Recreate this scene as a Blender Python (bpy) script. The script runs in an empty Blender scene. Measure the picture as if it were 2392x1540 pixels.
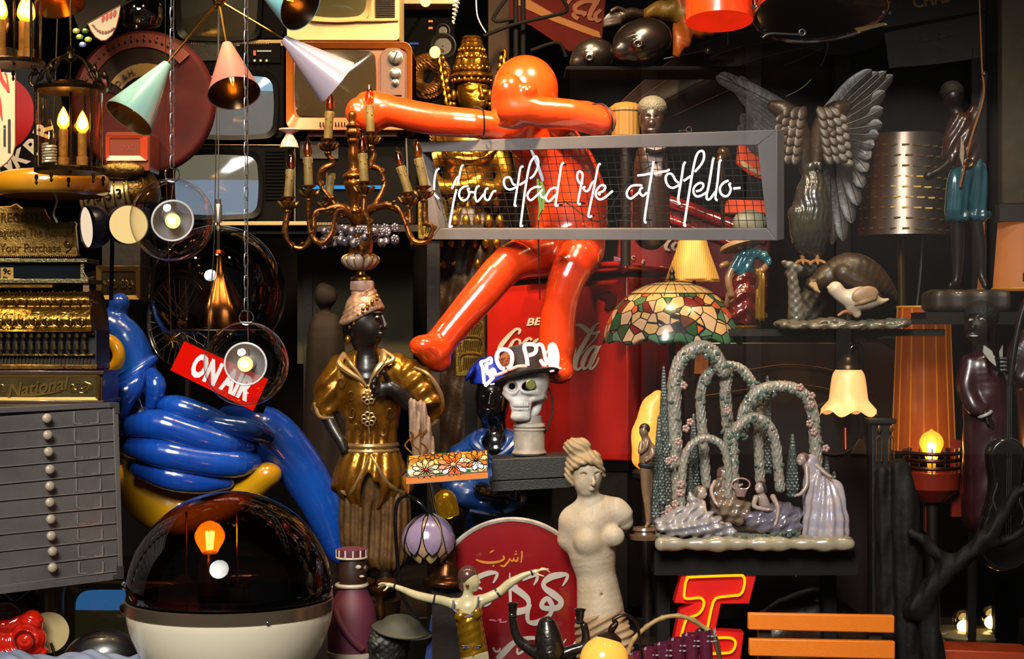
import bpy,math,random
import numpy as np
from mathutils import Vector as V,Matrix,Euler,noise as mnoise

SC = bpy.context.scene
COL = SC.collection
D = 4.0      # camera to the plane y = 0, where one pixel of the 2392 px frame is one millimetre
ZC = 1.40    # camera height

# ---------------------------------------------------------------- camera
cd = bpy.data.cameras.new('camera')
cam = bpy.data.objects.new('camera',cd)
COL.objects.link(cam)
cam.location = (0,-D,ZC)
cam.rotation_euler = (math.pi / 2,0,0)
cd.sensor_width = 36.0
cd.lens = 36.0 * D / 2.392
cd.clip_end = 60
SC.camera = cam

# ---------------------------------------------------------------- view, world, lights
SC.view_settings.view_transform = 'Standard'
SC.view_settings.look = 'None'
SC.view_settings.gamma = 1
SC.view_settings.use_curve_mapping = False
SC.view_settings.exposure = 0.0
SC.cycles.max_bounces = 8
SC.cycles.transparent_max_bounces = 24
SC.cycles.caustics_reflective = False
SC.cycles.caustics_refractive = False
SC.cycles.sample_clamp_indirect = 4.0
w = bpy.data.worlds.new('daylight')
SC.world = w
w.use_nodes = True
w.node_tree.nodes['Background'].inputs[0].default_value = (0.92,0.95,1.0,1)
w.node_tree.nodes['Background'].inputs[1].default_value = 0.13

def lamp(name,loc,target,power,size,col,shape='DISK',spread=180):
 l = bpy.data.lights.new(name,'AREA')
 l.shape = shape
 l.size = size
 l.energy = power
 l.color = col
 l.spread = math.radians(spread)
 o = bpy.data.objects.new(name,l)
 COL.objects.link(o)
 o.location = loc
 o.rotation_euler = (V(target) - V(loc)).to_track_quat('-Z','Y').to_euler()
 return o

# daylight of the street falling in over the awning, and the shop's own ceiling spots (housings built below)
lamp('street_daylight',(-1.0,-5.3,4.4),(-0.25,0.1,0.95),66,2.2,(1.0,0.95,0.89),'DISK',42)
lamp('street_sky_fill',(1.3,-4.3,4.6),(1.6,-6.1,1.9),38,1.0,(1.0,0.93,0.88),spread=110)  # lamp added to brighten the street front mirrored in the pane
SPOTS = [((-1.35,-0.35,2.62),(-0.95,0.35,1.3),7),((-0.25,-0.30,2.62),(-0.15,0.5,1.6),10),
 ((0.28,-0.30,2.62),(0.15,0.6,1.2),9),((-0.65,-0.30,2.62),(-0.50,0.5,1.5),7),
 ((1.0,-0.35,2.62),(0.75,0.3,1.0),2),((0.05,0.10,2.62),(-0.12,1.0,1.85),13),
 ((-0.75,0.30,2.62),(-0.65,0.9,1.7),3)]
for a,b,e in SPOTS:
 lamp('spot_light',a,b,e,0.07,(1.0,0.70,0.38),spread=75)

# ---------------------------------------------------------------- materials
def lin(h,al=1.0):
 h = h.lstrip('#')
 c = [int(h[i:i + 2],16) / 255 for i in (0,2,4)]
 return tuple(x / 12.92 if x <= .04045 else ((x + .055) / 1.055) ** 2.4 for x in c) + (al,)

_m = {}

def mat(name,col='888888',r=.5,me=0.,coat=0.,em=0.,emc=None,var=None,bump=None,spec=.5,sss=0.,wave=None,tr=0.):
 """A procedural material: base colour varied by noise (var = scale, second colour, amount), bump (scale, strength)."""
 if name in _m:
  return _m[name]
 m = bpy.data.materials.new(name)
 m.use_nodes = True
 t = m.node_tree
 n,L = t.nodes,t.links
 b = n['Principled BSDF']
 I = b.inputs
 I['Base Color'].default_value = lin(col)
 I['Roughness'].default_value = r
 I['Metallic'].default_value = me
 I['Coat Weight'].default_value = coat
 I['Coat Roughness'].default_value = .08
 I['Specular IOR Level'].default_value = spec
 I['Transmission Weight'].default_value = tr
 if sss:
  I['Subsurface Weight'].default_value = sss
  I['Subsurface Scale'].default_value = .01
 tc = n.new('ShaderNodeTexCoord')
 if var:
  ns = n.new('ShaderNodeTexNoise')
  ns.inputs['Scale'].default_value = var[0]
  ns.inputs['Detail'].default_value = 5
  ns.inputs['Roughness'].default_value = .65
  L.new(tc.outputs['Object'],ns.inputs['Vector'])
  rp = n.new('ShaderNodeValToRGB')
  rp.color_ramp.elements[0].position = .5 - var[2] / 2
  rp.color_ramp.elements[1].position = .5 + var[2] / 2
  rp.color_ramp.elements[0].color = lin(col)
  rp.color_ramp.elements[1].color = lin(var[1])
  L.new(ns.outputs['Fac'],rp.inputs['Fac'])
  L.new(rp.outputs['Color'],I['Base Color'])
 if bump:
  nb = n.new('ShaderNodeTexNoise')
  nb.inputs['Scale'].default_value = bump[0]
  nb.inputs['Detail'].default_value = 4
  L.new(tc.outputs['Object'],nb.inputs['Vector'])
  bp = n.new('ShaderNodeBump')
  bp.inputs['Strength'].default_value = bump[1]
  bp.inputs['Distance'].default_value = .004
  L.new(nb.outputs['Fac'],bp.inputs['Height'])
  L.new(bp.outputs['Normal'],I['Normal'])
 if wave:      # (scale, strength, direction): fine ribs
  wv = n.new('ShaderNodeTexWave')
  wv.bands_direction = wave[2]
  wv.inputs['Scale'].default_value = wave[0]
  wv.inputs['Distortion'].default_value = wave[3] if len(wave) > 3 else 0
  L.new(tc.outputs['Object'],wv.inputs['Vector'])
  bp = n.new('ShaderNodeBump')
  bp.inputs['Strength'].default_value = wave[1]
  bp.inputs['Distance'].default_value = .004
  L.new(wv.outputs['Fac'],bp.inputs['Height'])
  L.new(bp.outputs['Normal'],I['Normal'])
 if em:
  I['Emission Color'].default_value = lin(emc or col)
  I['Emission Strength'].default_value = em
 _m[name] = m
 return m

def glow(name,col,s):
 if name in _m:
  return _m[name]
 m = bpy.data.materials.new(name)
 m.use_nodes = True
 t = m.node_tree
 t.nodes.remove(t.nodes['Principled BSDF'])
 e = t.nodes.new('ShaderNodeEmission')
 e.inputs[0].default_value = lin(col)
 e.inputs[1].default_value = s
 t.links.new(e.outputs[0],t.nodes['Material Output'].inputs[0])
 _m[name] = m
 return m

def glass(name,tint='ffffff',gl=1.0,r=.02,edge=1.45):
 """Thin glass: clear (tinted) straight through, Fresnel gloss on top."""
 if name in _m:
  return _m[name]
 m = bpy.data.materials.new(name)
 m.use_nodes = True
 t = m.node_tree
 n,L = t.nodes,t.links
 n.remove(n['Principled BSDF'])
 a = n.new('ShaderNodeBsdfTransparent')
 a.inputs[0].default_value = lin(tint)
 g = n.new('ShaderNodeBsdfGlossy')
 g.inputs['Roughness'].default_value = r
 g.inputs['Color'].default_value = (gl,gl,gl,1)
 lw = n.new('ShaderNodeLayerWeight')
 pw = n.new('ShaderNodeMath')
 pw.operation = 'POWER'
 pw.inputs[1].default_value = 4.0
 L.new(lw.outputs['Facing'],pw.inputs[0])
 f = n.new('ShaderNodeMath')
 f.operation = 'MULTIPLY_ADD'
 f0 = ((edge - 1) / (edge + 1)) ** 2 * 1.9
 f.inputs[1].default_value = .95 * (1 - f0)
 f.inputs[2].default_value = f0
 L.new(pw.outputs[0],f.inputs[0])
 x = n.new('ShaderNodeMixShader')
 L.new(f.outputs[0],x.inputs[0])
 L.new(a.outputs[0],x.inputs[1])
 L.new(g.outputs[0],x.inputs[2])
 L.new(x.outputs[0],n['Material Output'].inputs[0])
 _m[name] = m
 return m

def mosaic(name,ramp,scale=60,line=.03,glowing=0.,zr=None,rough=.25):
 """Leaded glass: cells of coloured glass between dark came lines; zr = (z0, z1, ramp2) mixes in a second palette towards the top."""
 if name in _m:
  return _m[name]
 m = bpy.data.materials.new(name)
 m.use_nodes = True
 t = m.node_tree
 n,L = t.nodes,t.links
 b = n['Principled BSDF']
 tc = n.new('ShaderNodeTexCoord')
 v = n.new('ShaderNodeTexVoronoi')
 v.inputs['Scale'].default_value = scale
 L.new(tc.outputs['Object'],v.inputs['Vector'])
 e = n.new('ShaderNodeTexVoronoi')
 e.feature = 'DISTANCE_TO_EDGE'
 e.inputs['Scale'].default_value = scale
 L.new(tc.outputs['Object'],e.inputs['Vector'])

 def rmp(cols):
  rp = n.new('ShaderNodeValToRGB')
  rp.color_ramp.interpolation = 'CONSTANT'
  el = rp.color_ramp.elements
  while len(el) < len(cols):
   el.new(.5)
  for i,c in enumerate(cols):
   el[i].position = i / len(cols)
   el[i].color = lin(c)
  sp = n.new('ShaderNodeSeparateColor')
  L.new(v.outputs['Color'],sp.inputs[0])
  L.new(sp.outputs[0],rp.inputs[0])
  return rp.outputs[0]
 c = rmp(ramp)
 if zr:
  c2 = rmp(zr[2])
  sx = n.new('ShaderNodeSeparateXYZ')
  L.new(v.outputs['Position'],sx.inputs[0])
  mr = n.new('ShaderNodeMapRange')
  mr.inputs[1].default_value = zr[0]
  mr.inputs[2].default_value = zr[1]
  L.new(sx.outputs[2],mr.inputs[0])
  st = n.new('ShaderNodeMath')
  st.operation = 'GREATER_THAN'
  sp2 = n.new('ShaderNodeSeparateColor')
  L.new(v.outputs['Color'],sp2.inputs[0])
  L.new(mr.outputs[0],st.inputs[0])
  L.new(sp2.outputs[1],st.inputs[1])
  mx = n.new('ShaderNodeMix')
  mx.data_type = 'RGBA'
  L.new(st.outputs[0],mx.inputs[0])
  L.new(c,mx.inputs[6])
  L.new(c2,mx.inputs[7])
  c = mx.outputs[2]
 g = n.new('ShaderNodeMath')
 g.operation = 'GREATER_THAN'
 g.inputs[1].default_value = line
 L.new(e.outputs['Distance'],g.inputs[0])
 mx = n.new('ShaderNodeMix')
 mx.data_type = 'RGBA'
 mx.inputs[6].default_value = lin('120e0a')
 L.new(g.outputs[0],mx.inputs[0])
 L.new(c,mx.inputs[7])
 L.new(mx.outputs[2],b.inputs['Base Color'])
 b.inputs['Roughness'].default_value = rough
 if glowing:
  L.new(mx.outputs[2],b.inputs['Emission Color'])
  b.inputs['Emission Strength'].default_value = glowing
 _m[name] = m
 return m

# ---------------------------------------------------------------- mesh building; every point is (px, py, depth) in pixels of its frame
def cr(pts,sub=4,closed=False):
 """Catmull-Rom through points of any dimension."""
 P = [tuple(p) for p in pts]
 n = len(P)
 if n < 3 or sub < 2:
  return P
 out = []
 rng = range(n) if closed else range(n - 1)
 for i in rng:
  p1,p2 = P[i],P[(i + 1) % n]
  p0 = P[i - 1] if (i > 0 or closed) else tuple(2 * a - b for a,b in zip(p1,p2))
  p3 = P[(i + 2) % n] if (i + 2 < n or closed) else tuple(2 * b - a for a,b in zip(p1,p2))
  for j in range(sub):
   t = j / sub
   out.append(tuple(.5 * ((2 * b) + (c - a) * t + (2 * a - 5 * b + 4 * c - d) * t * t + (3 * b - a - 3 * c + d) * t ** 3)
 for a,b,c,d in zip(p0,p1,p2,p3)))
 if not closed:
  out.append(P[-1])
 return out

def p3(p):
 return V((p[0],p[1],p[2] if len(p) > 2 else 0))

def rotm(rx=0,ry=0,rz=0):
 return Euler((math.radians(rx),math.radians(ry),math.radians(rz))).to_matrix()

def basis(ax,up=None):
 z = V(ax).normalized()
 u = V(up) if up else (V((0,0,1)) if abs(z.z) < .9 else V((1,0,0)))
 x = u.cross(z).normalized()
 return x,z.cross(x),z

class MB:
 def __init__(s):
  s.v,s.f = [],[]

 def add(s,vs,fs):
  o = len(s.v)
  s.v += [tuple(q) for q in vs]
  s.f += [tuple(i + o for i in q) for q in fs]
  return s

 def join(s,o,fn=None):
  return s.add([fn(V(q)) for q in o.v] if fn else o.v,o.f)

 def tube(s,pts,r=3,n=8,sub=4,closed=False,flat=1.0):
  """Swept tube; points (x, y, d) or (x, y, d, r)."""
  q = [tuple(p3(p)) + ((p[3] if len(p) > 3 else r),) for p in pts]
  q = cr(q,sub,closed)
  P = [V(p[:3]) for p in q]
  R = [max(p[3],.05) for p in q]
  m = len(P)
  up = None
  vs,fs = [],[]
  for i in range(m):
   a = P[i - 1] if (i > 0 or closed) else P[i]
   b = P[(i + 1) % m] if (i < m - 1 or closed) else P[i]
   t = (b - a)
   t = t.normalized() if t.length > 1e-9 else V((0,1,0))
   if up is None:
    up = V((0,0,1)) if abs(t.z) < .9 else V((1,0,0))
   x = up.cross(t)
   x = x.normalized() if x.length > 1e-6 else V((1,0,0))
   y = t.cross(x).normalized()
   up = y
   for k in range(n):
    an = 2 * math.pi * k / n
    vs.append(P[i] + x * (math.cos(an) * R[i]) + y * (math.sin(an) * R[i] * flat))
  for i in range(m if closed else m - 1):
   j = (i + 1) % m
   for k in range(n):
    l = (k + 1) % n
    fs.append((i * n + k,i * n + l,j * n + l,j * n + k))
  if not closed:
   fs.append(tuple(range(n))[::-1])
   fs.append(tuple((m - 1) * n + k for k in range(n)))
  return s.add(vs,fs)

 def lathe(s,c,prof,ax=(0,-1,0),n=24,up=None,flute=None,arc=None,sub=1,squash=1.0):
  """Turned shape about axis ax from c; profile of (radius, height)."""
  prof = cr(prof,sub) if sub > 1 else prof
  x,y,z = basis(ax,up)
  c = V(c) if len(c) > 2 else V((c[0],c[1],0))
  vs,fs = [],[]
  a0,a1 = arc or (0,360)
  full = arc is None
  m = n if full else n + 1
  for (r,h) in prof:
   for k in range(m):
    a = math.radians(a0 + (a1 - a0) * k / n)
    rr = max(r,.01) * (1 + flute[1] * math.cos(flute[0] * a) if flute else 1)
    vs.append(c + x * (rr * math.cos(a)) + y * (rr * math.sin(a) * squash) + z * h)
  for i in range(len(prof) - 1):
   for k in range(n):
    l = (k + 1) % m
    fs.append((i * m + k,i * m + l,(i + 1) * m + l,(i + 1) * m + k))
  if full:
   if prof[0][0] > .05:
    fs.append(tuple(range(n))[::-1])
   if prof[-1][0] > .05:
    fs.append(tuple((len(prof) - 1) * m + k for k in range(n)))
  return s.add(vs,fs)

 def shell(s,c,prof,th=2,**k):
  """Open turned shell with a wall thickness (lamp shades, bells, cones)."""
  ins = [(max(r - th,.1),h) for r,h in prof][::-1]
  return s.lathe(c,prof + ins + [prof[0]],**k)

 def box(s,c,size,rot=None):
  a,b,d = (q / 2 for q in size)
  R = rot or Matrix.Identity(3)
  vs = [V(c) + R @ V((i * a,j * b,k * d)) for i in (-1,1) for j in (-1,1) for k in (-1,1)]
  return s.add(vs,[(0,1,3,2),(4,6,7,5),(0,4,5,1),(2,3,7,6),(0,2,6,4),(1,5,7,3)])

 def prism(s,poly,d0=0,d1=10,fn=None):
  """Polygon in the picture plane extruded from depth d0 (front) to d1."""
  n = len(poly)
  ar = sum(poly[i][0] * poly[(i + 1) % n][1] - poly[(i + 1) % n][0] * poly[i][1] for i in range(n))
  P = list(poly) if ar > 0 else list(poly)[::-1]
  vs = [V((p[0],p[1],d0 + (p[2] if len(p) > 2 else 0))) for p in P] + [V((p[0],p[1],d1 + (p[2] if len(p) > 2 else 0))) for p in P]
  if fn:
   vs = [fn(q) for q in vs]
  fs = [tuple(range(n))[::-1],tuple(range(n,2 * n))]
  for i in range(n):
   j = (i + 1) % n
   fs.append((i,j,n + j,n + i))
  return s.add(vs,fs)

 def slab(s,q,th):
  """Four corners in space given a thickness vector."""
  a = [p3(p) for p in q]
  t = V(th)
  vs = a + [p + t for p in a]
  fs = [(0,1,2,3),(7,6,5,4)] + [(i + 4,(i + 1) % 4 + 4,(i + 1) % 4,i) for i in range(4)]
  return s.add(vs,fs)

 def ell(s,c,r,rot=None,n=16,m=10):
  r = (r,r,r) if not hasattr(r,'__len__') else r
  R = rot or Matrix.Identity(3)
  c = p3(c)
  vs = [c + R @ V((0,-r[1],0))]
  for i in range(1,m):
   th = math.pi * i / m
   for k in range(n):
    a = 2 * math.pi * k / n
    vs.append(c + R @ V((r[0] * math.sin(th) * math.cos(a),-r[1] * math.cos(th),r[2] * math.sin(th) * math.sin(a))))
  vs.append(c + R @ V((0,r[1],0)))
  fs = [(0,1 + k,1 + (k + 1) % n) for k in range(n)]
  for i in range(m - 2):
   for k in range(n):
    l = (k + 1) % n
    fs.append((1 + i * n + k,1 + (i + 1) * n + k,1 + (i + 1) * n + l,1 + i * n + l))
  e = len(vs) - 1
  fs += [(1 + (m - 2) * n + k,e,1 + (m - 2) * n + (k + 1) % n) for k in range(n)]
  return s.add(vs,fs)

 def ring(s,c,R,r,ax=(0,0,1),n=24,k=8,squash=1.0,up=None):
  x,y,z = basis(ax,up)
  c = p3(c)
  pts = [tuple(c + x * (R * math.cos(2 * math.pi * i / n)) + y * (R * squash * math.sin(2 * math.pi * i / n))) for i in range(n)]
  return s.tube(pts,r,n=k,sub=1,closed=True)

 def ribbon(s,pts,d=0,th=2,sub=5,fn=None,n=None):
  """Brush stroke of varying width: (x, y, width)."""
  q = cr(pts,sub)
  L,R = [],[]
  for i,p in enumerate(q):
   a,b = q[max(i - 1,0)],q[min(i + 1,len(q) - 1)]
   t = V((b[0] - a[0],b[1] - a[1]))
   t = t.normalized() if t.length > 1e-9 else V((1,0))
   w_ = max(p[2],.3) / 2
   L.append((p[0] - t.y * w_,p[1] + t.x * w_))
   R.append((p[0] + t.y * w_,p[1] - t.x * w_))
  m = len(q)
  vs = []
  s.rb = getattr(s,'rb',0) + 1
  for z in (d - .13 * (s.rb % 7),d + th):
   for E in (L,R):
    vs += [V((*p,z - .8 * i / m if z < d + th else z)) for i,p in enumerate(E)]
  if fn:
   vs = [fn(v) for v in vs]
  fs = []
  for i in range(m - 1):
   fs += [(i,i + 1,m + i + 1,m + i),(2 * m + i,3 * m + i,3 * m + i + 1,2 * m + i + 1),
 (i,2 * m + i,2 * m + i + 1,i + 1),(m + i,m + i + 1,3 * m + i + 1,3 * m + i)]
  fs += [(0,m,3 * m,2 * m),(m - 1,3 * m - 1,4 * m - 1,2 * m - 1)]
  return s.add(vs,fs)

 def text(s,body,x,y,size,rot=0,sx=1.0,bold=0.0,ext=1.0,fn=None,shear=0.0,align='CENTER',d=0,space=1.0):
  """Lettering; size is the cap height in pixels, (x, y) the middle of the baseline."""
  c = bpy.data.curves.new('lettering','FONT')
  c.body = body
  c.align_x = align
  c.offset = bold
  c.shear = shear
  c.space_character = space
  c.resolution_u = 3
  o = bpy.data.objects.new('lettering',c)
  COL.objects.link(o)
  dg = bpy.context.evaluated_depsgraph_get()
  me = bpy.data.meshes.new_from_object(o.evaluated_get(dg))
  k = size / .70
  a = math.radians(rot)
  front = []
  for q in me.vertices:
   u,v = q.co.x * k * sx,-q.co.y * k
   front.append(V((x + u * math.cos(a) - v * math.sin(a),y + u * math.sin(a) + v * math.cos(a),d)))
  n = len(front)
  back = [p + V((0,0,ext)) for p in front]
  fs,ec = [],{}
  for p in me.polygons:
   vv = tuple(p.vertices)
   fs.append(vv)
   fs.append(tuple(i + n for i in vv[::-1]))
   for i in range(len(vv)):
    e = (vv[i],vv[(i + 1) % len(vv)])
    ec[tuple(sorted(e))] = ec.get(tuple(sorted(e)),[]) + [e]
  for k_,l in ec.items():
   if len(l) == 1:
    i,j = l[0]
    fs.append((j,i,i + n,j + n))
  vs = front + back
  if fn:
   vs = [fn(q) for q in vs]
  bpy.data.objects.remove(o)
  bpy.data.curves.remove(c)
  bpy.data.meshes.remove(me)
  return s.add(vs,fs)

 def mesh(s,name,conv,ang=40):
  me = bpy.data.meshes.new(name)
  me.from_pydata([conv(q) for q in s.v],[],s.f)
  me.polygons.foreach_set('use_smooth',[True] * len(me.polygons))
  me.update()
  if ang < 180:
   me.set_sharp_from_angle(angle=math.radians(ang))
  return me

# ---------------------------------------------------------------- sculpting: smooth blends of ellipsoids and tapered limbs, meshed by surface nets
class S:
 def __init__(s,vox=3.,k=8.):
  s.vox,s.k,s.ops,s.dis = vox,k,[],[]

 def e(s,c,r,k=None,rot=None,neg=False):
  r = (r,r,r) if not hasattr(r,'__len__') else r
  R = np.array(rotm(*rot)) if rot else np.eye(3)
  c = np.array(tuple(p3(c)))
  r = np.array(r,float)
  ext = np.abs(R) @ r
  if rot:
   ext = np.full(3,max(r))

  def f(P):
   q = (P - c) @ R
   k0 = np.sqrt(((q / r) ** 2).sum(-1))
   k1 = np.sqrt(((q / r ** 2) ** 2).sum(-1)) + 1e-9
   return np.where(k1 < 1e-6,-min(r),k0 * (k0 - 1) / k1)
  s.ops.append((f,c - ext,c + ext,s.k if k is None else k,neg))
  return s

 def c(s,a,b,ra,rb=None,k=None,neg=False):
  rb = ra if rb is None else rb
  a = np.array(tuple(p3(a)))
  b = np.array(tuple(p3(b)))
  ab = b - a
  L2 = max((ab * ab).sum(),1e-9)

  def f(P):
   t = np.clip(((P - a) @ ab) / L2,0,1)
   q = P - a - t[...,None] * ab
   return np.sqrt((q * q).sum(-1)) - (ra + (rb - ra) * t)
  m = max(ra,rb)
  s.ops.append((f,np.minimum(a,b) - m,np.maximum(a,b) + m,s.k if k is None else k,neg))
  return s

 def ch(s,pts,k=None,sub=4):
  """A limb swept along points (x, y, depth, radius)."""
  q = np.array(cr([tuple(p3(p)) + (p[3],) for p in pts],sub),float)
  segs = [(A[:3],B[:3] - A[:3],A[3],B[3]) for A,B in zip(q,q[1:])]

  def f(P):
   best = None
   for a,ab,ra,rb in segs:
    t = np.clip(((P - a) @ ab) / max((ab * ab).sum(),1e-9),0,1)
    v = P - a - t[...,None] * ab
    d = np.sqrt((v * v).sum(-1)) - (ra + (rb - ra) * t)
    best = d if best is None else np.minimum(best,d)
   return best
  lo = (q[:,:3] - q[:,3:]).min(0)
  hi = (q[:,:3] + q[:,3:]).max(0)
  s.ops.append((f,lo,hi,s.k if k is None else k,False))
  return s

 def b(s,c,h,rr=2,k=None,rot=None,neg=False):
  R = np.array(rotm(*rot)) if rot else np.eye(3)
  c = np.array(tuple(p3(c)))
  h = np.array(h,float)

  def f(P):
   q = np.abs((P - c) @ R) - (h - rr)
   return np.sqrt((np.maximum(q,0) ** 2).sum(-1)) + np.minimum(q.max(-1),0) - rr
  e = np.full(3,np.sqrt((h * h).sum())) if rot else h
  s.ops.append((f,c - e,c + e,s.k if k is None else k,neg))
  return s

 def disp(s,fn):
  """fn(x, y, z) -> how far to push the surface out, in pixels"""
  s.dis.append(fn)
  return s

 def mb(s):
  h = s.vox
  pos = [o for o in s.ops if not o[4]]
  lo = np.min([o[1] for o in pos],0) - 3 * h - 4
  hi = np.max([o[2] for o in pos],0) + 3 * h + 4
  n = np.ceil((hi - lo) / h).astype(int) + 1
  F = np.full(n,1e3,np.float32)
  for f,a,b,k,neg in s.ops:
   mg = k + 2.5 * h
   i0 = np.clip(np.floor((a - mg - lo) / h).astype(int),0,n)
   i1 = np.clip(np.ceil((b + mg - lo) / h).astype(int) + 1,0,n)
   if (i1 <= i0).any():
    continue
   ax = [lo[j] + h * np.arange(i0[j],i1[j]) for j in range(3)]
   P = np.stack(np.meshgrid(*ax,indexing='ij'),-1)
   d = f(P)
   sl = tuple(slice(i0[j],i1[j]) for j in range(3))
   G = F[sl]
   if neg:
    hh = np.maximum(k - np.abs(G + d),0) / max(k,1e-6) if k > 0 else 0
    F[sl] = np.maximum(G,-d) + hh * hh * k * .25
   else:
    hh = np.maximum(k - np.abs(G - d),0) / max(k,1e-6) if k > 0 else 0
    F[sl] = np.minimum(G,d) - hh * hh * k * .25
  if s.dis:
   near = np.abs(F) < 14
   I = np.nonzero(near)
   x,y,z = (lo[j] + h * I[j] for j in range(3))
   for fn in s.dis:
    F[I] -= fn(x,y,z)
  # surface nets
  ins = F < 0
  cells,pts = [],[]
  quads = []
  dims = np.array(F.shape)
  st = np.array([dims[1] * dims[2],dims[2],1])
  for a in range(3):
   s0 = [slice(None)] * 3
   s1 = [slice(None)] * 3
   s0[a] = slice(0,-1)
   s1[a] = slice(1,None)
   A,B = F[tuple(s0)],F[tuple(s1)]
   X = ins[tuple(s0)] != ins[tuple(s1)]
   I = np.stack(np.nonzero(X),-1)
   if not len(I):
    continue
   ok = (I > 0).all(1) | True
   b_,c_ = (a + 1) % 3,(a + 2) % 3
   ok = (I[:,b_] > 0) & (I[:,c_] > 0) & (I[:,b_] < dims[b_] - 1) & (I[:,c_] < dims[c_] - 1)
   I = I[ok]
   fa = A[tuple(I.T)].astype(float)
   fb = B[tuple(I.T)].astype(float)
   t = fa / (fa - fb)
   p = I.astype(float)
   p[:,a] += t
   base = I @ st
   ids = [base - st[b_] - st[c_],base - st[c_],base,base - st[b_]]
   for q in ids:
    cells.append(q)
    pts.append(p)
   Q = np.stack(ids,-1)
   fl = fa > 0
   Q[fl] = Q[fl][:,::-1]
   quads.append(Q)
  cells = np.concatenate(cells)
  pts = np.concatenate(pts)
  u,inv = np.unique(cells,return_inverse=True)
  inv = inv.ravel()
  cnt = np.bincount(inv)
  vs = np.stack([np.bincount(inv,pts[:,j]) / cnt for j in range(3)],-1) * h + lo
  Q = np.searchsorted(u,np.concatenate(quads))
  m = MB()
  m.v = [tuple(q) for q in vs.tolist()]
  m.f = [tuple(q) for q in Q.tolist()]
  return m

# ---------------------------------------------------------------- things and parts
def conv(Y):
 k = (D + Y) / D / 1000
 return lambda q: V(((q[0] - 1196) * k,Y + (q[2] if len(q) > 2 else 0) * k,ZC + (770 - q[1]) * k))

def _tag(o,label=None,cat=None,group=None,kind=None):
 for a,b in (('label',label),('category',cat),('group',group),('kind',kind)):
  if b:
   o[a] = b

def _link(name,me,m,par,bev,k):
 o = bpy.data.objects.new(name,me)
 COL.objects.link(o)
 me.materials.append(m)
 if par is not None:
  o.parent = par
 if bev:
  b = o.modifiers.new('bevel','BEVEL')
  b.width = bev * k
  b.segments = 2
  b.limit_method = 'ANGLE'
  b.angle_limit = math.radians(40)
 return o

class T:
 """One thing: an Empty at its base, parts as children; points are pixels in the plane at depth Y (metres)."""
 def __init__(s,name,label,cat,Y,x,y,group=None,d=0):
  s.Y = Y
  s.k = (D + Y) / D / 1000
  s.cv = conv(Y)
  s.o = bpy.data.objects.new(name,None)
  COL.objects.link(s.o)
  s.o.empty_display_size = .02
  s.base = s.cv((x,y,d))
  s.o.location = s.base
  _tag(s.o,label,cat,group)

 def p(s,name,mb,m,par=None,bev=0,label=None,ang=40,kind=None):
  if isinstance(mb,S):
   mb = mb.mb()
   ang = 180
  me = mb.mesh(name,lambda q: s.cv(q) - s.base,ang)
  o = _link(name,me,m,par or s.o,bev,s.k)
  _tag(o,label,kind=kind)
  return o

def one(name,label,cat,Y,mb,m,x=None,y=None,group=None,bev=0,kind=None,ang=40,d=None):
 """A thing that is a single mesh, its origin at its base."""
 if isinstance(mb,S):
  mb = mb.mb()
  ang = 180
 if x is None:
  xs = [q[0] for q in mb.v]
  ys = [q[1] for q in mb.v]
  ds = [q[2] for q in mb.v]
  x,y,d = (min(xs) + max(xs)) / 2,max(ys),(min(ds) + max(ds)) / 2
 cv = conv(Y)
 base = cv((x,y,d or 0))
 me = mb.mesh(name,lambda q: cv(q) - base,ang)
 o = _link(name,me,m,None,bev,(D + Y) / D / 1000)
 o.location = base
 _tag(o,label,cat,group,kind)
 return o

def dup(o,off=(0,0,0),par=None,label=None):
 c = o.copy()
 COL.objects.link(c)
 if par is not None:
  c.parent = par
 else:
  c.location = o.location + V(off)
 for ch in list(o.children):
  dup(ch,par=c)
 if label:
  c['label'] = label
 return c

def wbox(name,lo,hi,m,kind='structure',label=None,cat=None,bev=0):
 """Axis-aligned box in metres."""
 lo,hi = V(lo),V(hi)
 c = (lo + hi) / 2
 mb = MB().box((0,0,0),hi - lo)
 me = mb.mesh(name,lambda q: V(q))
 o = _link(name,me,m,None,bev,1)
 o.location = c
 _tag(o,label,cat,None,kind)
 return o

random.seed(7)

# ================================================================ the setting
M_DARKWOOD = mat('dark_wood','180e09',.55,var=(9,'0c0704',.5),bump=(60,.2),spec=.25)
M_BLACKWALL = mat('dark_paint','120b07',.8,var=(4,'080503',.5),spec=.2)
M_FLOOR = mat('floor_boards','2a1a10',.5,var=(6,'160d08',.5),wave=(1.6,.2,'X'))
wbox('floor',(-2.6,-1.2,-.06),(2.8,2.4,0),M_FLOOR)
wbox('ceiling',(-2.6,-1.0,3.0),(2.8,2.4,3.06),M_BLACKWALL)
wbox('wall_back',(-2.6,2.3,0),(2.8,2.4,3.0),M_BLACKWALL)
wbox('wall_left',(-2.6,-.9,0),(-2.5,2.3,3.0),M_BLACKWALL)
wbox('wall_right',(2.7,-.9,0),(2.8,2.3,3.0),M_BLACKWALL)
wbox('wall_front',(-2.6,-.98,0),(2.8,-.9,.35),M_BLACKWALL)
wbox('trim_1',(-2.6,-.98,2.75),(2.8,-.9,3.0),M_BLACKWALL)
wbox('window_1',(-2.5,-.935,.35),(2.7,-.929,2.75),glass('shop_window_glass','fbfcfb',1.0,0.0,1.42))
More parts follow.
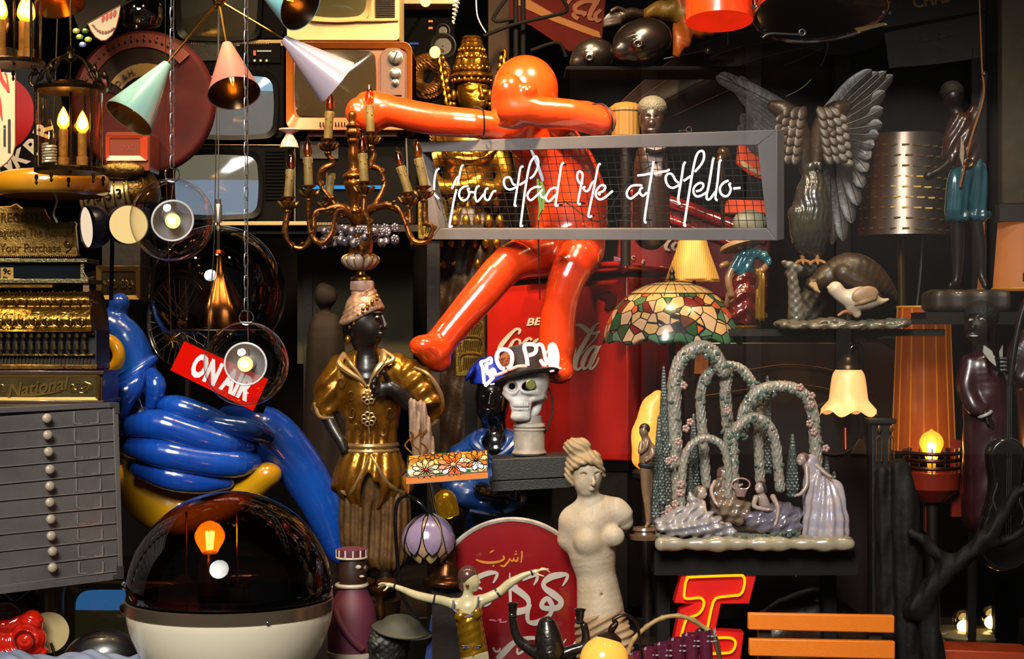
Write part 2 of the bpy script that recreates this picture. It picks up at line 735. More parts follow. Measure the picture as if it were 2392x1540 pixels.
# the far side of the street, which the pane reflects faintly on the right: a pale front with pilasters under a scalloped awning edge
M_STREET = mat('street_plaster','8c857e',.8,var=(1.5,'6e6862',.4))
wbox('wall_street',(.28,-6.3,.8),(3.0,-6.1,2.9),M_STREET)
wbox('wall_opposite',(-3.4,-6.4,-.5),(.28,-6.1,3.0),mat('street_dark_brick','14100e',.9))
wbox('wall_opposite',(.28,-6.4,-.5),(3.4,-6.1,.8),_m['street_dark_brick'])
for i,x in enumerate((.62,1.12,1.55,2.2)):
 wbox('trim_%d' % (i + 2),(x,-6.12,1.0),(x + .07,-6.05,2.9),mat('street_stone','958e86',.8))
mb = MB()
poly = [(0.25,3.3),(3.1,3.3)] + [(3.1 - i * .04,2.72 + .035 * math.cos(i * .4)) for i in range(72)]
me = bpy.data.meshes.new('trim_9')
n = len(poly)
me.from_pydata([(x,-5.9,z) for x,z in poly] + [(x,-5.88,z) for x,z in poly],[],
 [tuple(range(n)),tuple(range(n,2 * n))[::-1]] + [(i,(i + 1) % n,n + (i + 1) % n,n + i) for i in range(n)])
_tag(_link('trim_9',me,mat('awning_cloth','080606',.95),None,0,1),kind='structure')

# the raised display floor and dark shelving that carries things
wbox('display_platform',(-2.4,-.82,0),(2.6,.62,.42),M_DARKWOOD,None,'low dark wooden display platform along the shop window','platform',.004)
wbox('display_platform',(-2.4,.64,0),(2.6,1.9,.62),M_DARKWOOD,None,'dark wooden display step behind the window platform','platform',.004)

# ceiling spots (above the frame, they light the display)
for i,(a,b,e) in enumerate(SPOTS):
 t = T('track_spotlight','black ceiling spotlight hanging above the display','spotlight',0,1196,0,'ceiling spotlights above the display')
 t.base = V(a)
 t.o.location = a
 dr = (V(b) - V(a)).normalized()
 cvv = lambda q: V((q[0],q[1],q[2]))
 h = MB().shell(tuple(-dr * .13),[(.02,0),(.048,.02),(.052,.145)],.003,ax=tuple(dr))
 o = _link('housing',h.mesh('housing',cvv),mat('black_metal','0c0c0c',.4),t.o,0,1)
 o = _link('stem',MB().tube([tuple(-dr * .12),(0,0,.38)],.008,sub=1).mesh('stem',cvv),_m['black_metal'],t.o,0,1)

class Pl:
 """A flat face standing in space: three (px, py, depth in m) points seen from the camera give its plane; fn maps a traced
    (px, py, offset) to that plane, in the pixel space of frame Y."""
 def __init__(s,Y,a,b,c):
  s.Y = Y
  s.k = (D + Y) / D / 1000
  A,B,C = (conv(p[2])((p[0],p[1],0)) for p in (a,b,c))
  n = (B - A).cross(C - A).normalized()
  if n.y < 0:
   n = -n
  s.A,s.n = A,n
  s.cam = V((0,-D,ZC))

 def __call__(s,q):
  w_ = conv(0)((q[0],q[1],0))
  r = w_ - s.cam
  t = (s.A - s.cam).dot(s.n) / r.dot(s.n)
  p = s.cam + r * t + s.n * ((q[2] if len(q) > 2 else 0) * s.k)
  return V((p.x / s.k + 1196,770 - (p.z - ZC) / s.k,(p.y - s.Y) / s.k))

 def nrm(s):
  return V((s.n.x,-s.n.z,s.n.y))

def via(sx,ox,sy,oy,pts):
 """Coordinates read off an enlarged crop back to frame pixels."""
 return [(ox + p[0] / sx,oy + p[1] / sy) + tuple(p[2:]) for p in pts]

# shared colours
M_GOLD = mat('aged_gold','8a5f22',.34,.85,var=(30,'3c2408',.5),bump=(120,.35))
M_GOLDB = mat('bright_gold','c08a34',.28,.9,var=(25,'8a5a1c',.5),bump=(90,.3))
M_BRASS = mat('brass','b98a3c',.22,1.,var=(14,'7c5a24',.5))
M_DBRASS = mat('dark_brass','4a3618',.35,.9,var=(30,'1e160c',.6),bump=(150,.3))
M_BLACK = mat('black_plastic','060505',.7,spec=.04)
M_BLACKG = mat('black_gloss','0b0a0a',.18)
M_CHROME = mat('chrome','c8c8c8',.12,1.)
M_STEEL = mat('steel','8c8a88',.3,.9)
M_BULBG = glass('bulb_glass','fff0cc',1.0,.03,1.5)
M_AMBERG = glass('amber_bulb_glass','e0a838',1.0,.05,1.5)
M_FIL = glow('filament','ffb040',70)
M_FLAME = glow('warm_flame','ffb44a',55)
M_CORD = mat('black_cord','0b0a0a',.6)
M_CREAM = mat('cream_plastic','c9b48c',.4)
M_BISQ = mat('white_bisque','b8b0a4',.6,var=(40,'8f8678',.5),bump=(90,.25))
M_SKIN = mat('dark_skin_paint','0e0807',.38,coat=.12,var=(30,'180f0b',.5),spec=.35)

M_HALO = mat('amber_glowing_glass','ffb850',.1,em=1.1,emc='ff9420')
M_HALO.node_tree.nodes['Principled BSDF'].inputs['Alpha'].default_value = .45

def bulb_candle(t,x,y,par=None,h=40,r=8,lit=False,d=0,ax=(0,-1,0)):
 """Candle-shaped bulb as a part, with its filament inside."""
 pr = [(r * .45,0),(r * .95,h * .18),(r,h * .34),(r * .75,h * .62),(r * .32,h * .86),(.3,h)]
 b = t.p('bulb',MB().lathe((x,y,d),pr,ax=ax,n=12,sub=3),(M_HALO if lit else M_AMBERG),par)
 a = V(ax)
 t.p('filament',MB().lathe(tuple(V((x,y,d)) + a * h * .15),[(r * .3,0),(r * (.8 if lit else .22),h * .2),(r * (.6 if lit else .15),h * .42),(.3,h * (.78 if lit else .6))],ax=ax,n=8,sub=2),
  M_FLAME if lit else mat('cold_filament','d8a040',.3,.8),b)
 return b

def chain(x,y0,y1,n,w=6,r=1.3,d=0):
 """Welded chain hanging from y0 to y1, links turned by quarter turns."""
 mb = MB()
 L = (y1 - y0) / n
 for i in range(n):
  y = y0 + L * (i + .5)
  h = L * .62
  pts = []
  for k in range(10):
   a = 2 * math.pi * k / 10
   u,v = w * .5 * math.cos(a),math.sin(a)
   v = v * w * .5 + (h - w * .5) * (1 if math.sin(a) > 0 else -1) * (0 if abs(math.sin(a)) < .01 else 1)
   an = 1.1 if i % 2 else .25
   pts.append((x + u * math.cos(an),y + v,d + u * math.sin(an)))
  mb.tube(pts,r,n=5,sub=1,closed=True)
 return mb

# ================================================================ the white neon sign in its grey frame
YN = 0.0
pn = Pl(YN,(985,331,.24),(1027,560,.24),(1815,303,-.25))
t = T('neon_sign','white handwriting neon sign with a black wire grid in a grey box frame','sign',YN,1400,560)
O = [(964,332),(1815,303),(1815,562),(1006,560)]
I_ = [(986,356),(1769,339),(1791,534),(1027,534)]
mb = MB()
for a in range(4):
 b = (a + 1) % 4
 mb.prism([O[a],O[b],I_[b],I_[a]],0,42,pn)
t.p('frame',mb,mat('grey_painted_metal','6a6466',.55,var=(3,'575255',.4)),bev=1.5)
mb = MB()
for i in range(41):
 u = i / 40
 a = V((I_[0][0] + (I_[1][0] - I_[0][0]) * u,I_[0][1] + (I_[1][1] - I_[0][1]) * u,30))
 b = V((I_[3][0] + (I_[2][0] - I_[3][0]) * u,I_[3][1] + (I_[2][1] - I_[3][1]) * u,30))
 mb.tube([pn(a),pn(b)],.9,n=5,sub=1)
for i in range(1,11):
 u = i / 11
 a = V((I_[0][0] + (I_[3][0] - I_[0][0]) * u,I_[0][1] + (I_[3][1] - I_[0][1]) * u,31.5))
 b = V((I_[1][0] + (I_[2][0] - I_[1][0]) * u,I_[1][1] + (I_[2][1] - I_[1][1]) * u,31.5))
 mb.tube([pn(a),pn(b)],.9,n=5,sub=1)
t.p('wire_grid',mb,mat('black_wire','0c0b0b',.5))
A = lambda p: via(7,980,7,330,p)
B = lambda p: via(7,1180,7,330,p)
C = lambda p: via(7,1420,7,330,p)
strokes = [
 A([(290,450),(245,490),(215,640),(210,840),(235,890),(285,940)]),
 A([(685,390),(650,440),(590,720)]),A([(600,580),(560,640),(500,780)]),
 A([(575,790),(530,980),(465,1360),(470,1400),(505,1390)]),
 A([(765,730),(700,745),(635,800),(620,900),(680,970),(750,940),(785,860),(760,790),(785,775)]),
 A([(800,830),(880,840)]),
 A([(945,730),(905,760),(880,860),(895,970),(930,980),(1020,870)]),
 A([(1090,770),(1050,800),(1035,900),(1060,960),(1110,950),(1170,830),(1220,815)]),
 A([(1540,715),(1500,700),(1460,610),(1420,590),(1365,610),(1350,690),(1390,770),(1460,790),(1560,750)]),
 A([(1665,410),(1620,450),(1580,700),(1530,1010),(1530,1055),(1560,1055)]),
 B([(210,715),(330,640)]),
 B([(380,610),(440,560),(500,440),(515,330),(480,250),(430,280),(370,400),(310,720),(230,1330),(235,1385),(260,1385)]),
 B([(560,750),(470,750),(380,800),(335,890),(370,960),(420,950),(550,830)]),
 B([(585,790),(550,830),(560,900),(600,925),(640,900),(700,800),(780,760),(820,780)]),
 B([(640,880),(640,950),(690,985),(800,880)]),
 B([(930,350),(890,400),(860,600),(800,1000),(800,1055),(840,1050)]),
 B([(1240,690),(1190,680),(1150,600),(1165,510),(1210,500),(1240,560),(1215,720),(1170,960),(1170,1025),(1205,1030)]),
 B([(1280,745),(1250,770),(1290,815),(1340,800),(1390,690),(1430,655)]),
 B([(1530,370),(1490,420),(1430,740),(1340,1170),(1345,1240),(1390,1225)]),
 B([(1525,880),(1500,850),(1570,820),(1610,770),(1600,730),(1540,725),(1470,800),(1455,890),(1510,950),(1590,930),(1730,815)]),
 C([(530,725),(440,720),(350,740),(285,830),(290,900),(340,940),(400,910),(490,830)]),
 C([(540,760),(500,790),(500,850),(550,895),(610,840)]),
 C([(720,330),(700,480),(640,830),(580,1230),(580,1320),(600,1335)]),
 C([(460,560),(560,550),(670,530)]),C([(730,530),(860,500),(930,490),(980,465)]),
 C([(1130,680),(1080,640),(1030,550),(980,530),(930,560),(920,640),(960,730),(1040,765),(1150,710)]),
 C([(1240,340),(1210,400),(1180,600),(1130,900),(1130,1000),(1160,1025)]),
 C([(1215,650),(1330,570)]),
 C([(1400,500),(1500,380),(1545,280),(1540,180),(1490,160),(1430,220),(1380,400),(1320,740),(1230,1330),(1225,1380),(1250,1385)]),
 C([(1420,820),(1490,800),(1535,740),(1520,690),(1460,690),(1390,750),(1375,840),(1420,900),(1490,895),(1590,840)]),
 C([(1710,270),(1690,330),(1630,700),(1590,880),(1600,950),(1650,940),(1730,830)]),
 C([(1830,310),(1800,350),(1770,650),(1735,900),(1750,960),(1770,965)]),
 C([(1945,645),(1870,680),(1810,760),(1820,850),(1880,900),(1950,880),(1985,780),(1960,710),(1985,690)]),
 C([(2030,775),(2140,765)]),
]
mb = MB()
for s_ in strokes:
 mb.tube([tuple(pn(V((p[0],p[1],8)))) for p in s_],2.8,n=8,sub=4)
t.p('neon_tube',mb,glow('neon_white','fffaf2',1.35))
mb = MB()
for x,y in ((1075,388),(1063,440),(1050,528),(1135,472),(1205,395),(1203,480),(1213,528),(1305,385),(1297,480),(1350,476),(1398,388),(1372,505),
 (1520,380),(1505,515),(1593,385),(1582,475),(1597,520),(1660,375),(1672,468),(1700,430)):
 t.p('tube_support',MB().tube([pn(V((x,y,8))),pn(V((x + 1,y,32)))],2.2,n=6,sub=1),_m['black_wire'])
mb = MB()
for p in ([(1260,476,26),(1302,473,26),(1350,474,26)],[(1300,470,34),(1380,520,34),(1420,470,36),(1455,420,34),(1520,380,30)],
 [(1390,505,36),(1410,520,40),(1455,500,36),(1440,460,36),(1460,440,36)],[(1155,447,26),(1178,425,26),(1195,418,26)]):
 t.p('cable',MB().tube([tuple(pn(V(q))) for q in p],1.6,n=6),M_CORD)
for x,y in ((1128,322),(1604,308)):
 mb = MB()
 mb.ring(tuple(pn(V((x,y - 6,12)))),6,1.4,n=14,k=6)
 mb.tube([pn(V((x - 24,y - 3,12))),pn(V((x - 3,y - 4,12)))],1.6,n=6,sub=1)
 t.p('hook',mb,M_CHROME)

# ================================================================ hanging glass globes
M_CLEAR = glass('clear_globe_glass','fbfaf8',1.0,.015,1.28)
M_LENS = mat('dish_sheen_glass','b4b4c0',.2,.55)  # clear glass dish; its white reflections are put into this silvery colour
M_LENS.node_tree.nodes['Principled BSDF'].inputs['Alpha'].default_value = .45

def globe(lab,x,y,r,ytop,nl,tilt,Y):
 t = T('globe_pendant',lab,'pendant lamp',Y,x,y + r,'clear glass globe pendants hanging on chains')
 pr = [(r * math.sin(math.radians(a)),-r * math.cos(math.radians(a))) for a in range(0,174,6)]
 g = t.p('globe',MB().lathe((x,y,0),pr,n=48),M_CLEAR)
 mb = MB().ring((x,y - r - 9,0),17,1.8,n=24,k=7)
 mb.tube([(x - 13,y - r + 3,0),(x + 13,y - r + 3,0)],3,sub=1)
 t.p('hanging_ring',mb,M_CHROME)
 t.p('chain',chain(x,ytop,y - r - 26,nl,9,1.2),M_STEEL)
 ax = V(tilt).normalized()
 c = V((x,y,0)) + ax * -r * .32
 u = r * .5
 t.p('glass_dish',MB().shell(tuple(c),[(u * .35,0),(u * .62,u * .12),(u * .98,u * .5),(u * 1.0,u * .8)],2,ax=tuple(ax),n=32,sub=3),M_LENS,g)
 t.p('dish_rim',MB().ring(tuple(c + ax * u * .8),u * .99,2.4,ax=tuple(ax),n=40,k=8),mat('white_glass_rim','d0d0d8',.15,.1,1.),g)
 t.p('socket',MB().lathe(tuple(c),[(u * .34,-u * .5),(u * .36,u * .2),(u * .3,u * .55)],ax=tuple(ax),n=20),mat('frosted_socket','b0aaa0',.4,.3),g)
 b = t.p('bulb',MB().ell(tuple(c + ax * u * .85),r * .18,n=20,m=14),glow('bulb_warm','ffbe5c',5.0),g)
 t.p('bulb_core',MB().ell(tuple(c + ax * u * .85 + V((0,0,-r * .1))),r * .11,n=12),glow('bulb_core','fff0c0',18),b)
 t.p('electric_cord',MB().tube([(x + 3,ytop,3),(x + 3,y - r,3),tuple(c)],1.1,n=5,sub=1),mat('clear_cord','6c4434',.5),g)
 return t

globe('clear glass globe on a chain hanging beside the two round white spot lamps',402,514,97,-30,17,(.35,.3,-.9),-.35)
globe('clear glass globe on a chain hanging in front of the red ON AIR sign',575,850,99,-30,29,(-.05,.05,-1),-.35)

# ================================================================ brass arm chandelier with five cone shades
YC = -.15
t = T('cone_chandelier','brass chandelier with pastel cone shades on long thin arms','chandelier',YC,505,-30)
t.p('hub',MB().lathe((505,-2,40),[(4,-8),(13,-4),(16,8),(10,22),(6,60),(6,120)],n=20,sub=2),M_BRASS)
t.p('finial',MB().lathe((497,14,40),[(2,-2),(7,3),(5,8),(8,14),(4,22)],n=14),M_BRASS)
cones = [  # apex, mouth centre, mouth radius, apex radius, shade colour, arm start
 ((388,147,10),(312,283,-50),62,10,'pale_teal_enamel','84aca4',None,'7e6a48'),
 ((530,104,0),(558,228,-70),61,12,'pink_enamel','c07868',None,'4a3420'),
 ((662,90,0),(784,188,40),62,9,'lilac_enamel','a898a6',None,'7e6a48'),
 ((590,-55,30),(708,22,-48),62,12,'blue_enamel','6cacbc',None,'3a2a20'),
 ((120,-90,0),(147,20,-30),60,12,'amber_enamel','4c2c12',None,'a86a20'),
]
for a,m,R,r0,nm,col,_,inner in cones:
 a,m = V(a),V(m)
 ax = (m - a)
 L = ax.length
 ax = ax / L
 arm = t.p('arm',MB().tube([(505,-6,40),tuple(a + ax * 6)],3.0,n=8,sub=1),M_BRASS)
 sh = t.p('shade',MB().shell(tuple(a),[(r0,0),(R,L)],1.6,ax=tuple(ax),n=40),mat(nm,col,.28,0,.5,var=(10,col,.1)),label=nm.replace('_',' ').replace('enamel','cone shade'))
 t.p('lining',MB().lathe(tuple(a + ax * 3),[(r0 - 2,0),(R - 2.2,L - 3.5),(R - 3,L - 3.6),(r0 - 2.5,3)],ax=tuple(ax),n=40),mat('gold_lining_' + inner,inner,.22,.85),sh)
 c = a + ax * L * .55
 b = t.p('bulb',MB().lathe(tuple(c),[(6,0),(9,L * .08),(11,L * .16),(8,L * .26),(.4,L * .36)],ax=tuple(ax),n=14,sub=3),M_BULBG,sh)
 mb = MB()
 for s_ in (-3,3):
  x_,y_,z_ = basis(ax)
  mb.tube([tuple(c + x_ * s_ + ax * L * .04),tuple(c + x_ * s_ + ax * L * .2)],1.6,n=6,sub=1)
 t.p('filament',mb,M_FIL,b)

# ================================================================ two brass lanterns
def lantern(lab,x,yt,yb,R,Y,flames,cfl):
 t = T('lantern',lab,'lantern',Y,x,yb,'brass cylinder lanterns with candle bulbs hanging at the top')
 H = yb - yt
 t.p('glass_cylinder',MB().lathe((x,yb - 6,0),[(R * .92,0),(R * .92,H - 12)],n=40),glass('lantern_glass','fff0d2',.9,.03,1.35))
 mb = MB()
 mb.lathe((x,yb + 2,0),[(R * .3,6),(R * 1.02,2),(R * 1.04,10),(R * .98,14),(R * .88,12),(R * .4,9)],n=40)
 mb.lathe((x,yt + 8,0),[(R * .88,0),(R * 1.04,2),(R * 1.08,10),(R * .9,16),(R * .5,22),(R * .46,26)],n=40)
 for k in range(3):
  a = math.radians(40 + 120 * k)
  mb.tube([(x + R * math.cos(a),yb,-R * math.sin(a)),(x + R * math.cos(a),yt,-R * math.sin(a))],3.4,n=8,sub=1)
 t.p('frame',mb,M_DBRASS)
 mb = MB()
 for k in range(5):
  a = math.radians(36 + 72 * k)
  X,Z = R * math.cos(a),-R * math.sin(a)
  mb.lathe((x + X,yb + 26,Z),[(1,-2),(4,3),(2,8),(5,15),(3,22)],n=8)
  u,v = math.cos(a),-math.sin(a)
  f = lambda s_,h: (x + X + u * s_,yt - h,Z + v * s_)
  mb.tube([f(0,0) + (3,),f(14,14) + (4,),f(10,34) + (4.5,),f(-8,36) + (3.5,),f(-10,22) + (3,),f(0,20) + (2,)],n=7)
  mb.tube([f(4,10) + (3,),f(-20,44) + (4,),f(-40,66) + (4,),f(-R + 8,80) + (3,)],n=7)
  mb.ell(f(3,40),(7,10,5),n=8,m=6)
 t.p('crown',mb,M_DBRASS)
 mb = MB().lathe((x,yt - 74,0),[(4,-10),(14,-4),(12,6),(7,14),(10,20),(4,26)],n=16)
 mb.tube([(x,yt - 90,0),(x,-60 if yt > 0 else yt - 200,0)],2.6,n=7,sub=1)
 mb.tube([(x,yb,0),(x,yt,0)],3,n=8,sub=1)
 t.p('stem',mb,M_DBRASS)
 for i,(dx,dy,dd,h) in enumerate(flames):
  c = t.p('candle',MB().lathe((x + dx,yb - 10,dd),[(13,0),(14,26),(10,28),(11,30),(11,dy),(9,dy + 2)],n=14),mat('candle_sleeve','a8762c',.5,var=(60,'6c4418',.5)))
  bulb_candle(t,x + dx,yb - 12 - dy,c,h,15,True,dd)
 if cfl:
  mb = MB()
  N = 60
  mb.tube([(x - 47 + 15 * math.cos(i * .72),yb - 20 - i * .78,-10 + 15 * math.sin(i * .72)) for i in range(N)],3.2,n=7,sub=1)
  b = t.p('coil_bulb',mb,mat('frosted_tube','b0aeb0',.25,.2,1.))
  t.p('bulb_base',MB().lathe((x - 46,yb - 64,-10),[(14,0),(14,24),(10,34),(2,60)],n=14),M_BULBG,b)

lantern('brass lantern with two glowing candle bulbs and a coiled bulb, hanging lower',165,208,404,80,-.35,[(-20,92,12,54),(30,80,-10,54)],True)
lantern('brass lantern cut by the top left corner with three glowing candle bulbs',33,-60,152,68,-.35,[(-26,92,-14,58),(14,96,26,58),(36,88,-6,62)],False)

# ================================================================ televisions
M_SCREEN = mat('screen_glass','3c3a36',.12,coat=1.,var=(4,'33312e',.4))

def rrect(x0,y0,x1,y1,r,bul=0,n=4):
 """Rounded rectangle outline; bul bows the sides outward."""
 P = []
 for (cx,cy,a0) in ((x1 - r,y0 + r,-90),(x1 - r,y1 - r,0),(x0 + r,y1 - r,90),(x0 + r,y0 + r,180)):
  for i in range(n + 1):
   a = math.radians(a0 + 90 * i / n)
   P.append((cx + r * math.cos(a),cy + r * math.sin(a)))
 if bul:
  out = []
  for i,p in enumerate(P):
   q = P[(i + 1) % len(P)]
   m = 6 if i % (n + 1) == n else 1
   for j in range(m):
    u = j / m
    x,y = p[0] + (q[0] - p[0]) * u,p[1] + (q[1] - p[1]) * u
    cx,cy = (x0 + x1) / 2,(y0 + y1) / 2
    X,Y = (x - cx) / ((x1 - x0) / 2),(y - cy) / ((y1 - y0) / 2)
    x += bul * (X * (1 - Y * Y)) if abs(X) > .5 else 0
    y += bul * (Y * (1 - X * X)) if abs(Y) > .5 else 0
    out.append((x,y))
  return out
 return P

def frame_of(mb,outer,inner,d0,d1,slope=6):
 """Ring between two outlines with the same number of points, its inner edge sunk."""
 n = len(outer)
 vs = [(p[0],p[1],d0) for p in outer] + [(p[0],p[1],d0 + slope) for p in inner] + [(p[0],p[1],d1) for p in outer] + [(p[0],p[1],d1) for p in inner]
 fs = []
 for i in range(n):
  j = (i + 1) % n
  fs += [(i,n + i,n + j,j),(i,j,2 * n + j,2 * n + i),(n + i,3 * n + i,3 * n + j,n + j),(2 * n + i,2 * n + j,3 * n + j,3 * n + i)]
 return mb.add(vs,fs)

def screen(mb,x0,y0,x1,y1,d,r=18,bul=6,dome=10):
 o = rrect(x0,y0,x1,y1,r,bul)
 cx,cy = (x0 + x1) / 2,(y0 + y1) / 2
 n = len(o)
 vs = []
 for k,s_ in enumerate((1,.75,.5,.25)):
  vs += [(cx + (p[0] - cx) * s_,cy + (p[1] - cy) * s_,d - dome * (1 - s_ * s_)) for p in o]
 vs.append((cx,cy,d - dome))
 fs = []
 for k in range(3):
  for i in range(n):
   j = (i + 1) % n
   fs.append((k * n + i,(k + 1) * n + i,(k + 1) * n + j,k * n + j))
 fs += [(3 * n + i,4 * n,3 * n + (i + 1) % n) for i in range(n)]
 return mb.add(vs,fs)

def tv(lab,box,scr,Y,m,depth=170,r=14,scrm=None,g=None,bez='0a0908'):
 x0,y0,x1,y1 = box
 t = T('television',lab,'television',Y,(x0 + x1) / 2,y1,g,d=depth / 2)
 mb = MB().prism(rrect(x0,y0,x1,y1,r),14,depth)
 t.p('cabinet',mb,m,bev=2)
 a,b,c,e = scr
 mb = MB()
 o_ = rrect(a - 12,b - 12,c + 12,e + 12,20,6)
 frame_of(mb,o_,rrect(a,b,c,e,18,6),2,20,10)
 t.p('bezel',mb,mat('bezel_' + bez,bez,.35))
 s_ = t.p('screen',screen(MB(),a - 2,b - 2,c + 2,e + 2,13,18,6,9),scrm or M_SCREEN,ang=60)
 return t

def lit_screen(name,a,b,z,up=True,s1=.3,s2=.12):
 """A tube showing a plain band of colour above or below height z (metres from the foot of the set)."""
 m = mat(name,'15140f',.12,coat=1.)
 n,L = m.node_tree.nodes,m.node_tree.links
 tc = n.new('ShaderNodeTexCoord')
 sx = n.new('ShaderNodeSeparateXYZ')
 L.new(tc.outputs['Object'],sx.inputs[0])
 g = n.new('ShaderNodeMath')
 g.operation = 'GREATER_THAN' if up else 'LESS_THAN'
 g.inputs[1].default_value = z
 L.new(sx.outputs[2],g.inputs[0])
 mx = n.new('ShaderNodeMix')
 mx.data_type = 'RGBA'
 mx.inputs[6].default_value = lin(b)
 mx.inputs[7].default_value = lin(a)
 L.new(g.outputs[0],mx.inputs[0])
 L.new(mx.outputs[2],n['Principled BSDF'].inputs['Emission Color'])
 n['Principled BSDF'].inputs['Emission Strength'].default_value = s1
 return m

YT = .75
k_ = (D + YT) / D / 1000
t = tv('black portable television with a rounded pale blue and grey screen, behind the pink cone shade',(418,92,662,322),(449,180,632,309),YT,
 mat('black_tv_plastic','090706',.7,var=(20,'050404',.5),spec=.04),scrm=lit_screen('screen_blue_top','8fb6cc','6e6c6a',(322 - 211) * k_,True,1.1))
t.p('speaker_panel',MB().box((490,118,12),(120,44,6)),mat('perforated_black','0f0c0a',.6,bump=(500,.6)))
t.p('control_panel',MB().box((606,122,12),(96,46,6)),M_BLACK)
t.p('power_button',MB().box((594,123,7),(6,12,6)),mat('red_button','c02a1a',.4),label='red power button')
for i in range(3):
 t.p('button',MB().lathe((594 + 14 * i,141,8),[(3,0),(3,4),(1,5)],ax=(0,0,-1),n=10),mat('cream_button','a89878',.4))
t.p('maker_plate',MB().box((616,118,8),(34,3,2)),M_STEEL)
mb = MB()
for i in range(46):
 mb.box((446 + 4 * i,98,10),(1.6,7,4))
t.p('vent',mb.box((540,98,13),(240,14,4)),mat('tan_plastic','8a7248',.5),bev=0)
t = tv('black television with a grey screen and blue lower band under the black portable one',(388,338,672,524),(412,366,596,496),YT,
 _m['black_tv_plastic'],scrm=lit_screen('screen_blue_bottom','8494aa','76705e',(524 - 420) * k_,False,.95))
mb = MB()
for i in range(15):
 mb.box((640,352 + 8 * i,12),(46,3,4))
t.p('speaker_grille',mb,M_BLACK)
t.p('trim_line',MB().tube([(388,520,12),(388,350,12),(398,338,12),(665,338,12)],1.4,n=5,sub=3),mat('worn_copper_trim','7a5a48',.4,.5))
t = tv('dark television cut by the top of the picture, standing on the black portable one',(412,-130,662,88),(426,-90,594,78),YT,_m['black_tv_plastic'],
 scrm=mat('screen_dark_green','2e2b22',.1,coat=1.))
t = tv('cream television cut by the top of the picture, standing on the orange one',(668,-120,932,92),(720,-95,850,33),YT - .05,mat('cream_tv_plastic','bfa578',.42,var=(8,'a98e60',.5)),
 scrm=mat('screen_olive','4a4630',.1,coat=1.),bez='b29868',r=10,depth=190)
mb = MB()
for i in range(26):
 mb.box((899,-60 + 4.2 * i,12),(46,1.6,6))
t.p('speaker_grille',mb,mat('dark_slot','2a2016',.6))
t.p('lower_lip',MB().tube([(676,46,14),(850,46,6),(930,44,10)],4,n=8),_m['cream_tv_plastic'])
# the orange set with its three knobs
mo = mat('orange_brown_plastic','8a4a12',.3,coat=.4,var=(6,'6c3408',.5))
t = T('television','orange brown television with rounded corners and three silver knobs','television',YT - .05,815,316,d=90)
mb = MB()
frame_of(mb,rrect(668,97,962,304,20),rrect(683,112,950,272,16),0,180,14)
mb.prism(rrect(668,97,962,304,20),20,180)
t.p('cabinet',mb,mo,bev=2)
t.p('foot',MB().box((820,309,90),(210,14,120)),mo,bev=1)
t.p('screen',screen(MB(),690,118,874,268,13,14,4,8),mat('screen_smoke','2c2418',.07,coat=1.),ang=60)
t.p('control_panel',MB().prism(rrect(888,110,946,266,22),8,22),mat('brown_panel','4c2a0e',.35),bev=1)
for y,r in ((134,15),(171,11),(193,6)):
 kb = t.p('knob',MB().lathe((923,y,8),[(r + 3,0),(r + 3,3),(r,4),(r,10),(r - 3,12)],ax=(0,0,-1),n=24),M_STEEL)
 if r > 12:
  t.p('pointer',MB().box((923,y,-4),(3,r * 1.7,3),rotm(0,0,25)),M_BLACKG,kb)
mb = MB()
for i in range(8):
 mb.box((748 + i * 7 + (8 if i > 3 else 0),291,-1),(2.4,11,3))
t.p('vent_slots',mb,M_BLACK)
mb = MB()
for i in range(6):
 mb.box((918,222 + 6 * i,6),(40,1.6,3))
t.p('speaker_slots',mb,M_BLACK)

# shelves that carry the sets, and the black hi-fi boxes right of them
YS = .70
one('wall_shelf','dark shelf board under the stacked televisions and the black cabinet','shelf',YS,MB().box((750,534,130),(760,16,300)),M_DARKWOOD)
for x,w_ in ((384,'bicycle wheel'),(690,'turbaned statue')):
 one('shelf_upright','dark wooden shelf upright behind the ' + w_,'shelf post',YS,MB().box((x,985,260),(22,880,30)),M_DARKWOOD)
t = T('slotted_case','flat black case with a tan slotted rim, lying under the black television','case',YT - .05,560,560)
t.p('case_body',MB().box((560,536,60),(330,24,160)),M_BLACK)
mb = MB()
for i in range(60):
 mb.box((575 + 3.6 * i,524,-22),(1.5,6,3))
t.p('slots',mb.box((620,523,-16),(230,9,10)),_m['tan_plastic'])
t = T('black_cabinet','black music cabinet with a thin blue light strip behind the candelabra','cabinet',YT,840,524,d=80)
t.p('cabinet_body',MB().prism(rrect(688,324,972,524,6),10,170),M_BLACK,bev=2)
t.p('light_strip',MB().box((800,437,6),(185,8,4)),glow('blue_strip','3a9ae0',1.2),label='glowing blue strip')
t.p('side_rail',MB().tube([(957,520,4),(948,322,4)],2.4,sub=1),M_STEEL)
t.p('side_rail',MB().tube([(688,324,4),(688,522,4)],2.4,sub=1),M_STEEL)
t.p('display_window',MB().box((745,350,6),(90,40,3)),M_SCREEN)
t.p('red_indicator',MB().ell((890,455,6),2),glow('red_led','ff2a10',3))
t = T('hourglass_stool','pale pink hourglass shaped stand between the televisions and the candelabra','stand',YT - .1,684,340)
t.p('stand_body',MB().lathe((676,345,0),[(22,0),(19,12),(10,28),(10,34),(24,40),(24,44)],n=24,sub=3),mat('pale_pink','b8908a',.5))
t = T('loudspeaker','tall black loudspeaker with two round cones behind the gold crown','loudspeaker',1.15,1000,330,d=60)
t.p('speaker_cabinet',MB().prism(rrect(938,20,1062,330,4),0,120),M_BLACK,bev=2)
for y,r in ((72,14),(108,28)):
 t.p('speaker_cone',MB().lathe((1035,y,-1),[(r + 3,0),(r + 3,3),(r,4),(r * .4,-4),(r * .3,-3),(.2,1)],ax=(0,0,-1),n=28),mat('speaker_rubber','14110f',.35))
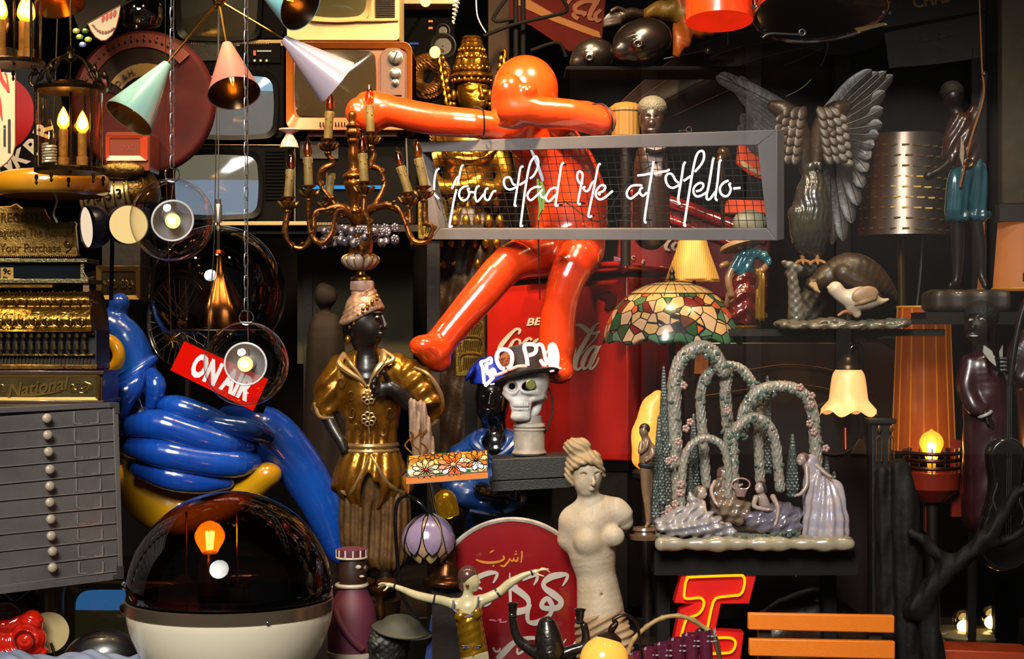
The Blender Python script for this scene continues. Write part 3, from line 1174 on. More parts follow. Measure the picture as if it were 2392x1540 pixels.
for y in (50,66):
 t.p('badge',MB().box((1006,y,-2),(10,5,3)),mat('orange_badge','b0500c',.4,em=.3))
t.p('light_strip',MB().box((967,102,-2),(22,4,3)),glow('blue_dim','4a78c8',.7))
t = T('pale_box','cream box cut by the top of the picture above the loudspeaker','box',1.05,1000,12,d=50)
t.p('box_body',MB().box((1000,-20,60),(130,56,110)),M_CREAM,bev=2)
for x,y,Y in ((994,2,.8),(1016,122,.8),(1800,408,.5)):
 t = T('round_bulb',{994: 'small lit round bulb at the top beside the cream television',1016: 'small lit round bulb left of the gold crown',1800: 'small lit bulb seen through the right end of the neon sign grid'}[x],'light bulb',Y,x,y)
 b = t.p('bulb',MB().ell((x,y,0),(13,14,13) if x < 1700 else 6),glow('bulb_soft','ffc468',4.5))
 t.p('socket',MB().lathe((x,y,8),[(6,4),(6,24),(2,26),(2,240)],ax=(0,-.2,1),n=10),M_DBRASS,b)

# ================================================================ enamel signs and old things, upper left
YB = .55
t = T('weighing_scale','red round shop scale with a pink fan dial printed with dots','scale',YB,330,330,d=40)
t.p('housing',MB().lathe((325,235,60),[(168,0),(172,12),(164,26),(154,28)],ax=(0,0,-1),n=64,sub=2),mat('dark_red_enamel','4a0a0a',.7,var=(7,'260606',.5),spec=.2))
mb = MB()
def arcpoly(cx,cy,r0,r1,a0,a1,n=24):
 P = [(cx + r1 * math.cos(math.radians(a0 + (a1 - a0) * i / n)),cy + r1 * math.sin(math.radians(a0 + (a1 - a0) * i / n))) for i in range(n + 1)]
 return P + [(cx + r0 * math.cos(math.radians(a0 + (a1 - a0) * i / n)),cy + r0 * math.sin(math.radians(a0 + (a1 - a0) * i / n))) for i in range(n,-1,-1)]
fa = t.p('dial',MB().prism(arcpoly(325,225,120,152,185,318),26,30),mat('faded_pink_print','7a4036',.7,spec=.2,var=(14,'6a3630',.5)))
mb = MB()
for i in range(19):
 a = math.radians(192 + 6.2 * i)
 mb.ell((325 + 136 * math.cos(a),225 + 136 * math.sin(a),25),(3.5,3.5,1.2),n=8,m=5)
 if i % 2:
  mb.ell((325 + 146 * math.cos(a),225 + 146 * math.sin(a),25),(1.8,1.8,1),n=6,m=4)
t.p('dial_marks',mb,mat('dark_print','241014',.5),fa)
t.p('inner_dial',MB().prism(arcpoly(325,225,20,118,190,315),28,31),mat('grey_brown_dial','241814',.7,spec=.2))
sc_ = t.p('label_band',MB().prism(arcpoly(335,240,66,96,212,292),24,28),mat('mustard_label','8a6a24',.5))
mb = MB()
for ch,a in (('D.',218),('&',232),('H.',246)):
 ar = math.radians(a)
 mb.text(ch,335 + 74 * math.cos(ar),240 + 74 * math.sin(ar),13,a + 90,d=21,ext=2,bold=.01)
t.p('lettering',mb,_m['dark_print'],sc_)
t.p('pivot',MB().lathe((240,190,24),[(13,0),(13,4),(6,8)],ax=(0,0,-1),n=20),mat('dusty_red','6c241c',.5))
t = T('hanging_pennant','white pointed tag with red and brown print hanging under the dark awning','tag',.3,240,95)
poly = [(205,55),(282,12),(278,40),(272,62),(262,82),(248,94),(236,95),(222,86),(212,72)]
t.p('tag_body',MB().prism(poly,0,3),mat('tag_white','b0a690',.5),bev=.5)
t.p('tag_edge',MB().tube([(p[0],p[1],0) for p in poly],1.4,n=5,sub=1,closed=True),mat('brown_edge','6c2c10',.5))
mb = MB()
for i in range(9):
 a = math.radians(150 - 13 * i)
 mb.box((244 + 30 * math.cos(a),46 + 32 * math.sin(a) - 2,-1.5),(4,7,2),rotm(0,0,-55 + 13 * i))
t.p('small_print',mb,mat('brown_print','6a3a28',.5))
mb = MB()
for i,x in enumerate((238,247,256,265)):
 mb.ribbon([(x,50 - i * 4,2.6),(x + 2,40 - i * 4,3),(x + 5,36 - i * 4,2),(x + 4,46 - i * 4,3),(x + 1,52 - i * 4,2)],-1,2)
t.p('red_print',mb,mat('red_print','b03018',.5))
mb = MB()
mb.tube([(282,14,2),(330,-60,4)],1.5,sub=1)
t.p('string',mb,M_CORD)
t = T('dark_canopy','dark slanting fabric canopy at the top left behind the cone shades','canopy',.35,260,60)
t.p('canopy_cloth',MB().slab([(185,72,0),(330,-10,0),(330,-80,60),(120,-80,60)],(0,4,10)),mat('brown_cloth','1c120c',.9))
mb = MB()
for i,x in enumerate((200,330,365)):
 pass
t = T('glass_garland','green and clear glass fragments hanging behind the lantern','ornament',.3,200,112)
for x,y,c in ((186,86,'8aa43c'),(199,72,'3c6a2a'),(193,104,'6a86c0'),(206,92,'a8b83c'),(178,72,'b0a848')):
 t.p('glass_piece',MB().ell((x,y,0),(9,7,5),n=6,m=4),mat('glass_bit_' + c,c,.15,coat=1.),ang=10)
t = T('glass_jug','clear glass jug standing behind the hanging white tag','jug',.4,330,60)
t.p('jug_body',MB().shell((330,60,0),[(42,0),(50,20),(46,50),(30,74),(30,100)],2,n=32,sub=3),glass('jug_glass','e0dcd0',1,.05,1.45))

# oil sign and round enamel sign at the left edge
t = T('oil_sign','white shield shaped sign with red brush strokes and the word oil','sign',.15,-10,400)
pl = [(-70,165),(36,170),(36,340),(30,362),(16,380),(0,392),(-70,410)]
t.p('board',MB().prism(pl,0,5),mat('ivory_enamel','b8a488',.4,var=(12,'a48c70',.5)),bev=1)
t.p('rim',MB().tube([(36,170,0),(36,340,0),(30,362,0),(16,380,0),(0,392,0),(-70,410,0)],1.6,n=6,sub=1),mat('rust_edge','5c3018',.5))
mb = MB()
mb.ribbon([(-2,160,6),(4,185,9),(16,205,8),(20,212,5),(16,180,3),(12,170,6)],-2,2)
mb.ribbon([(-10,205,10),(-2,235,9),(2,262,6),(5,280,2)],-2,2)
t.p('red_lettering',mb,mat('oil_red','9c2010',.4))
mb = MB()
mb.tube([(-4,300,-1),(-4,338,-1)],4,n=4,sub=1)
mb.box((11,322,-1),(5,40,2)).box((11,296,-1),(5,6,2)).box((22,318,-1),(6,78,2))
mb.ring((-22,320,-1),18,4,n=24,k=6)
t.p('black_lettering',mb,mat('oil_black','100c0c',.4),label='letters of the word Oil')
t = T('round_enamel_sign','round black sign with a red centre and white capital letters behind the lower lantern','sign',.40,-5,400)
t.p('black_ring',MB().lathe((-10,265,0),[(158,0),(158,5),(92,6),(92,0)],ax=(0,0,-1),n=64),mat('black_enamel','0c0c12',.2,coat=.7))
t.p('red_centre',MB().lathe((-10,265,0),[(92,0),(92,5),(.1,6)],ax=(0,0,-1),n=64),mat('red_enamel','8c1414',.25,coat=.7))
mb = MB()
for ch,a in (('P',42),('K',62),('N',80),('I',96),('R',20)):
 ar = math.radians(a)
 mb.text(ch,-10 + 138 * math.cos(ar),265 + 138 * math.sin(ar),38,a - 90,d=-10,ext=3,bold=.035)
t.p('white_lettering',mb,mat('white_enamel','b8b4b0',.35))

# the yellow enamel shade and its cord
t = T('yellow_enamel_lamp','shallow mustard yellow enamel lamp shade hanging above the brass till','lamp shade',-.1,125,462)
t.p('enamel_shade',MB().shell((122,402,0),[(20,2),(90,2),(122,-8),(133,-26),(130,-48),(118,-56)],3,n=56,sub=3),mat('mustard_enamel','b87c14',.22,coat=.8,var=(4,'a06a10',.4)),ang=60)
t.p('cord',MB().tube([(122,402,0),(128,200,4),(135,-60,10)],2,n=6),M_CORD)
t.p('cord_loop',MB().tube([(128,445,-8),(135,470,-8),(126,500,-4),(134,520,0)],2.6,n=6),mat('white_flex','b8aa90',.5))

# brass till with drum counters behind, its drawer below
t = T('brass_till','smaller brass cash register with red framed window and number drums, partly hidden','cash register',.45,290,480,d=60)
t.p('top_box',MB().prism(rrect(246,308,350,400,6),0,110),mat('red_brown_lacquer','6c2a14',.3,coat=.5),bev=2)
t.p('window_frame',frame_of(MB(),rrect(248,316,346,376,4),rrect(256,324,328,364,3),-6,6,4),mat('red_frame','9c3418',.3,coat=.3))
wn = t.p('window_pane',MB().box((292,344,2),(72,40,2)),M_BLACKG)
mb = MB()
mb.text('7003',302,352,12,0,d=-1,ext=1)
t.p('figures',mb,mat('dim_red_print','7c2410',.5),wn)
mb = MB().lathe((297,470,60),[(60,0),(66,20),(60,50),(48,70),(52,84)],n=36,sub=2)
t.p('curved_body',mb,mat('worn_brass','6c5224',.3,.9,var=(40,'3a2a10',.5),bump=(160,.5)))
t.p('top_medallion',MB().ell((285,398,-10),(55,22,12)),_m['worn_brass'])
dr_ = t.p('drum',MB().lathe((190,466,20),[(40,0),(42,4),(42,110),(40,114)],ax=(1,-.12,0),n=40),mat('tin_drum','8c7a58',.3,.8))
mb = MB()
for i,ch in enumerate('9353'):
 mb.text(ch,212 + 24 * i,474 - 3 * i,22,-7,d=-24,ext=3,bold=.02)
t.p('drum_figures',mb,M_BLACK,dr_)
mb = MB()
for i in range(5):
 mb.ring((200 + 24 * i,465 - 3 * i,20),43,2,ax=(1,-.12,0),n=32,k=6)
t.p('drum_bands',mb,M_BRASS,dr_)
t.p('till_drawer',MB().box((275,662,70),(104,84,140)),mat('bronze_drawer','3c2e1a',.35,.8,var=(50,'1e160c',.5)),bev=2)
mb = MB()
frame_of(mb,rrect(226,622,328,700,3),rrect(238,634,318,690,3),-6,4,3)
for s_ in (-1,1):
 for i in range(3):
  cx = 278 + s_ * (10 + 11 * i)
  mb.tube([(cx + 7 * math.cos(a * .8) * (1 - a / 10),662 + (14 - 3 * i) * math.sin(a * .8 + i) * (1 - a / 12),-2) for a in range(9)],1.3,n=5,sub=2)
t.p('drawer_ornament',mb,mat('dull_brass','6a5228',.35,.9))
t.p('body_column',MB().box((275,552,90),(90,150,110)),M_DARKWOOD)

# two round spot lamps
for lab,c,ax,R in (('dark blue spot lamp seen slanting, its white face turned to the left',(203,531,0),(-.82,.10,-.52),49),
 ('dark blue spot lamp with a large round white face half behind the glass globe',(300,525,0),(.35,.05,-.94),46)):
 t = T('spot_lamp',lab,'spotlight',.05,c[0],c[1] + 50,'round faced spot lamps beside the brass till')
 a = V(ax).normalized()
 L_ = 52 if ax[0] < 0 else 95
 b = V(c) - a * L_
 t.p('can',MB().shell(tuple(b),[(R * .45,0),(R * .8,8),(R,28),(R,L_)],2,ax=tuple(a),n=40,sub=2),mat('navy_metal','14142c',.35,.3))
 t.p('diffuser',MB().lathe(tuple(V(c) - a * 4),[(R - 1,0),(R - 2,3),(.1,5)],ax=tuple(a),n=40),glow('disc_light','ffd890',1.15) if ax[0] > 0 else glow('disc_light_white','ffe2c0',1.1))
 t.p('stalk',MB().tube([tuple(b),(c[0] + 45,540,60),(c[0] + 40,700,70)],5,n=8),M_BLACK)

# ================================================================ the big brass cash register and the steel drawer cabinet
YR = -.02
t = T('cash_register','ornate brass antique cash register standing on the steel drawer cabinet','cash register',YR,60,940,d=120)
MO = mat('ornate_brass','9a7028',.3,.92,var=(22,'54390f',.5),bump=(70,.9))
MW = mat('till_wood','3a1c0c',.35,coat=.3,var=(12,'1e0e06',.5))
# crown plate
def mir(P):
 return P
poly = [(-150,482),(-10,482),(20,480),(34,474),(46,484),(94,484),(99,488),(104,500),(112,512),(128,519),(150,518),(168,516),(174,522),(172,530),(178,590),(180,598),(-150,598)]
cp = t.p('crown_plate',MB().prism(poly,14,30),mat('pressed_brass','8c6a30',.38,.85,var=(14,'5c421c',.5),bump=(260,.35)),bev=1.5)
mb = MB()
mb.text('REGISTER',104,518,22,0,sx=.8,bold=.01,ext=3,d=11,align='RIGHT')
mb.text('Registers The Amount',170,552,20,0,sx=.72,bold=.008,ext=3,d=11,align='RIGHT')
mb.text('Of Your Purchase',140,588,20,0,sx=.85,bold=.008,ext=3,d=11,align='RIGHT')
t.p('raised_lettering',mb,M_BRASS,cp)
mb = MB()
for i in range(66):
 mb.ell((-140 + 4.8 * i,599,12),1.8,n=6,m=4)
for p in cr([(20,486),(34,480),(46,490),(92,490),(100,506),(114,519),(130,525),(165,523),(172,590)],4):
 mb.ell((p[0],p[1],12),1.3,n=6,m=4)
mb.ring((155,570,12),8,1.4,n=16,k=5).ell((155,570,12),(5,5,2))
mb.tube([(150,590,12),(162,580,12),(168,560,12),(160,540,12),(150,545,12)],1.4,n=5)
t.p('beading',mb,M_BRASS,cp)
t.p('indicator_window',MB().box((10,632,60),(370,46,110)),mat('till_glass_dark','15181a',.08,coat=1.),bev=2)
mb = MB()
mb.box((10,609,50),(392,9,120)).box((12,657,45),(398,10,130)).box((192,632,5),(9,44,12))
t.p('window_frame',mb,mat('nickel_brass','7a6c48',.3,.9,bump=(200,.3)),bev=1)
mb = MB()
mb.box((16,638,2),(30,26,2))
fl = t.p('price_flag',mb,mat('mustard_flag','9c7420',.45))
mb = MB().text('9c',16,640,13,0,d=-1,ext=2,bold=.02)
mb.text('70c',12,652,6,0,d=-1,ext=2)
t.p('flag_print',mb,M_BLACK,fl)
t.p('gold_bar',MB().box((0,667,-4),(252,12,14)),M_GOLDB,bev=2)
# swelling scroll body: side profile in depth and height swept across
prof = [(676,30),(684,8),(700,-6),(716,-2),(724,-14),(745,-26),(762,-22),(775,-34)]
mb = MB()
pp = cr([(a,b) for a,b in prof],5)
xr = lambda y: 205 + 16 * max(0,(y - 690) / 85) ** .5 if y > 690 else 205
vs,fs = [],[]
for (y,d) in pp:
 for x in (-150,xr(y)):
  vs.append((x,y,d))
for (y,d) in pp[::-1]:
 for x in (-150,xr(y)):
  vs.append((x,y,150))
n = len(vs) // 2
for i in range(n):
 j = (i + 1) % n
 fs.append((2 * i,2 * j,2 * j + 1,2 * i + 1))
fs += [tuple(2 * i for i in range(n))[::-1],tuple(2 * i + 1 for i in range(n))]
mb.add(vs,fs)
bd = t.p('scroll_body',mb,MO,bev=1)
mb = MB()
rnd = random.Random(3)
for i in range(9):
 cx = -20 + 27 * i
 for s_ in (-1,1):
  sp = [(cx + s_ * (3 + 9 * math.cos(a * .75) * (1 - a / 11)),753 + 11 * math.sin(a * .75) * (1 - a / 12),-29) for a in range(10)]
  mb.tube(sp,1.5,n=5,sub=2)
 mb.ell((cx,748,-28),(3,6,3),n=8,m=6)
for cx in (40,120,190):
 for k in range(9):
  mb.tube([(cx - 34 + 8 * k,712 + 3 * math.sin(k * 2),-4),(cx - 30 + 8 * k,704 - (3 if k % 2 else -3),-8),(cx - 24 + 8 * k,710,-4)],2.2,n=5)
for k in range(25):
 mb.tube([(2 + 8.5 * k,690,-1),(5 + 8.5 * k,684 - 2 * (k % 3),-3),(9 + 8.5 * k,691,-1)],1.7,n=5)
for s_ in range(3):
 cx = 30 + s_ * 62
 mb.tube([(cx + 22 * math.cos(a * .6) * (1 - a / 14),738 + 8 * math.sin(a * .6) * (1 - a / 14) - 4,-22) for a in range(13)],1.3,n=5,sub=2)
t.p('scroll_relief',mb,M_BRASS,bd)
# key rows
t.p('key_bank',MB().box((35,822,66),(380,100,130)),mat('till_black','0a0806',.4))  # plain near-black body behind the keys
for row,(y,n_,off,w_) in enumerate(((786,12,12,18),(812,12,12,18))):
 for i in range(n_):
  x = off + 17.6 * i - 4
  if x > 215:
   continue
  kk = t.p('key',MB().box((x,y - 14 + row * 2,-12 + 0 * row),(8,5,22)).lathe((x,y - 12 + row * 2,-20),[(3,0),(5,4),(6.5,14),(2,20)],ax=(0,1,.1),n=8),mat('key_metal','5a4a30',.3,.85))
mb = MB()
for i in range(26):
 mb.tube([(-2 + 8.5 * i,828,-2),(-2 + 8.5 * i,852,-4)],1.6,n=5,sub=1)
t.p('key_stems',mb,mat('key_stem','4a3c28',.35,.8))
t.p('key_plate',MB().box((36,829,-2),(372,4,24)).box((36,780,0),(372,5,26)),MO)
t.p('lower_rail',MB().box((40,857,40),(386,12,128)),M_GOLD,bev=2)
t.p('price_tag',MB().prism([(197,650),(203,643),(209,650),(211,680),(206,683),(196,681)],-10,-8),mat('card_tag','7a5234',.7))
t.p('tag_string',MB().tube([(203,648,-9),(197,635,-6),(192,628,0)],.8,n=5),mat('string','b0a48c',.8))
t.p('base_box',MB().box((45,903,60),(400,68,160)),MW,bev=3)
mb = MB()
mb.box((44,870,55),(412,10,172)).box((44,938,55),(412,8,172))
t.p('base_moulding',mb,MW,bev=2)
dp = t.p('drawer_front',MB().box((30,903,-22),(420,54,8)),mat('drawer_bronze','5a4a26',.38,.8,var=(20,'3a2e16',.5)),bev=1)
mb = MB()
frame_of(mb,rrect(-160,874,238,934,3),rrect(-150,881,230,927,3),-30,-22,3)
mb.text('National',95,918,30,-8,sx=.95,bold=.02,ext=4,d=-30,shear=.35)
mb.ribbon([(46,925,2),(90,922,6),(152,913,1)],-29,3)
for cx,s_,ph in ((178,1,0),(200,-1,1),(215,1,2),(14,1,0),(186,-1,2.4),(208,1,3.5)):
 mb.tube([(cx + s_ * 11 * math.cos(a * .7 + ph) * (1 - a / 12),904 + 14 * math.sin(a * .7 + ph) * (1 - a / 12),-28) for a in range(11)],1.3,n=5,sub=2)
t.p('drawer_relief',mb,mat('relief_brass','9c7a3c',.28,.95),dp)

# steel drawer cabinet
YD = -.05
pc = Pl(YD,(0,950,-.25),(285,945,-.05),(285,1360,-.05))
t = T('drawer_cabinet','grey steel cabinet of ten shallow drawers with round ivory knobs','drawer cabinet',YD,120,1362)
MG = mat('grey_steel_paint','6a6462',.42,.25,var=(6,'4e4a4c',.6),bump=(120,.15))
mb = MB()
mb.prism([(-110,960),(275,941),(287,1352),(-110,1400)],8,330,pc)
t.p('carcass',mb,mat('cabinet_inside','2c2826',.5,.2),bev=1)
mb = MB()
for q in ([(-110,957),(274,940),(274,952),(-110,971)],[(262,946),(275,941),(287,1352),(276,1340)],[(-110,1384),(278,1337),(287,1353),(-110,1402)]):
 mb.prism(q,-3,20,pc)
t.p('front_frame',mb,MG,bev=1.5)
mb = MB()
mb.prism([(254,941),(276,941),(277,966),(268,966),(267,952),(254,952)],-5,-3,pc)
mb.prism([(270,1322),(286,1322),(287,1353),(262,1353),(262,1343),(271,1342)],-5,-3,pc)
t.p('corner_brace',mb,M_STEEL)
yl = [972,1012,1053,1093,1133,1172,1212,1251,1290,1331,1372]
yr = [952,990,1031,1069,1107,1147,1186,1224,1261,1299,1337]
kx = [(103,977),(105,1016),(107,1055),(110,1096),(110,1135),(110,1173),(112,1212),(113,1251),(116,1287),(116,1325)]
for i in range(10):
 e = lambda x,a,b: a + (b - a) * x / 268
 yA,yB = (lambda x: e(x,yl[i],yr[i])),(lambda x: e(x,yl[i + 1],yr[i + 1]))
 xr_ = 264 + i * 1.2
 dw = t.p('drawer',MB().prism([(-110,yA(-110) + 1.5),(xr_,yA(xr_) + 1.5),(xr_,yB(xr_) - 2),(-110,yB(-110) - 2)],0,12,pc),MG,bev=1.2)
 t.p('drawer_lip',MB().prism([(-110,yB(-110) - 4),(xr_,yB(xr_) - 4),(xr_,yB(xr_) - 1.2),(-110,yB(-110) - 1.2)],-3,0,pc),mat('worn_steel_edge','8c8886',.35,.6),dw)
 kc = pc(V((kx[i][0],kx[i][1],0)))
 ax = -pc.nrm()
 t.p('knob',MB().lathe(tuple(kc),[(5,0),(5,5),(9,8),(11,13),(10,18),(5,21),(.2,22)],ax=tuple(ax),n=20,sub=2),mat('ivory_knob','9c8c7c',.35,coat=.2),dw)
 x0,x1 = 172 + i * 1.3,228 + i * 1.3
 y0,y1 = yA(200) + 5,yB(200) - 7
 mb = MB()
 for pp_ in ([(x1 - 18,y1 + .5),(x1 - 4,y1),(x1,y1 - 4),(x1,y0)],[(x0 + 18,y1 + 1.5),(x0 + 4,y1 + 2),(x0,y1 - 3),(x0,y0)]):
  mb.tube([tuple(pc(V((a,b,-2)))) for a,b in pp_],2.4,n=5,sub=2)
 t.p('label_holder',mb,mat('label_steel','a09a98',.3,.7),dw)

# ================================================================ the big orange-red figure sitting on the red drinks cooler
YO = .15
M_OR = mat('orange_gloss_paint','d04010',.22,coat=.8,var=(3,'b82a08',.5))
s = S(4.5,14)
s.e((1228,200,70),(78,82,76)).e((1212,262,60),(62,66,58),40)
s.ch([(1230,262,90,48),(1300,262,80,40),(1370,262,50,33),(1408,282,10,33),(1398,292,-45,32)],10,2)
s.ch([(1398,292,-48,32),(1330,276,-66,35),(1262,272,-74,36),(1236,264,-78,34)],8,2)
s.e((1192,236,-84),(34,52,30),22).e((1180,218,-84),(25,26,28),14).e((1204,272,-82),(42,30,30),16).e((1232,226,-88),(22,20,24),10).e((1196,298,-66),(34,12,24),10)
s.ch([(1232,310,90,52),(1170,294,40,36),(1110,287,16,34),(1020,277,36,37),(930,256,62,36),(892,246,72,38)],12,2)
s.e((862,262,74),(40,42,36),16).e((866,224,70),(24,22,24),12).e((826,254,70),(26,34,26),9).e((846,222,76),(20,18,20),8)
s.ch([(1240,270,110,50),(1285,340,170,88),(1330,450,200,100),(1335,560,180,88)],30,2)
s.ch([(1320,575,150,62),(1250,590,100,52),(1190,612,50,44),(1130,680,20,42),(1070,750,0,37),(1030,800,-8,36)],14,2)
s.e((1012,822,-20),(38,36,42),18).e((992,808,-44),(34,26,36),16).e((1024,846,-8),(30,24,30),12)
s.ch([(1360,572,140,60),(1352,600,70,52),(1326,650,44,44),(1306,730,44,42),(1302,810,44,44)],14,2)
s.e((1300,856,40),(40,34,46),18).e((1306,872,10),(36,26,36),14)
t = T('seated_figure','big glossy orange red rounded figure sitting with long arms and dangling legs','figure',YO,1290,640,d=120)
t.p('figure_body',s,M_OR)
mb = MB()
for pts in ([(1108,256,-44),(1120,258,-50),(1130,268,-50),(1132,300,-42),(1130,318,-20)],[(1384,244,-4),(1408,252,-55),(1424,280,-80),(1426,312,-60)]):
 t.p('tie_wire',MB().tube(pts,2,n=6),M_CORD)

# the Coca-Cola cooler it sits on
YK = .50
pk = Pl(YK,(1136,669,.74),(1467,643,.50),(1467,1078,.50))
MR = mat('cola_red','961206',.35,coat=.3,var=(3,'7c0c04',.5),bump=(30,.06))
t = T('drinks_cooler','large red drinks cooler with white Coca-Cola lettering under the seated figure','cooler',YK,1300,1090,d=100)
t.p('cooler_body',MB().prism([(1136,672),(1467,645),(1467,1078),(1136,1070)],0,330,pk),MR,bev=5)
t.p('lid',MB().prism([(1130,646),(1472,618),(1472,634),(1130,662)],-14,338,pk),mat('cola_red_lid','8c1410',.25,coat=.8),bev=6)
t.p('lid_handle',MB().tube([tuple(pk(V(q))) for q in [(1250,640,-30),(1256,634,-36),(1440,620,-36),(1462,622,-30),(1464,634,-14)]],8,n=10),_m['cola_red_lid'])
t.p('plinth',MB().prism([(1140,1070),(1463,1078),(1463,1102),(1140,1094)],12,320,pk),M_BLACK)
t.p('crate',MB().prism([(1150,1098),(1455,1104),(1455,1424),(1150,1424)],20,300,pk),M_DARKWOOD)
K = lambda p: via(7.97,1130,7.97,720,[(a,b,c / 7.97) for a,b,c in p])
mb = MB()
for st_ in ([(650,490,30),(680,430,50),(640,385,50),(560,430,60),(440,560,85),(330,700,90),(290,850,80),(340,980,60),(450,1000,40),(560,930,30)],
   [(620,570,30),(540,640,60),(480,800,70),(520,930,50),(620,850,30),(680,700,50),(670,600,35),(600,580,30)],
   [(900,600,40),(850,560,45),(770,640,70),(700,820,80),(760,940,50),(860,900,30)],[(1020,570,30),(960,640,80),(900,850,80),(940,950,50)],
   [(1080,560,40),(1040,700,70),(980,880,60),(1040,950,40)],[(1150,800,40),(1330,800,40)],
   [(1700,560,30),(1500,640,90),(1460,900,90),(1560,1050,60)],
   [(1680,460,12),(1690,350,22),(1740,315,35),(1820,330,75),(1960,425,90),(2060,470,60),(2160,440,40)],
   [(1640,800,15),(1660,740,35),(1710,760,38),(1700,860,32),(1640,895,25),(1630,830,18)],[(1710,880,25),(1670,960,22),(1625,1050,20)],
   [(2150,280,12),(2060,350,55),(1900,620,80),(1760,880,92),(1708,1060,90),(1750,1145,55),(1840,1090,40),(1920,960,20)],[(2150,430,22),(2080,570,20),(1950,720,16),(1830,870,14)],
   [(2130,730,50),(2050,720,55),(1960,800,75),(1880,950,85),(1850,1060,75),(1890,1130,45),(1980,1050,25),(2080,850,30)],
   [(2185,700,15),(2110,790,75),(2020,980,90),(1980,1090,75),(2030,1125,45),(2110,1030,28),(2150,920,18)]):
 mb.ribbon(K(st_),-2,2,fn=pk)
t.p('script_lettering',mb,mat('cola_white','a89c90',.45))
mb = MB()
mb.text('BE',1246,760,17,-4,sx=1.3,bold=.03,shear=.3,d=-2,ext=2,fn=pk)
t.p('small_lettering',mb,_m['cola_white'])
mb = MB()
mb.prism([(1400,690),(1422,680),(1442,690),(1440,712),(1424,724),(1414,716),(1420,700)],-5,-1,pk)
t.p('opener',mb,mat('dark_recess','2a0806',.4))

# round red drinks sign with Arabic lettering
YA = .03
t = T('round_sign','round red enamel sign with white Arabic and Coca-Cola script and a white rim','sign',YA,1197,1590)
cx,cy,R = 1197,1396,187
t.p('disc',MB().lathe((cx,cy,3),[(R,0),(R,3),(R - 9,5),(.1,5)],ax=(0,0,-1),n=96,squash=1.0),mat('crimson_enamel','7c0a12',.22,coat=1.,var=(3.5,'64060c',.5)))
t.p('white_rim',MB().lathe((cx,cy,1),[(R - 9,2),(R - 9,5),(R - 3,6.5),(R + 1,4),(R + 1,0)],ax=(0,0,-1),n=96),mat('rim_white','a89c90',.4,var=(18,'7a6e62',.35)))
K = lambda p: via(5.5,1050,5.5,1260,[(a,b,c / 4.5) for a,b,c in p])
mb = MB()
for st_ in ([(1450,600,12),(1500,520,32),(1515,455,30),(1430,455,60),(1300,485,70),(1210,560,50),(1230,630,55),(1330,700,75),(1430,790,60),(1400,870,60),(1290,890,55),(1190,870,50),(1200,800,50),(1260,760,50),(1310,830,55),(1320,900,40),(1260,1000,50),(1120,1070,60),(1020,1060,40),(1000,980,45),(1020,850,40),(1000,760,60),(910,680,70),(810,610,60),(880,600,20)],
   [(1030,830,50),(1000,890,60),(930,920,70),(860,930,75)],[(775,430,8),(775,560,30),(780,700,32),(785,850,28)],
   [(1080,590,12),(1120,520,32),(1125,465,28),(1040,465,55),(930,510,50)],[(560,560,14),(600,490,32),(610,435,28),(520,430,50),(400,470,55),(320,520,60),(330,590,40),(420,640,14)],
   [(545,740,16),(520,800,40),(450,840,45),(430,800,20)],
   [(620,1540,60),(700,1450,70),(800,1350,60),(900,1290,40),(1000,1270,40),(1100,1270,36),(1120,1300,14)],[(870,1400,20),(880,1470,24),(960,1420,24),(1010,1330,24),(980,1290,20)],
   [(560,1390,20),(590,1440,20),(640,1430,24),(650,1395,12)],[(1460,1330,20),(1500,1280,8)],
   [(-40,1330,60),(60,1240,50),(130,1210,40)],[(20,1500,50),(60,1420,50),(110,1370,20)]):
 mb.ribbon(K(st_),-4,2)
t.p('white_lettering',mb,mat('sign_white','a0948c',.4))
mb = MB()
for st_ in ([(930,150,16),(930,220,16),(918,300,10)],[(880,230,14),(870,275,18),(840,275,14),(825,240,10),(815,275,16),(790,272,14),(775,245,10),(760,280,16),(735,310,18),(700,345,20),(650,335,12)],
   [(690,210,16),(700,250,20),(640,285,22),(520,300,26),(420,290,24),(340,260,12)],[(555,335,18),(575,345,16)],[(520,175,14),(545,155,18),(570,145,10)],[(850,150,14),(862,160,12)],[(835,190,14),(870,190,14)]):
 mb.ribbon(K(st_),-4,2)
t.p('yellow_lettering',mb,mat('sign_yellow','b06c08',.4))
mb = MB()
for st_ in ([(510,1035,10),(560,1040,14),(600,1050,8)],[(620,1040,8),(660,1030,14),(650,1065,8),(720,1060,12),(740,1050,8)]):
 mb.ribbon(K(st_),-4,2)
t.p('pink_lettering',mb,mat('sign_pink','b06070',.4))

# red ice cooler behind, tilted, and the red poster high up
YI = 1.0
pi_ = Pl(YI,(1436,600,1.12),(1790,700,.98),(1450,470,1.12))
t = T('ice_cooler','dark red tilted ice cooler with Coca-Cola script, ICE letters and a chrome edged lid','cooler',YI,1600,680,d=100)
t.p('cooler_body',MB().prism([(1452,448),(1800,540),(1790,720),(1640,690),(1436,618)],6,220,pi_),mat('ice_red','6c0f12',.25,coat=.8,var=(5,'520a0e',.4)),bev=6)
t.p('lid_rail',MB().tube([tuple(pi_(V(q))) for q in [(1470,448,0),(1560,470,-6),(1660,505,-8),(1790,560,0)]],15,n=10),mat('ice_bright','a41414',.2,coat=1.))
t.p('lower_rail',MB().tube([tuple(pi_(V(q))) for q in [(1530,500,-4),(1600,525,-10),(1700,565,-8),(1790,600,0)]],9,n=10),_m['ice_bright'])
t.p('chrome_strip',MB().tube([tuple(pi_(V(q))) for q in [(1574,474,-24),(1600,486,-24)]],3,n=6,sub=1),M_CHROME)
mb = MB()
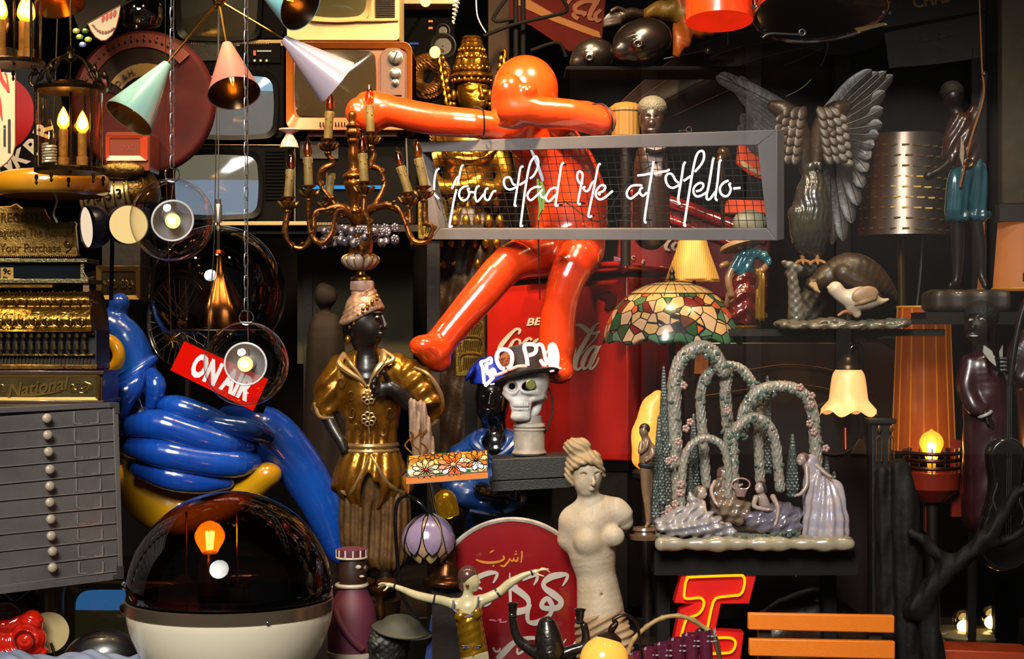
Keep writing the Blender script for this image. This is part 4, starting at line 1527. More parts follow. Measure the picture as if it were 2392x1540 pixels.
for i,(ch,x,y) in enumerate((('I',1455,597),('C',1478,606),('E',1501,615),('C',1544,630),('O',1566,638))):
 mb.text(ch,x,y,9,18,d=-2,ext=3,bold=.01,fn=pi_)
for ch,x,y in (('D',1541,466),('R',1551,470),('I',1560,474),('N',1568,477),('K',1622,500),('E',1632,504)):
 mb.text(ch,x,y + 2,6,18,d=-16,ext=2,fn=pi_)
for st_ in ([(1572,556,5),(1560,566,9),(1556,580,8),(1566,586,4)],[(1580,566,5),(1572,574,8),(1576,584,5),(1586,576,5),(1582,566,4)],
   [(1545,560,4),(1535,558,8),(1538,565,3)],[(1520,530,8),(1535,522,6),(1545,524,4)],[(1550,526,4),(1560,528,5),(1568,532,4)]):
 mb.ribbon(st_,-3,3,fn=pi_)
t.p('lettering',mb,mat('ice_white','9c8a88',.4))
t.p('badge',MB().ell(tuple(pi_(V((1500,566,0)))),(9,9,6)),mat('red_jewel','c0203a',.1,coat=1.))
t.p('corner_foot',MB().prism([(1434,598),(1474,612),(1470,622),(1434,612)],-6,30,pi_),mat('purple_plastic','5c3048',.4),bev=2)

YP = 1.0
pp = Pl(YP,(1200,0,1.1),(1600,160,1.0),(1200,200,1.2))
t = T('red_poster','large red drinks board with a cream diagonal stripe and script, hung high at the top','poster',YP,1330,140)
t.p('board',MB().prism([(1150,-60),(1420,-60),(1405,100),(1330,120),(1240,60),(1140,20)],0,8,pp),mat('poster_red','5c100c',.5,var=(4,'420a08',.5)))
t.p('cream_stripe',MB().prism([(1200,-12),(1235,-2),(1300,36),(1400,74),(1404,88),(1386,84),(1290,48),(1212,12)],-2,0,pp),mat('poster_cream','9a6a40',.5))
mb = MB()
for st_ in ([(1400,6,8),(1370,2,10),(1345,14,12),(1350,28,8),(1372,30,8)],[(1352,44,9),(1340,34,9),(1356,26,7),(1368,36,9)],[(1410,-20,9),(1385,20,12),(1378,42,9),(1392,44,5)],[(1405,22,7),(1392,34,10),(1396,48,8),(1406,44,5)],[(1326,8,8),(1336,-4,8),(1352,-10,8)]):
 mb.ribbon(st_,-3,2,fn=pp)
t.p('script_lettering',mb,mat('poster_script','8c5c44',.5))

# ================================================================ turbaned figure in a gold jacket carrying a gilt candelabra on its head
YT2 = .12
t = T('turbaned_statue','dark skinned turbaned statue in a gold jacket and striped brown trousers','statue',YT2,875,1410)
s = S(2.6,8)
s.e((850,752,0),(44,52,46)).e((872,770,-14),(26,30,30),12).e((868,796,-12),(20,14,18),10)
s.c((895,738,-30),(903,762,-36),4,7,6).e((901,765,-34),(7,6,8),5)                       # nose
s.e((892,779,-32),(10,4,8),3).e((891,786,-31),(9,4.5,8),3)                                  # lips
s.e((884,740,-36),(7,4,6),3,neg=True).e((884,741,-33),(6,3,5),1)                           # eye socket, eye
s.e((884,731,-36),(13,4,6),5).e((826,760,-16),(9,14,7),4).e((826,760,-23),(4,8,4),3,neg=True)
s.ch([(848,790,0,28),(856,830,6,28),(858,880,10,44)],12)
# right forearm and hand raised in front of the chest
s.ch([(985,950,-10,22),(958,938,-34,22),(935,915,-50,19),(918,902,-56,15)],6)
s.e((902,906,-58),(20,17,11),8,rot=(0,0,20))
for pts in ([(888,900,-62,7.5),(880,888,-70,7),(888,878,-76,6)],[(890,908,-62,7.5),(876,902,-74,7),(880,890,-82,6)],[(894,914,-62,7),(880,914,-76,6.5),(880,903,-84,5.5)],
   [(900,920,-60,6.5),(888,922,-72,6),(886,913,-80,5)],[(912,892,-60,7.5),(908,878,-66,7),(902,868,-72,5.5)]):
 s.ch(pts,3,2)
# left forearm hanging from the short sleeve
s.ch([(756,950,0,20),(780,1000,-14,17),(800,1030,-26,14),(808,1050,-30,12)],5,2)
t.p('body',s,M_SKIN)
mb = MB().ell((886,741,-37),(6,3.2,3),rotm(0,-30,8),n=10,m=8)
e_ = t.p('eye',mb,mat('eye_white','a89c8c',.2,coat=.5))
t.p('pupil',MB().ell((888,741,-39.5),(2.4,2.8,1.5),n=8,m=6),M_BLACKG,e_)
t.p('ear_ring',MB().ell((815,793,-22),(8,10,8),n=14),M_GOLDB,label='round gold ear ring')
# turban: wound rolls rising to the back
s = S(2.4,4)
s.e((846,716,0),(40,36,42),rot=(0,0,-18))
for i in range(6):
 R_ = 46 - 2.6 * i - (i * i) * .35
 y = 736 - i * 9.5
 s.ch([(847 - 2 + R_ * math.cos(a),y - (20 - i) * math.cos(a) * .9 + 3 * math.sin(a * 2 + i),R_ * math.sin(a),7.5 - .4 * i) for a in [k_ * math.pi / 6 for k_ in range(13)]],2,2)
s.e((846,684,0),(26,8,26),4)
tb = t.p('turban',s,mat('turban_cloth','7a4626',.35,.3,coat=.3,var=(55,'9a8470',.35),bump=(80,.4)))
mb = MB()
for i in range(13):
 u = i / 12
 x,y,d = 822 + 64 * u + (3 if i % 2 else -2),768 - 72 * u ** .75 - (3 if i % 3 == 0 else 0),-38 - 14 * math.sin(u * 3)
 mb.ell((x,y,d),4.6,n=8,m=6)
t.p('gold_beads',mb,M_GOLDB,tb)
# jacket
YJ = mat('gilt_jacket','a8701c',.26,.75,var=(12,'5c340a',.45),bump=(60,.25))
s = S(3.4,14)
s.ch([(858,868,14,62),(862,930,16,74),(866,985,14,64),(866,1036,10,56)],20,2)
s.ch([(800,862,8,36),(772,905,4,38),(760,950,0,32)],16,2)
s.ch([(925,862,6,38),(975,895,-2,42),(1000,945,-8,40)],16,2)
s.ch([(866,1050,10,60),(866,1095,8,76),(866,1118,6,80)],14,2).e((800,1130,0),(26,30,26),14).e((944,1128,0),(26,26,26),14)
s.e((860,842,-30),(26,62,40),6,neg=True)
s.c((1010,965,-40),(1000,1000,-20),26,30,4,neg=True)
s.e((868,1150,-46),(24,50,50),6,neg=True)
def folds(x,y,z):
 a = np.arctan2(z,x - 866)
 return np.where(y > 1055,3.0 * np.sin(a * 14 + y * .03),0) + np.where((y > 985) & (y < 1045),2.2 * np.sin(x * .28 + (y - 985) * .02),0) + np.where(np.abs(x - 866) > 74,2.5 * np.sin(x * .12 + y * .14),0)
s.disp(folds)
jk = t.p('jacket',s,YJ)
mb = MB()
for p in ([(806,826,-20,6),(798,850,-42,9),(820,868,-56,8),(846,884,-62,5),(862,902,-62,3)],[(806,826,-20,4),(822,846,-52,5),(840,868,-62,4),(862,902,-62,3)],
 [(896,818,-30,6),(900,842,-50,9),(884,864,-60,7),(868,896,-62,3)],[(896,818,-30,5),(922,838,-42,6),(900,852,-56,5),(880,880,-62,3)]):
 mb.tube([q for q in p],n=8)
t.p('collar',mb,mat('gilt_pale','a8895c',.3,.6,var=(30,'7c5c34',.5)),jk)
mb = MB().ring((866,1040,10),60,7,ax=(0,-1,0),n=40,squash=1.0).ring((866,1052,10),62,6,ax=(0,-1,0),n=40)
t.p('belt',mb,_m['gilt_pale'],jk)
for y in (926,976):
 mb = MB()
 for k in range(7):
  a = 2 * math.pi * k / 7
  mb.ring((866 + 11 * math.cos(a),y + 11 * math.sin(a),-62 + (976 - y) * -.05),5.5,1.8,n=10,k=5)
 mb.ell((866,y,-62),(6,6,5),n=10,m=6).tube([(866,y + 16,-61),(868,y + 34,-58)],2,n=5,sub=1)
 t.p('clasp',mb,_m['gilt_pale'],jk)
mb = MB()
rnd = random.Random(5)
for cx,cy,f_ in ((826,920,1),(826,960,-1),(905,900,-1),(915,960,1),(800,890,1),(838,995,1),(900,1000,-1),(955,885,1),(975,910,-1)):
 d_ = -58 + abs(cx - 866) ** 2 / 190
 mb.tube([(cx + f_ * 12 * math.cos(a * .7) * (1 - a / 11),cy + 17 * math.sin(a * .7) * (1 - a / 12),d_ - 2) for a in range(10)],1.2,n=5,sub=2)
t.p('engraved_scrolls',mb,mat('engraved_dark','5c380e',.4,.7),jk)
mb = MB()
mb.tube([(970,858,-30,4),(1004,876,-40,5),(1030,920,-30,6),(1032,960,-10,6),(1012,992,0,5),(985,1000,0,4)],n=8)
mb.tube([(738,940,-20,5),(750,972,-30,5),(780,976,-20,4)],n=8)
mb.tube([(792,1138,-20,5),(820,1150,-46,6),(846,1110,-72,4),(866,1062,-58,3)],n=8)
mb.tube([(940,1150,-20,5),(912,1128,-56,6),(890,1090,-68,4),(872,1062,-58,3)],n=8)
t.p('sleeve_trim',mb,_m['gilt_pale'],jk)
# scarf over the forearm
s = S(2.8,4)
s.ch([(965,938,-56,10),(972,980,-58,13),(976,1030,-56,14),(980,1062,-54,13)],4).ch([(985,945,-50,12),(996,990,-48,13),(1002,1030,-46,14),(1006,1058,-46,13)],4)
s.disp(lambda x,y,z: 1.8 * np.sin(x * .55 + y * .02))
t.p('scarf',s,mat('cream_scarf','8f7462',.55,var=(26,'5c4434',.5)),jk)
mb = MB()
for k in range(3):
 mb.tube([(960 + 16 * k + 9 * math.sin(v * 1.2 + k),1000 + 9 * v,-76 + 5 * k) for v in range(7)],2,n=5)
t.p('scarf_braid',mb,M_GOLDB,jk)
# trousers
s = S(3.4,16)
s.ch([(868,1090,10,60),(842,1180,10,50),(840,1260,10,46),(850,1300,8,40)],14,2).ch([(880,1100,10,58),(912,1180,6,46),(914,1250,4,44),(908,1296,2,42)],14,2)
s.disp(lambda x,y,z: 2.6 * np.sin(np.arctan2(z,x - np.where(x < 878,842,912)) * 13 + y * .012))
t.p('trousers',s,mat('striped_trousers','6c4a22',.5,.35,var=(26,'33200e',.5),bump=(60,.3)))
t.p('ankle',MB().tube([(846,1290,6,20),(848,1352,4,17)],n=12),M_SKIN)
t.p('ankle',MB().tube([(906,1290,2,20),(900,1352,-2,17)],n=12),M_SKIN)
for x in (850,898):
 t.p('shoe',MB().ell((x + 6,1358,-18),(24,13,44)),mat('gilt_shoe','4c3010',.35,.7))
t.p('pedestal',MB().lathe((874,1408,0),[(60,-250),(58,-60),(62,0),(62,8),(52,14),(50,34),(60,38),(60,44)],n=36),mat('pedestal_bronze','3c2812',.4,.7,var=(20,'1c1208',.5)))
t.p('head_ring',MB().lathe((846,680,0),[(26,0),(28,4),(27,22),(22,25)],n=28,flute=(14,.03)),mat('white_marble','9c8a84',.4,var=(26,'7c4c34',.35)))

# the candelabra
t = T('candelabra','many armed gilt candelabra with unlit candle bulbs, borne on the turbaned head','candelabra',YT2,846,655)
t.p('stem',MB().lathe((843,655,0),[(26,0),(22,8),(12,12),(10,20),(16,24)],n=28,sub=2),M_BRASS)
t.p('urn',MB().lathe((842,632,0),[(12,0),(28,4),(41,16),(44,26),(40,33),(26,38),(22,40)],n=72,sub=2,flute=(12,.045)),mat('urn_cream','9a8478',.35,var=(20,'7c6454',.4)))
mb = MB()
for k in range(12):
 a = 2 * math.pi * (k + .5) / 12
 mb.tube([(842 + r_ * math.cos(a),632 - h_,r_ * math.sin(a)) for r_,h_ in ((22,2),(36,11),(43,24),(38,34),(26,39))],1.8,n=5)
t.p('urn_ribs',mb,M_GOLDB)
t.p('gold_block',MB().lathe((842,592,0),[(28,0),(30,6),(32,28),(28,34)],n=8,up=(.4,0,1)),M_GOLDB,ang=20)
t.p('column',MB().lathe((832,562,0),[(16,0),(12,20),(12,60),(16,68),(14,74),(9,80),(12,98),(22,122),(25,134),(22,142),(27,146),(26,154),(13,164),(11,182),(13,200),(10,222),(14,232),(12,240),(18,250),(14,262),(17,268),(9,276),(10,296),(4,302)],ax=(-.03,-1,0),n=28,sub=3),
 mat('gilt_column','9a6a2c',.25,.9,var=(18,'5c1e08',.4),bump=(50,.2)))
FL = mat('silver_flowers','8c8288',.3,.7,var=(40,'4a3c40',.5))
rnd = random.Random(11)
for i in range(44):
 a = rnd.uniform(math.pi * .98,2.02 * math.pi)
 rr = rnd.uniform(50,82)
 x,y,d = 842 + rr * 1.05 * math.cos(a),552 + rnd.uniform(-20,22),rr * .8 * math.sin(a)
 mb = MB()
 k_ = i % 3
 if k_ == 0:
  mb.ell((x,y,d),rnd.uniform(8,12),n=12,m=8)
 elif k_ == 1:
  for j in range(6):
   b = 2 * math.pi * j / 6 + i
   mb.ell((x + 6 * math.cos(b),y + 6 * math.sin(b),d - 2),(5,5,2.5),n=8,m=5)
  mb.ell((x,y,d - 4),3.4,n=8,m=5)
 else:
  b = rnd.uniform(0,6)
  mb.ell((x,y,d),(5,13,3),rotm(20,10,math.degrees(b)),n=8,m=6)
 t.p(('berry','flower','leaf')[k_],mb,FL)
arms = [
 ((683,399,-30),(677,462,-30),[(836,520,0),(800,486,-14),(765,490,-20),(738,500,-26),(735,545,-30),(712,580,-30),(682,572,-30),(670,540,-30),(677,500,-30)],48),
 ((726,374,-60),(728,438,-60),[(836,530,-8),(812,498,-34),(790,500,-48),(782,545,-56),(760,572,-60),(736,556,-60),(728,520,-60),(728,476,-60)],50),
 ((768,258,20),(764,322,20),[(832,490,0),(800,500,16),(776,470,20),(744,425,22),(752,395,20),(776,380,20),(764,360,20)],52),
 ((862,243,20),(864,306,20),[(832,490,0),(872,480,10),(896,430,20),(886,395,20),(866,385,20),(872,360,20),(864,345,20)],50),
 ((853,366,-70),(857,430,-70),[(838,575,-20),(856,590,-56),(870,560,-74),(866,520,-74),(857,500,-72),(857,468,-70)],50),
 ((936,390,-10),(955,450,-10),[(838,520,0),(870,490,-4),(905,484,-10),(940,500,-10),(958,520,-10),(957,488,-10)],48),
 ((980,374,-44),(993,438,-44),[(838,520,0),(880,486,-20),(925,484,-34),(948,520,-40),(968,566,-44),(1000,566,-44),(1012,534,-44),(996,520,-44),(995,474,-44)],48),
 ((768,400,50),(762,458,50),[(836,510,20),(800,480,40),(776,490,48),(762,496,50)],0),
]
for i,(ct,cb,path,bh) in enumerate(arms):
 mb = MB()
 mb.tube([p + ((6.5 + 1.6 * math.sin(j * 1.9),)) for j,p in enumerate(path)],n=9,sub=5)
 for j in range(1,len(path) - 1):
  p = path[j]
  mb.tube([p + (4,),(p[0] + 9 * math.cos(j * 2.1),p[1] + 9 * math.sin(j * 2.1),p[2] - 5,3.4),(p[0] + 4 * math.cos(j * 2.1 + 1),p[1] + 13 * math.sin(j * 2.1 + 1),p[2] - 7,1.5)],n=6)
 ar = t.p('arm',mb,mat('gilt_arm','7c5020',.32,.85,var=(35,'40180a',.45),bump=(90,.4)))
 cb_ = V(cb)
 mb = MB().lathe((cb_.x,cb_.y + 42,cb_.z),[(5,0),(9,8),(6,14),(9,20),(17,28),(12,24),(7,26),(8,34),(16,39),(17,42)],n=18,sub=2)
 for k in range(7):
  a = 2 * math.pi * k / 7 + i
  c_,s_ = math.cos(a),math.sin(a)
  mb.tube([(cb_.x + 7 * c_,cb_.y + 26,cb_.z + 7 * s_,4),(cb_.x + 17 * c_,cb_.y + 20,cb_.z + 17 * s_,5),(cb_.x + 24 * c_,cb_.y + 12,cb_.z + 24 * s_,3),(cb_.x + 26 * c_,cb_.y + 15,cb_.z + 26 * s_,1)],n=6,sub=2)
 t.p('candle_cup',mb,M_GOLD,ar)
 ax = (V(ct) - cb_)
 L_ = ax.length
 ax.normalize()
 mb = MB().lathe(tuple(cb_),[(10,0),(10.5,4),(10,L_ - 2),(8,L_)],ax=tuple(ax),n=14)
 for k in range(6):
  a = k * 1.05
  x_,y_,z_ = basis(ax)
  b = V(ct) + x_ * 9.4 * math.cos(a) + y_ * 9.4 * math.sin(a)
  mb.tube([tuple(b) + (2,),tuple(b - ax * (8 + 5 * (k % 3))) + (2,),tuple(b - ax * (12 + 6 * (k % 3))) + (2.6,)],n=5,sub=1)
 cn = t.p('candle',mb,mat('olive_candle','6e5c2c',.5,var=(40,'4a3a18',.5)),ar)
 if bh:
  bulb_candle(t,ct[0],ct[1],cn,bh,10.5,False,ct[2],ax=tuple(ax * .6 + V((0,-.4,0))))

# ================================================================ golden crowned figure behind the neon sign
YG = .88
MGG = mat('temple_gold','b07c24',.27,.92,var=(16,'5a3408',.45),bump=(70,.5))
t = T('golden_goddess','tall ornate golden statue with a high carved crown and half closed eyes','statue',YG,1100,1190)
s = S(2.6,6)
s.e((1104,216,0),(38,50,40)).e((1112,240,-14),(26,26,26),10).e((1118,262,-16),(13,9,12),8)
s.ch([(1122,206,-38,3.5),(1126,224,-44,4.5),(1127,231,-46,6)],5).e((1127,232,-42),(8,4.5,6),4)
s.e((1124,246,-34),(11,3,7),3).e((1124,251,-33),(9,3.4,7),3).e((1126,241,-38),(13,2,5),2)
for x,y in ((1098,214),(1132,218)):
 s.e((x,y,-34 if x < 1120 else -26),(11,7,6),3).e((x,y + 6,-38 if x < 1120 else -31),(11,1.3,5),1,neg=True)
 s.ch([(x - 13,y - 10,-36 if x < 1120 else -24,2),(x,y - 15,-39,2),(x + 12,y - 10,-36 if x < 1120 else -18,1.6)],3)
s.ch([(1104,250,6,24),(1100,300,10,28),(1095,330,14,60)],14)
s.ch([(1040,350,10,34),(1095,345,10,52),(1150,350,12,34)],18).ch([(1095,350,10,62),(1090,450,12,60),(1088,500,14,66)],20)
s.e((1118,362,-34),(30,30,26),12).e((1066,362,-34),(28,30,24),12)
s.ch([(1030,350,0,28),(1000,400,-30,24),(1030,442,-60,20),(1090,440,-80,17),(1120,425,-84,14)],10)
s.ch([(1160,355,4,28),(1180,410,-30,22),(1160,445,-70,18),(1120,440,-84,14)],10)
t.p('figure_body',s,MGG)
s = S(4,20).ch([(1088,520,16,72),(1086,580,16,82),(1090,800,20,92),(1100,1160,20,98)])
s.disp(lambda x,y,z: 2.5 * np.sin(y * .07 + x * .05) * np.sin(x * .11) + 2 * np.sin(x * .22 + y * .03))
t.p('drapery',s,mat('shaded_gold_robe','2c1a0c',.45,.3,var=(12,'120a06',.5),bump=(50,.5)))  # lower body of the gold figure; its dimness is put into the colour
mb = MB()
for y,h,r in ((196,10,44),(184,12,47),(170,14,42)):
 mb.lathe((1102,y,0),[(r - 2,0),(r + 2,h * .3),(r,h * .7),(r - 4,h)],n=56,flute=(18,.04))
for i,(y,r,h) in enumerate(((158,40,18),(142,35,16),(128,30,14),(114,27,14),(102,24,10))):
 mb.lathe((1102,y,4),[(r,0),(r + 3,2),(r,5),(r - 3,h),(r - 1,h + 2)],n=48,flute=(12,.06))
mb.lathe((1102,92,4),[(22,0),(24,4),(18,8),(6,10)],n=32)
for i in range(9):
 a = math.pi * (i + .5) / 9
 for r_,y in ((45,190),(40,160),(33,136),(29,118)):
  mb.ell((1102 + r_ * math.cos(a),y,-r_ * math.sin(a)),(4.5,6,4),n=8,m=6)
t.p('crown',mb,MGG)
mb = MB()
for i in range(7):
 for s_ in (-1,1):
  x0,y0 = 1102 + s_ * (46 + 3 * i),250 - i * 18
  mb.tube([(x0,y0,10,4),(x0 + s_ * 14,y0 - 10,6,5),(x0 + s_ * 12,y0 - 26,6,4),(x0 + s_ * 2,y0 - 22,4,3)],n=6)
  mb.ell((x0 + s_ * 4,y0 - 6,2),(6,9,5),n=8,m=6)
t.p('carved_side_scrolls',mb,MGG)
mb = MB()
for s_ in (-1,1):
 mb.ell((1102 + s_ * 42,222,-2),(7,14,8)).ell((1102 + s_ * 42,244,-4),(6,6,6))
t.p('ear_pendants',mb,MGG)
mb = MB()
for r,w_ in ((38,4),(52,5),(66,6)):
 mb.tube([(1096 + r * math.sin(a) * 1.1,318 + r * .9 * math.cos(a),-20 - 34 * math.cos(a),w_) for a in [-1.5 + .3 * k for k in range(11)]],n=7)
for i in range(24):
 y = 470 + 50 * (i // 6)
 mb.ell((1030 + 26 * (i % 6) + 8 * ((i // 6) % 2),y,-58),(10,16,8),n=8,m=6)
t.p('necklaces_and_belt',mb,MGG)
one('carved_halo','large round carved golden brown wreath leaning left of the golden crown','wreath',YG + .05,
 MB().ring((1000,178,20),36,22,ax=(.3,0,1),n=40,k=14).ring((1000,178,2),30,3,ax=(.3,0,1),n=40).ring((1000,178,-2),40,3,ax=(.3,0,1),n=40).ring((1000,178,4),50,3,ax=(.3,0,1),n=40).tube([(1000,216,30),(1010,340,30)],8),
 mat('carved_gold_brown','6c4418',.4,.7,wave=(70,.6,'DIAGONAL',3)))
for lab,x,y,h in (('upright gold panel with combed carving left of the drinks cooler',1100,880,130),('gold carved fragment behind the lower left corner of the neon sign',1012,560,90)):
 t = T('gilt_carving',lab,'carving',.50,x,y)
 t.p('carved_block',MB().prism(rrect(x - 36,y - h,x + 32,y,6),0,30),mat('pale_gilt','9c7c34',.3,.85,var=(26,'5c4414',.5),bump=(120,.3)),bev=2)
 for j in range(3):
  mb = MB()
  for i in range(9):
   mb.tube([(x - 18 + i * 4.6,y - 16 - j * h * .3,0),(x - 16 + i * 5,y - 16 - (j + .75) * h * .3,-5 - (i % 2))],1.7,n=5,sub=1)
  mb.tube([(x - 24,y - 14 - j * h * .3,-2),(x - 26,y - 20 - (j + .7) * h * .3,-4),(x,y - 26 - (j + .75) * h * .3,-6),(x + 26,y - 20 - (j + .7) * h * .3,-4),(x + 28,y - 14 - j * h * .3,-2)],3,n=6)
  t.p('combed_relief',mb,_m['pale_gilt'])
 t.p('stand',MB().box((x,(y + 1641) / 2,18),(30,1641 - y,20)),M_DARKWOOD)

# ================================================================ skull in a hat with the neon OPEN letters
t = T('black_case','flat black case with worn top edges carrying the skull pedestal','case',.02,1228,1160)
mb = MB()
mb.prism([(1148,1074),(1334,1066),(1334,1114),(1150,1124)],0,150)
c_ = t.p('case_lid',mb,mat('black_board','1c1a18',.5,var=(40,'0e0d0c',.5),bump=(200,.2)),bev=1.5)
t.p('case_bottom',MB().prism([(1142,1126),(1342,1116),(1338,1140),(1150,1150)],4,150),_m['black_board'],bev=1.5)
t.p('case_stand',MB().box((1262,1330,145),(60,380,40)),M_BLACK)
YK2 = .10
t = T('skull_statuette','white plaster skull on a round pedestal wearing a black top hat','skull',YK2,1235,1062)
s = S(1.8,6)
s.e((1234,890,14),(50,46,56)).e((1254,908,4),(25,32,30)).e((1220,904,-22),(40,34,26),12)
s.ch([(1184,908,-26,9),(1196,917,-40,8),(1212,912,-46,6),(1230,914,-46,7),(1250,916,-36,9),(1262,924,-20,9)],6)
s.ch([(1182,918,-20,9),(1190,926,-34,9),(1200,934,-38,7)],5).ch([(1246,930,-34,8),(1262,928,-22,8),(1272,930,4,7)],5)
s.e((1216,940,-28),(26,22,22),8).b((1217,962,-24),(22,20,20),9,8).e((1212,972,-36),(19,10,14),7)
s.ch([(1258,940,-4,10),(1250,960,-8,12),(1232,974,-22,10)],7)
s.e((1196,902,-46),(12.5,12,22),3,neg=True).e((1230,903,-40),(12,12,20),3,neg=True)
s.c((1213,912,-50),(1208,926,-50),2,5,1.5,neg=True).c((1213,912,-50),(1218,926,-50),2,5,1.5,neg=True)
for x in range(1202,1236,6):
 s.b((x,944,-47 + abs(x - 1216) * .22),(2.6,6,5),2,1.5)
 s.b((x,953.5,-45 + abs(x - 1216) * .22),(2.4,4,5),2,1.5)
s.b((1216,949,-52),(20,.9,12),.5,.8,neg=True)
sk = t.p('skull',s,mat('plaster_white','c0bab8',.55,var=(22,'a09894',.5),bump=(120,.2)))
t.p('eye_coin',MB().lathe((1239,897,-50),[(12,0),(12,3),(10,4),(9,3),(.1,3)],ax=(.15,0,-1),n=24),mat('brass_coin','8c844c',.4,.7))
for x in (1196,1228):
 t.p('eye_shade',MB().ell((x,902,-24),(13,13,6)),M_BLACK)  # black plug in the carved socket, standing in for its shade
t.p('nose_shade',MB().ell((1213,920,-30),(8,10,5)),M_BLACK)  # black plug standing in for the shade inside the nose
t.p('pedestal',MB().lathe((1236,1062,0),[(38,0),(41,4),(38,10),(36,14),(36,56),(38,58),(35,62),(38,66),(36,72),(31,75),(30,84),(29,90),(20,92)],n=40),mat('plaster_stone','a09488',.6,var=(20,'6c5f56',.5),bump=(80,.25)))
ax = (-.22,-1,.20)
mb = MB().lathe((1228,877,0),[(78,-7),(80,-4),(74,0),(48,0),(47,24),(50,62),(47,66),(.1,66)],ax=ax,n=48)
h_ = t.p('hat',mb,mat('black_felt','100a0c',.7,bump=(300,.3)))
t.p('hat_ornament',MB().ell((1184,842,-40),(17,26,10),rotm(0,0,24),n=20,m=12),mat('cork_brown','9c5018',.7,var=(120,'3a1a06',.3),bump=(200,.8)))
t2 = T('open_sign','pink white neon letters reading OPEN bent around the hat of the skull','neon sign',YK2,1228,880)
G1 = glow('neon_pink','ffb8a8',3.4)
G2 = mat('neon_dim','d8a090',.3,em=.55,emc='ff9a80')
L4 = lambda p: via(7.97,1130,7.97,720,p)
t2.p('letter_tube',MB().tube([q + (d,) for q,d in zip(L4([(440,1110),(510,1040),(530,900),(490,800),(400,760),(300,780),(245,880),(260,1000),(330,1100),(400,1120)]),[-84] * 10)],4.6,n=8),G1,label='letter O')
t2.p('letter_tube',MB().tube([q + (-82,) for q in L4([(810,1060),(800,950),(780,850),(750,740),(770,680),(860,665),(950,690),(965,780),(920,840),(830,870)])],4.6,n=8),G1,label='letter P')
t2.p('letter_tube',MB().tube([q + (d,) for q,d in zip(L4([(980,690),(1040,670),(1090,720),(1120,850),(1150,960),(1160,1010),(1110,1040),(1050,960)]),(-76,-70,-62,-56,-50,-48,-54,-62))],4.2,n=8),G1,label='letter E')
t2.p('letter_tube',MB().tube([(1289,868,-30),(1284,838,-30),(1290,810,-28),(1296,830,-14),(1301,858,-4),(1300,862,6)],5.2,n=8),G1,label='letter N')
mb = MB()
mb.tube([(1300,858,-6),(1302,830,0),(1294,806,6),(1284,812,12),(1290,840,14),(1296,868,8)],5,n=8)
t2.p('letter_tube',mb,G1)
mb = MB()
for st_ in (L4([(440,1110),(470,1130),(560,1100),(640,1070),(800,1065)]),L4([(190,1240),(300,1210),(440,1150)])):
 mb.tube([q + (-80,) for q in st_],3.6,n=8)
mb.tube([(1280,850,-30),(1272,838,-20),(1276,822,-10),(1286,828,-4)],3.4,n=7).tube([(1262,842,-40),(1270,856,-34),(1282,862,-28)],4,n=7)
t2.p('connecting_tube',mb,G2)
mb = MB()
mb.tube([(1132,896,-30),(1128,860,-34),(1124,846,-36),(1136,842,-40),(1146,836,-40),(1148,846,-34),(1138,850,-26)],4,n=8)
mb.tube([(1136,848,-44),(1140,872,-44),(1152,862,-48),(1156,872,-40),(1144,878,-30)],4.4,n=8).tube([(1134,900,-30),(1144,890,-40),(1154,876,-50),(1150,862,-50)],4.2,n=8)
t2.p('end_letter_tube',mb,G1)
t2.p('electrode',MB().tube([(1146,898,-50),(1156,896,-50)],3,n=8,sub=1),M_STEEL)
t2.p('electric_cord',MB().tube([(1278,900,20),(1290,930,24),(1292,960,26),(1280,1000,26),(1262,1030,26)],2.2,n=6),M_CORD)

# ================================================================ black mannequin in a blue shirt and blue cap
YM = .28
t = T('mannequin','black glossy mannequin in a blue shirt and blue cap behind the skull','mannequin',YM,1180,1480)
s = S(3.2,8)
s.e((1150,930,0),(42,58,50)).e((1142,960,-18),(28,26,28),12).c((1146,920,-50),(1144,942,-56),5,8,6)
s.e((1142,955,-48),(15,4.5,8),3).e((1142,963,-46),(12,5,8),3).e((1130,922,-44),(9,5,5),3,neg=True).e((1162,924,-42),(9,5,5),3,neg=True)
s.ch([(1152,960,6,30),(1156,1010,12,30),(1160,1045,14,44)],12)
s.ch([(1100,1160,0,20),(1126,1140,-60,20),(1164,1146,-90,17)],6).e((1180,1148,-94),(20,14,12),6)
for i in range(4):
 s.ch([(1186,1140 + 6 * i,-98,5),(1204,1138 + 7 * i,-100,5),(1212,1146 + 5 * i,-92,4.5)],2)
s.ch([(1172,1158,-96,6),(1186,1168,-100,5)],3)
t.p('body',s,mat('black_lacquer','080606',.18,coat=.8))
s = S(4,14)
s.ch([(1080,1075,6,40),(1160,1060,14,62),(1250,1078,6,38)],18).ch([(1165,1080,14,84),(1160,1200,16,78),(1170,1300,16,74),(1170,1440,16,74)],18)
s.ch([(1072,1090,0,38),(1068,1130,-20,36),(1094,1160,-40,32)],14).e((1156,1035,-30),(26,60,44),6,neg=True)
s.disp(lambda x,y,z: 2.5 * np.sin(x * .07 + y * .11) + 1.5 * np.sin(y * .2))
sh = t.p('shirt',s,mat('blue_satin','123a7c',.35,coat=.4,var=(8,'0c2450',.5)))
mb = MB()
mb.tube([(1112,1012,-20,6),(1106,1030,-44,10),(1126,1050,-60,9),(1150,1066,-66,4)],n=8).tube([(1190,1010,-20,6),(1202,1030,-44,9),(1180,1054,-60,8),(1154,1066,-66,4)],n=8)
mb.tube([(1100,1188,-64,6),(1150,1196,-76,7),(1190,1196,-76,7),(1240,1176,-64,10)],n=8)
t.p('collar',mb,_m['blue_satin'],sh)
s = S(3,6)
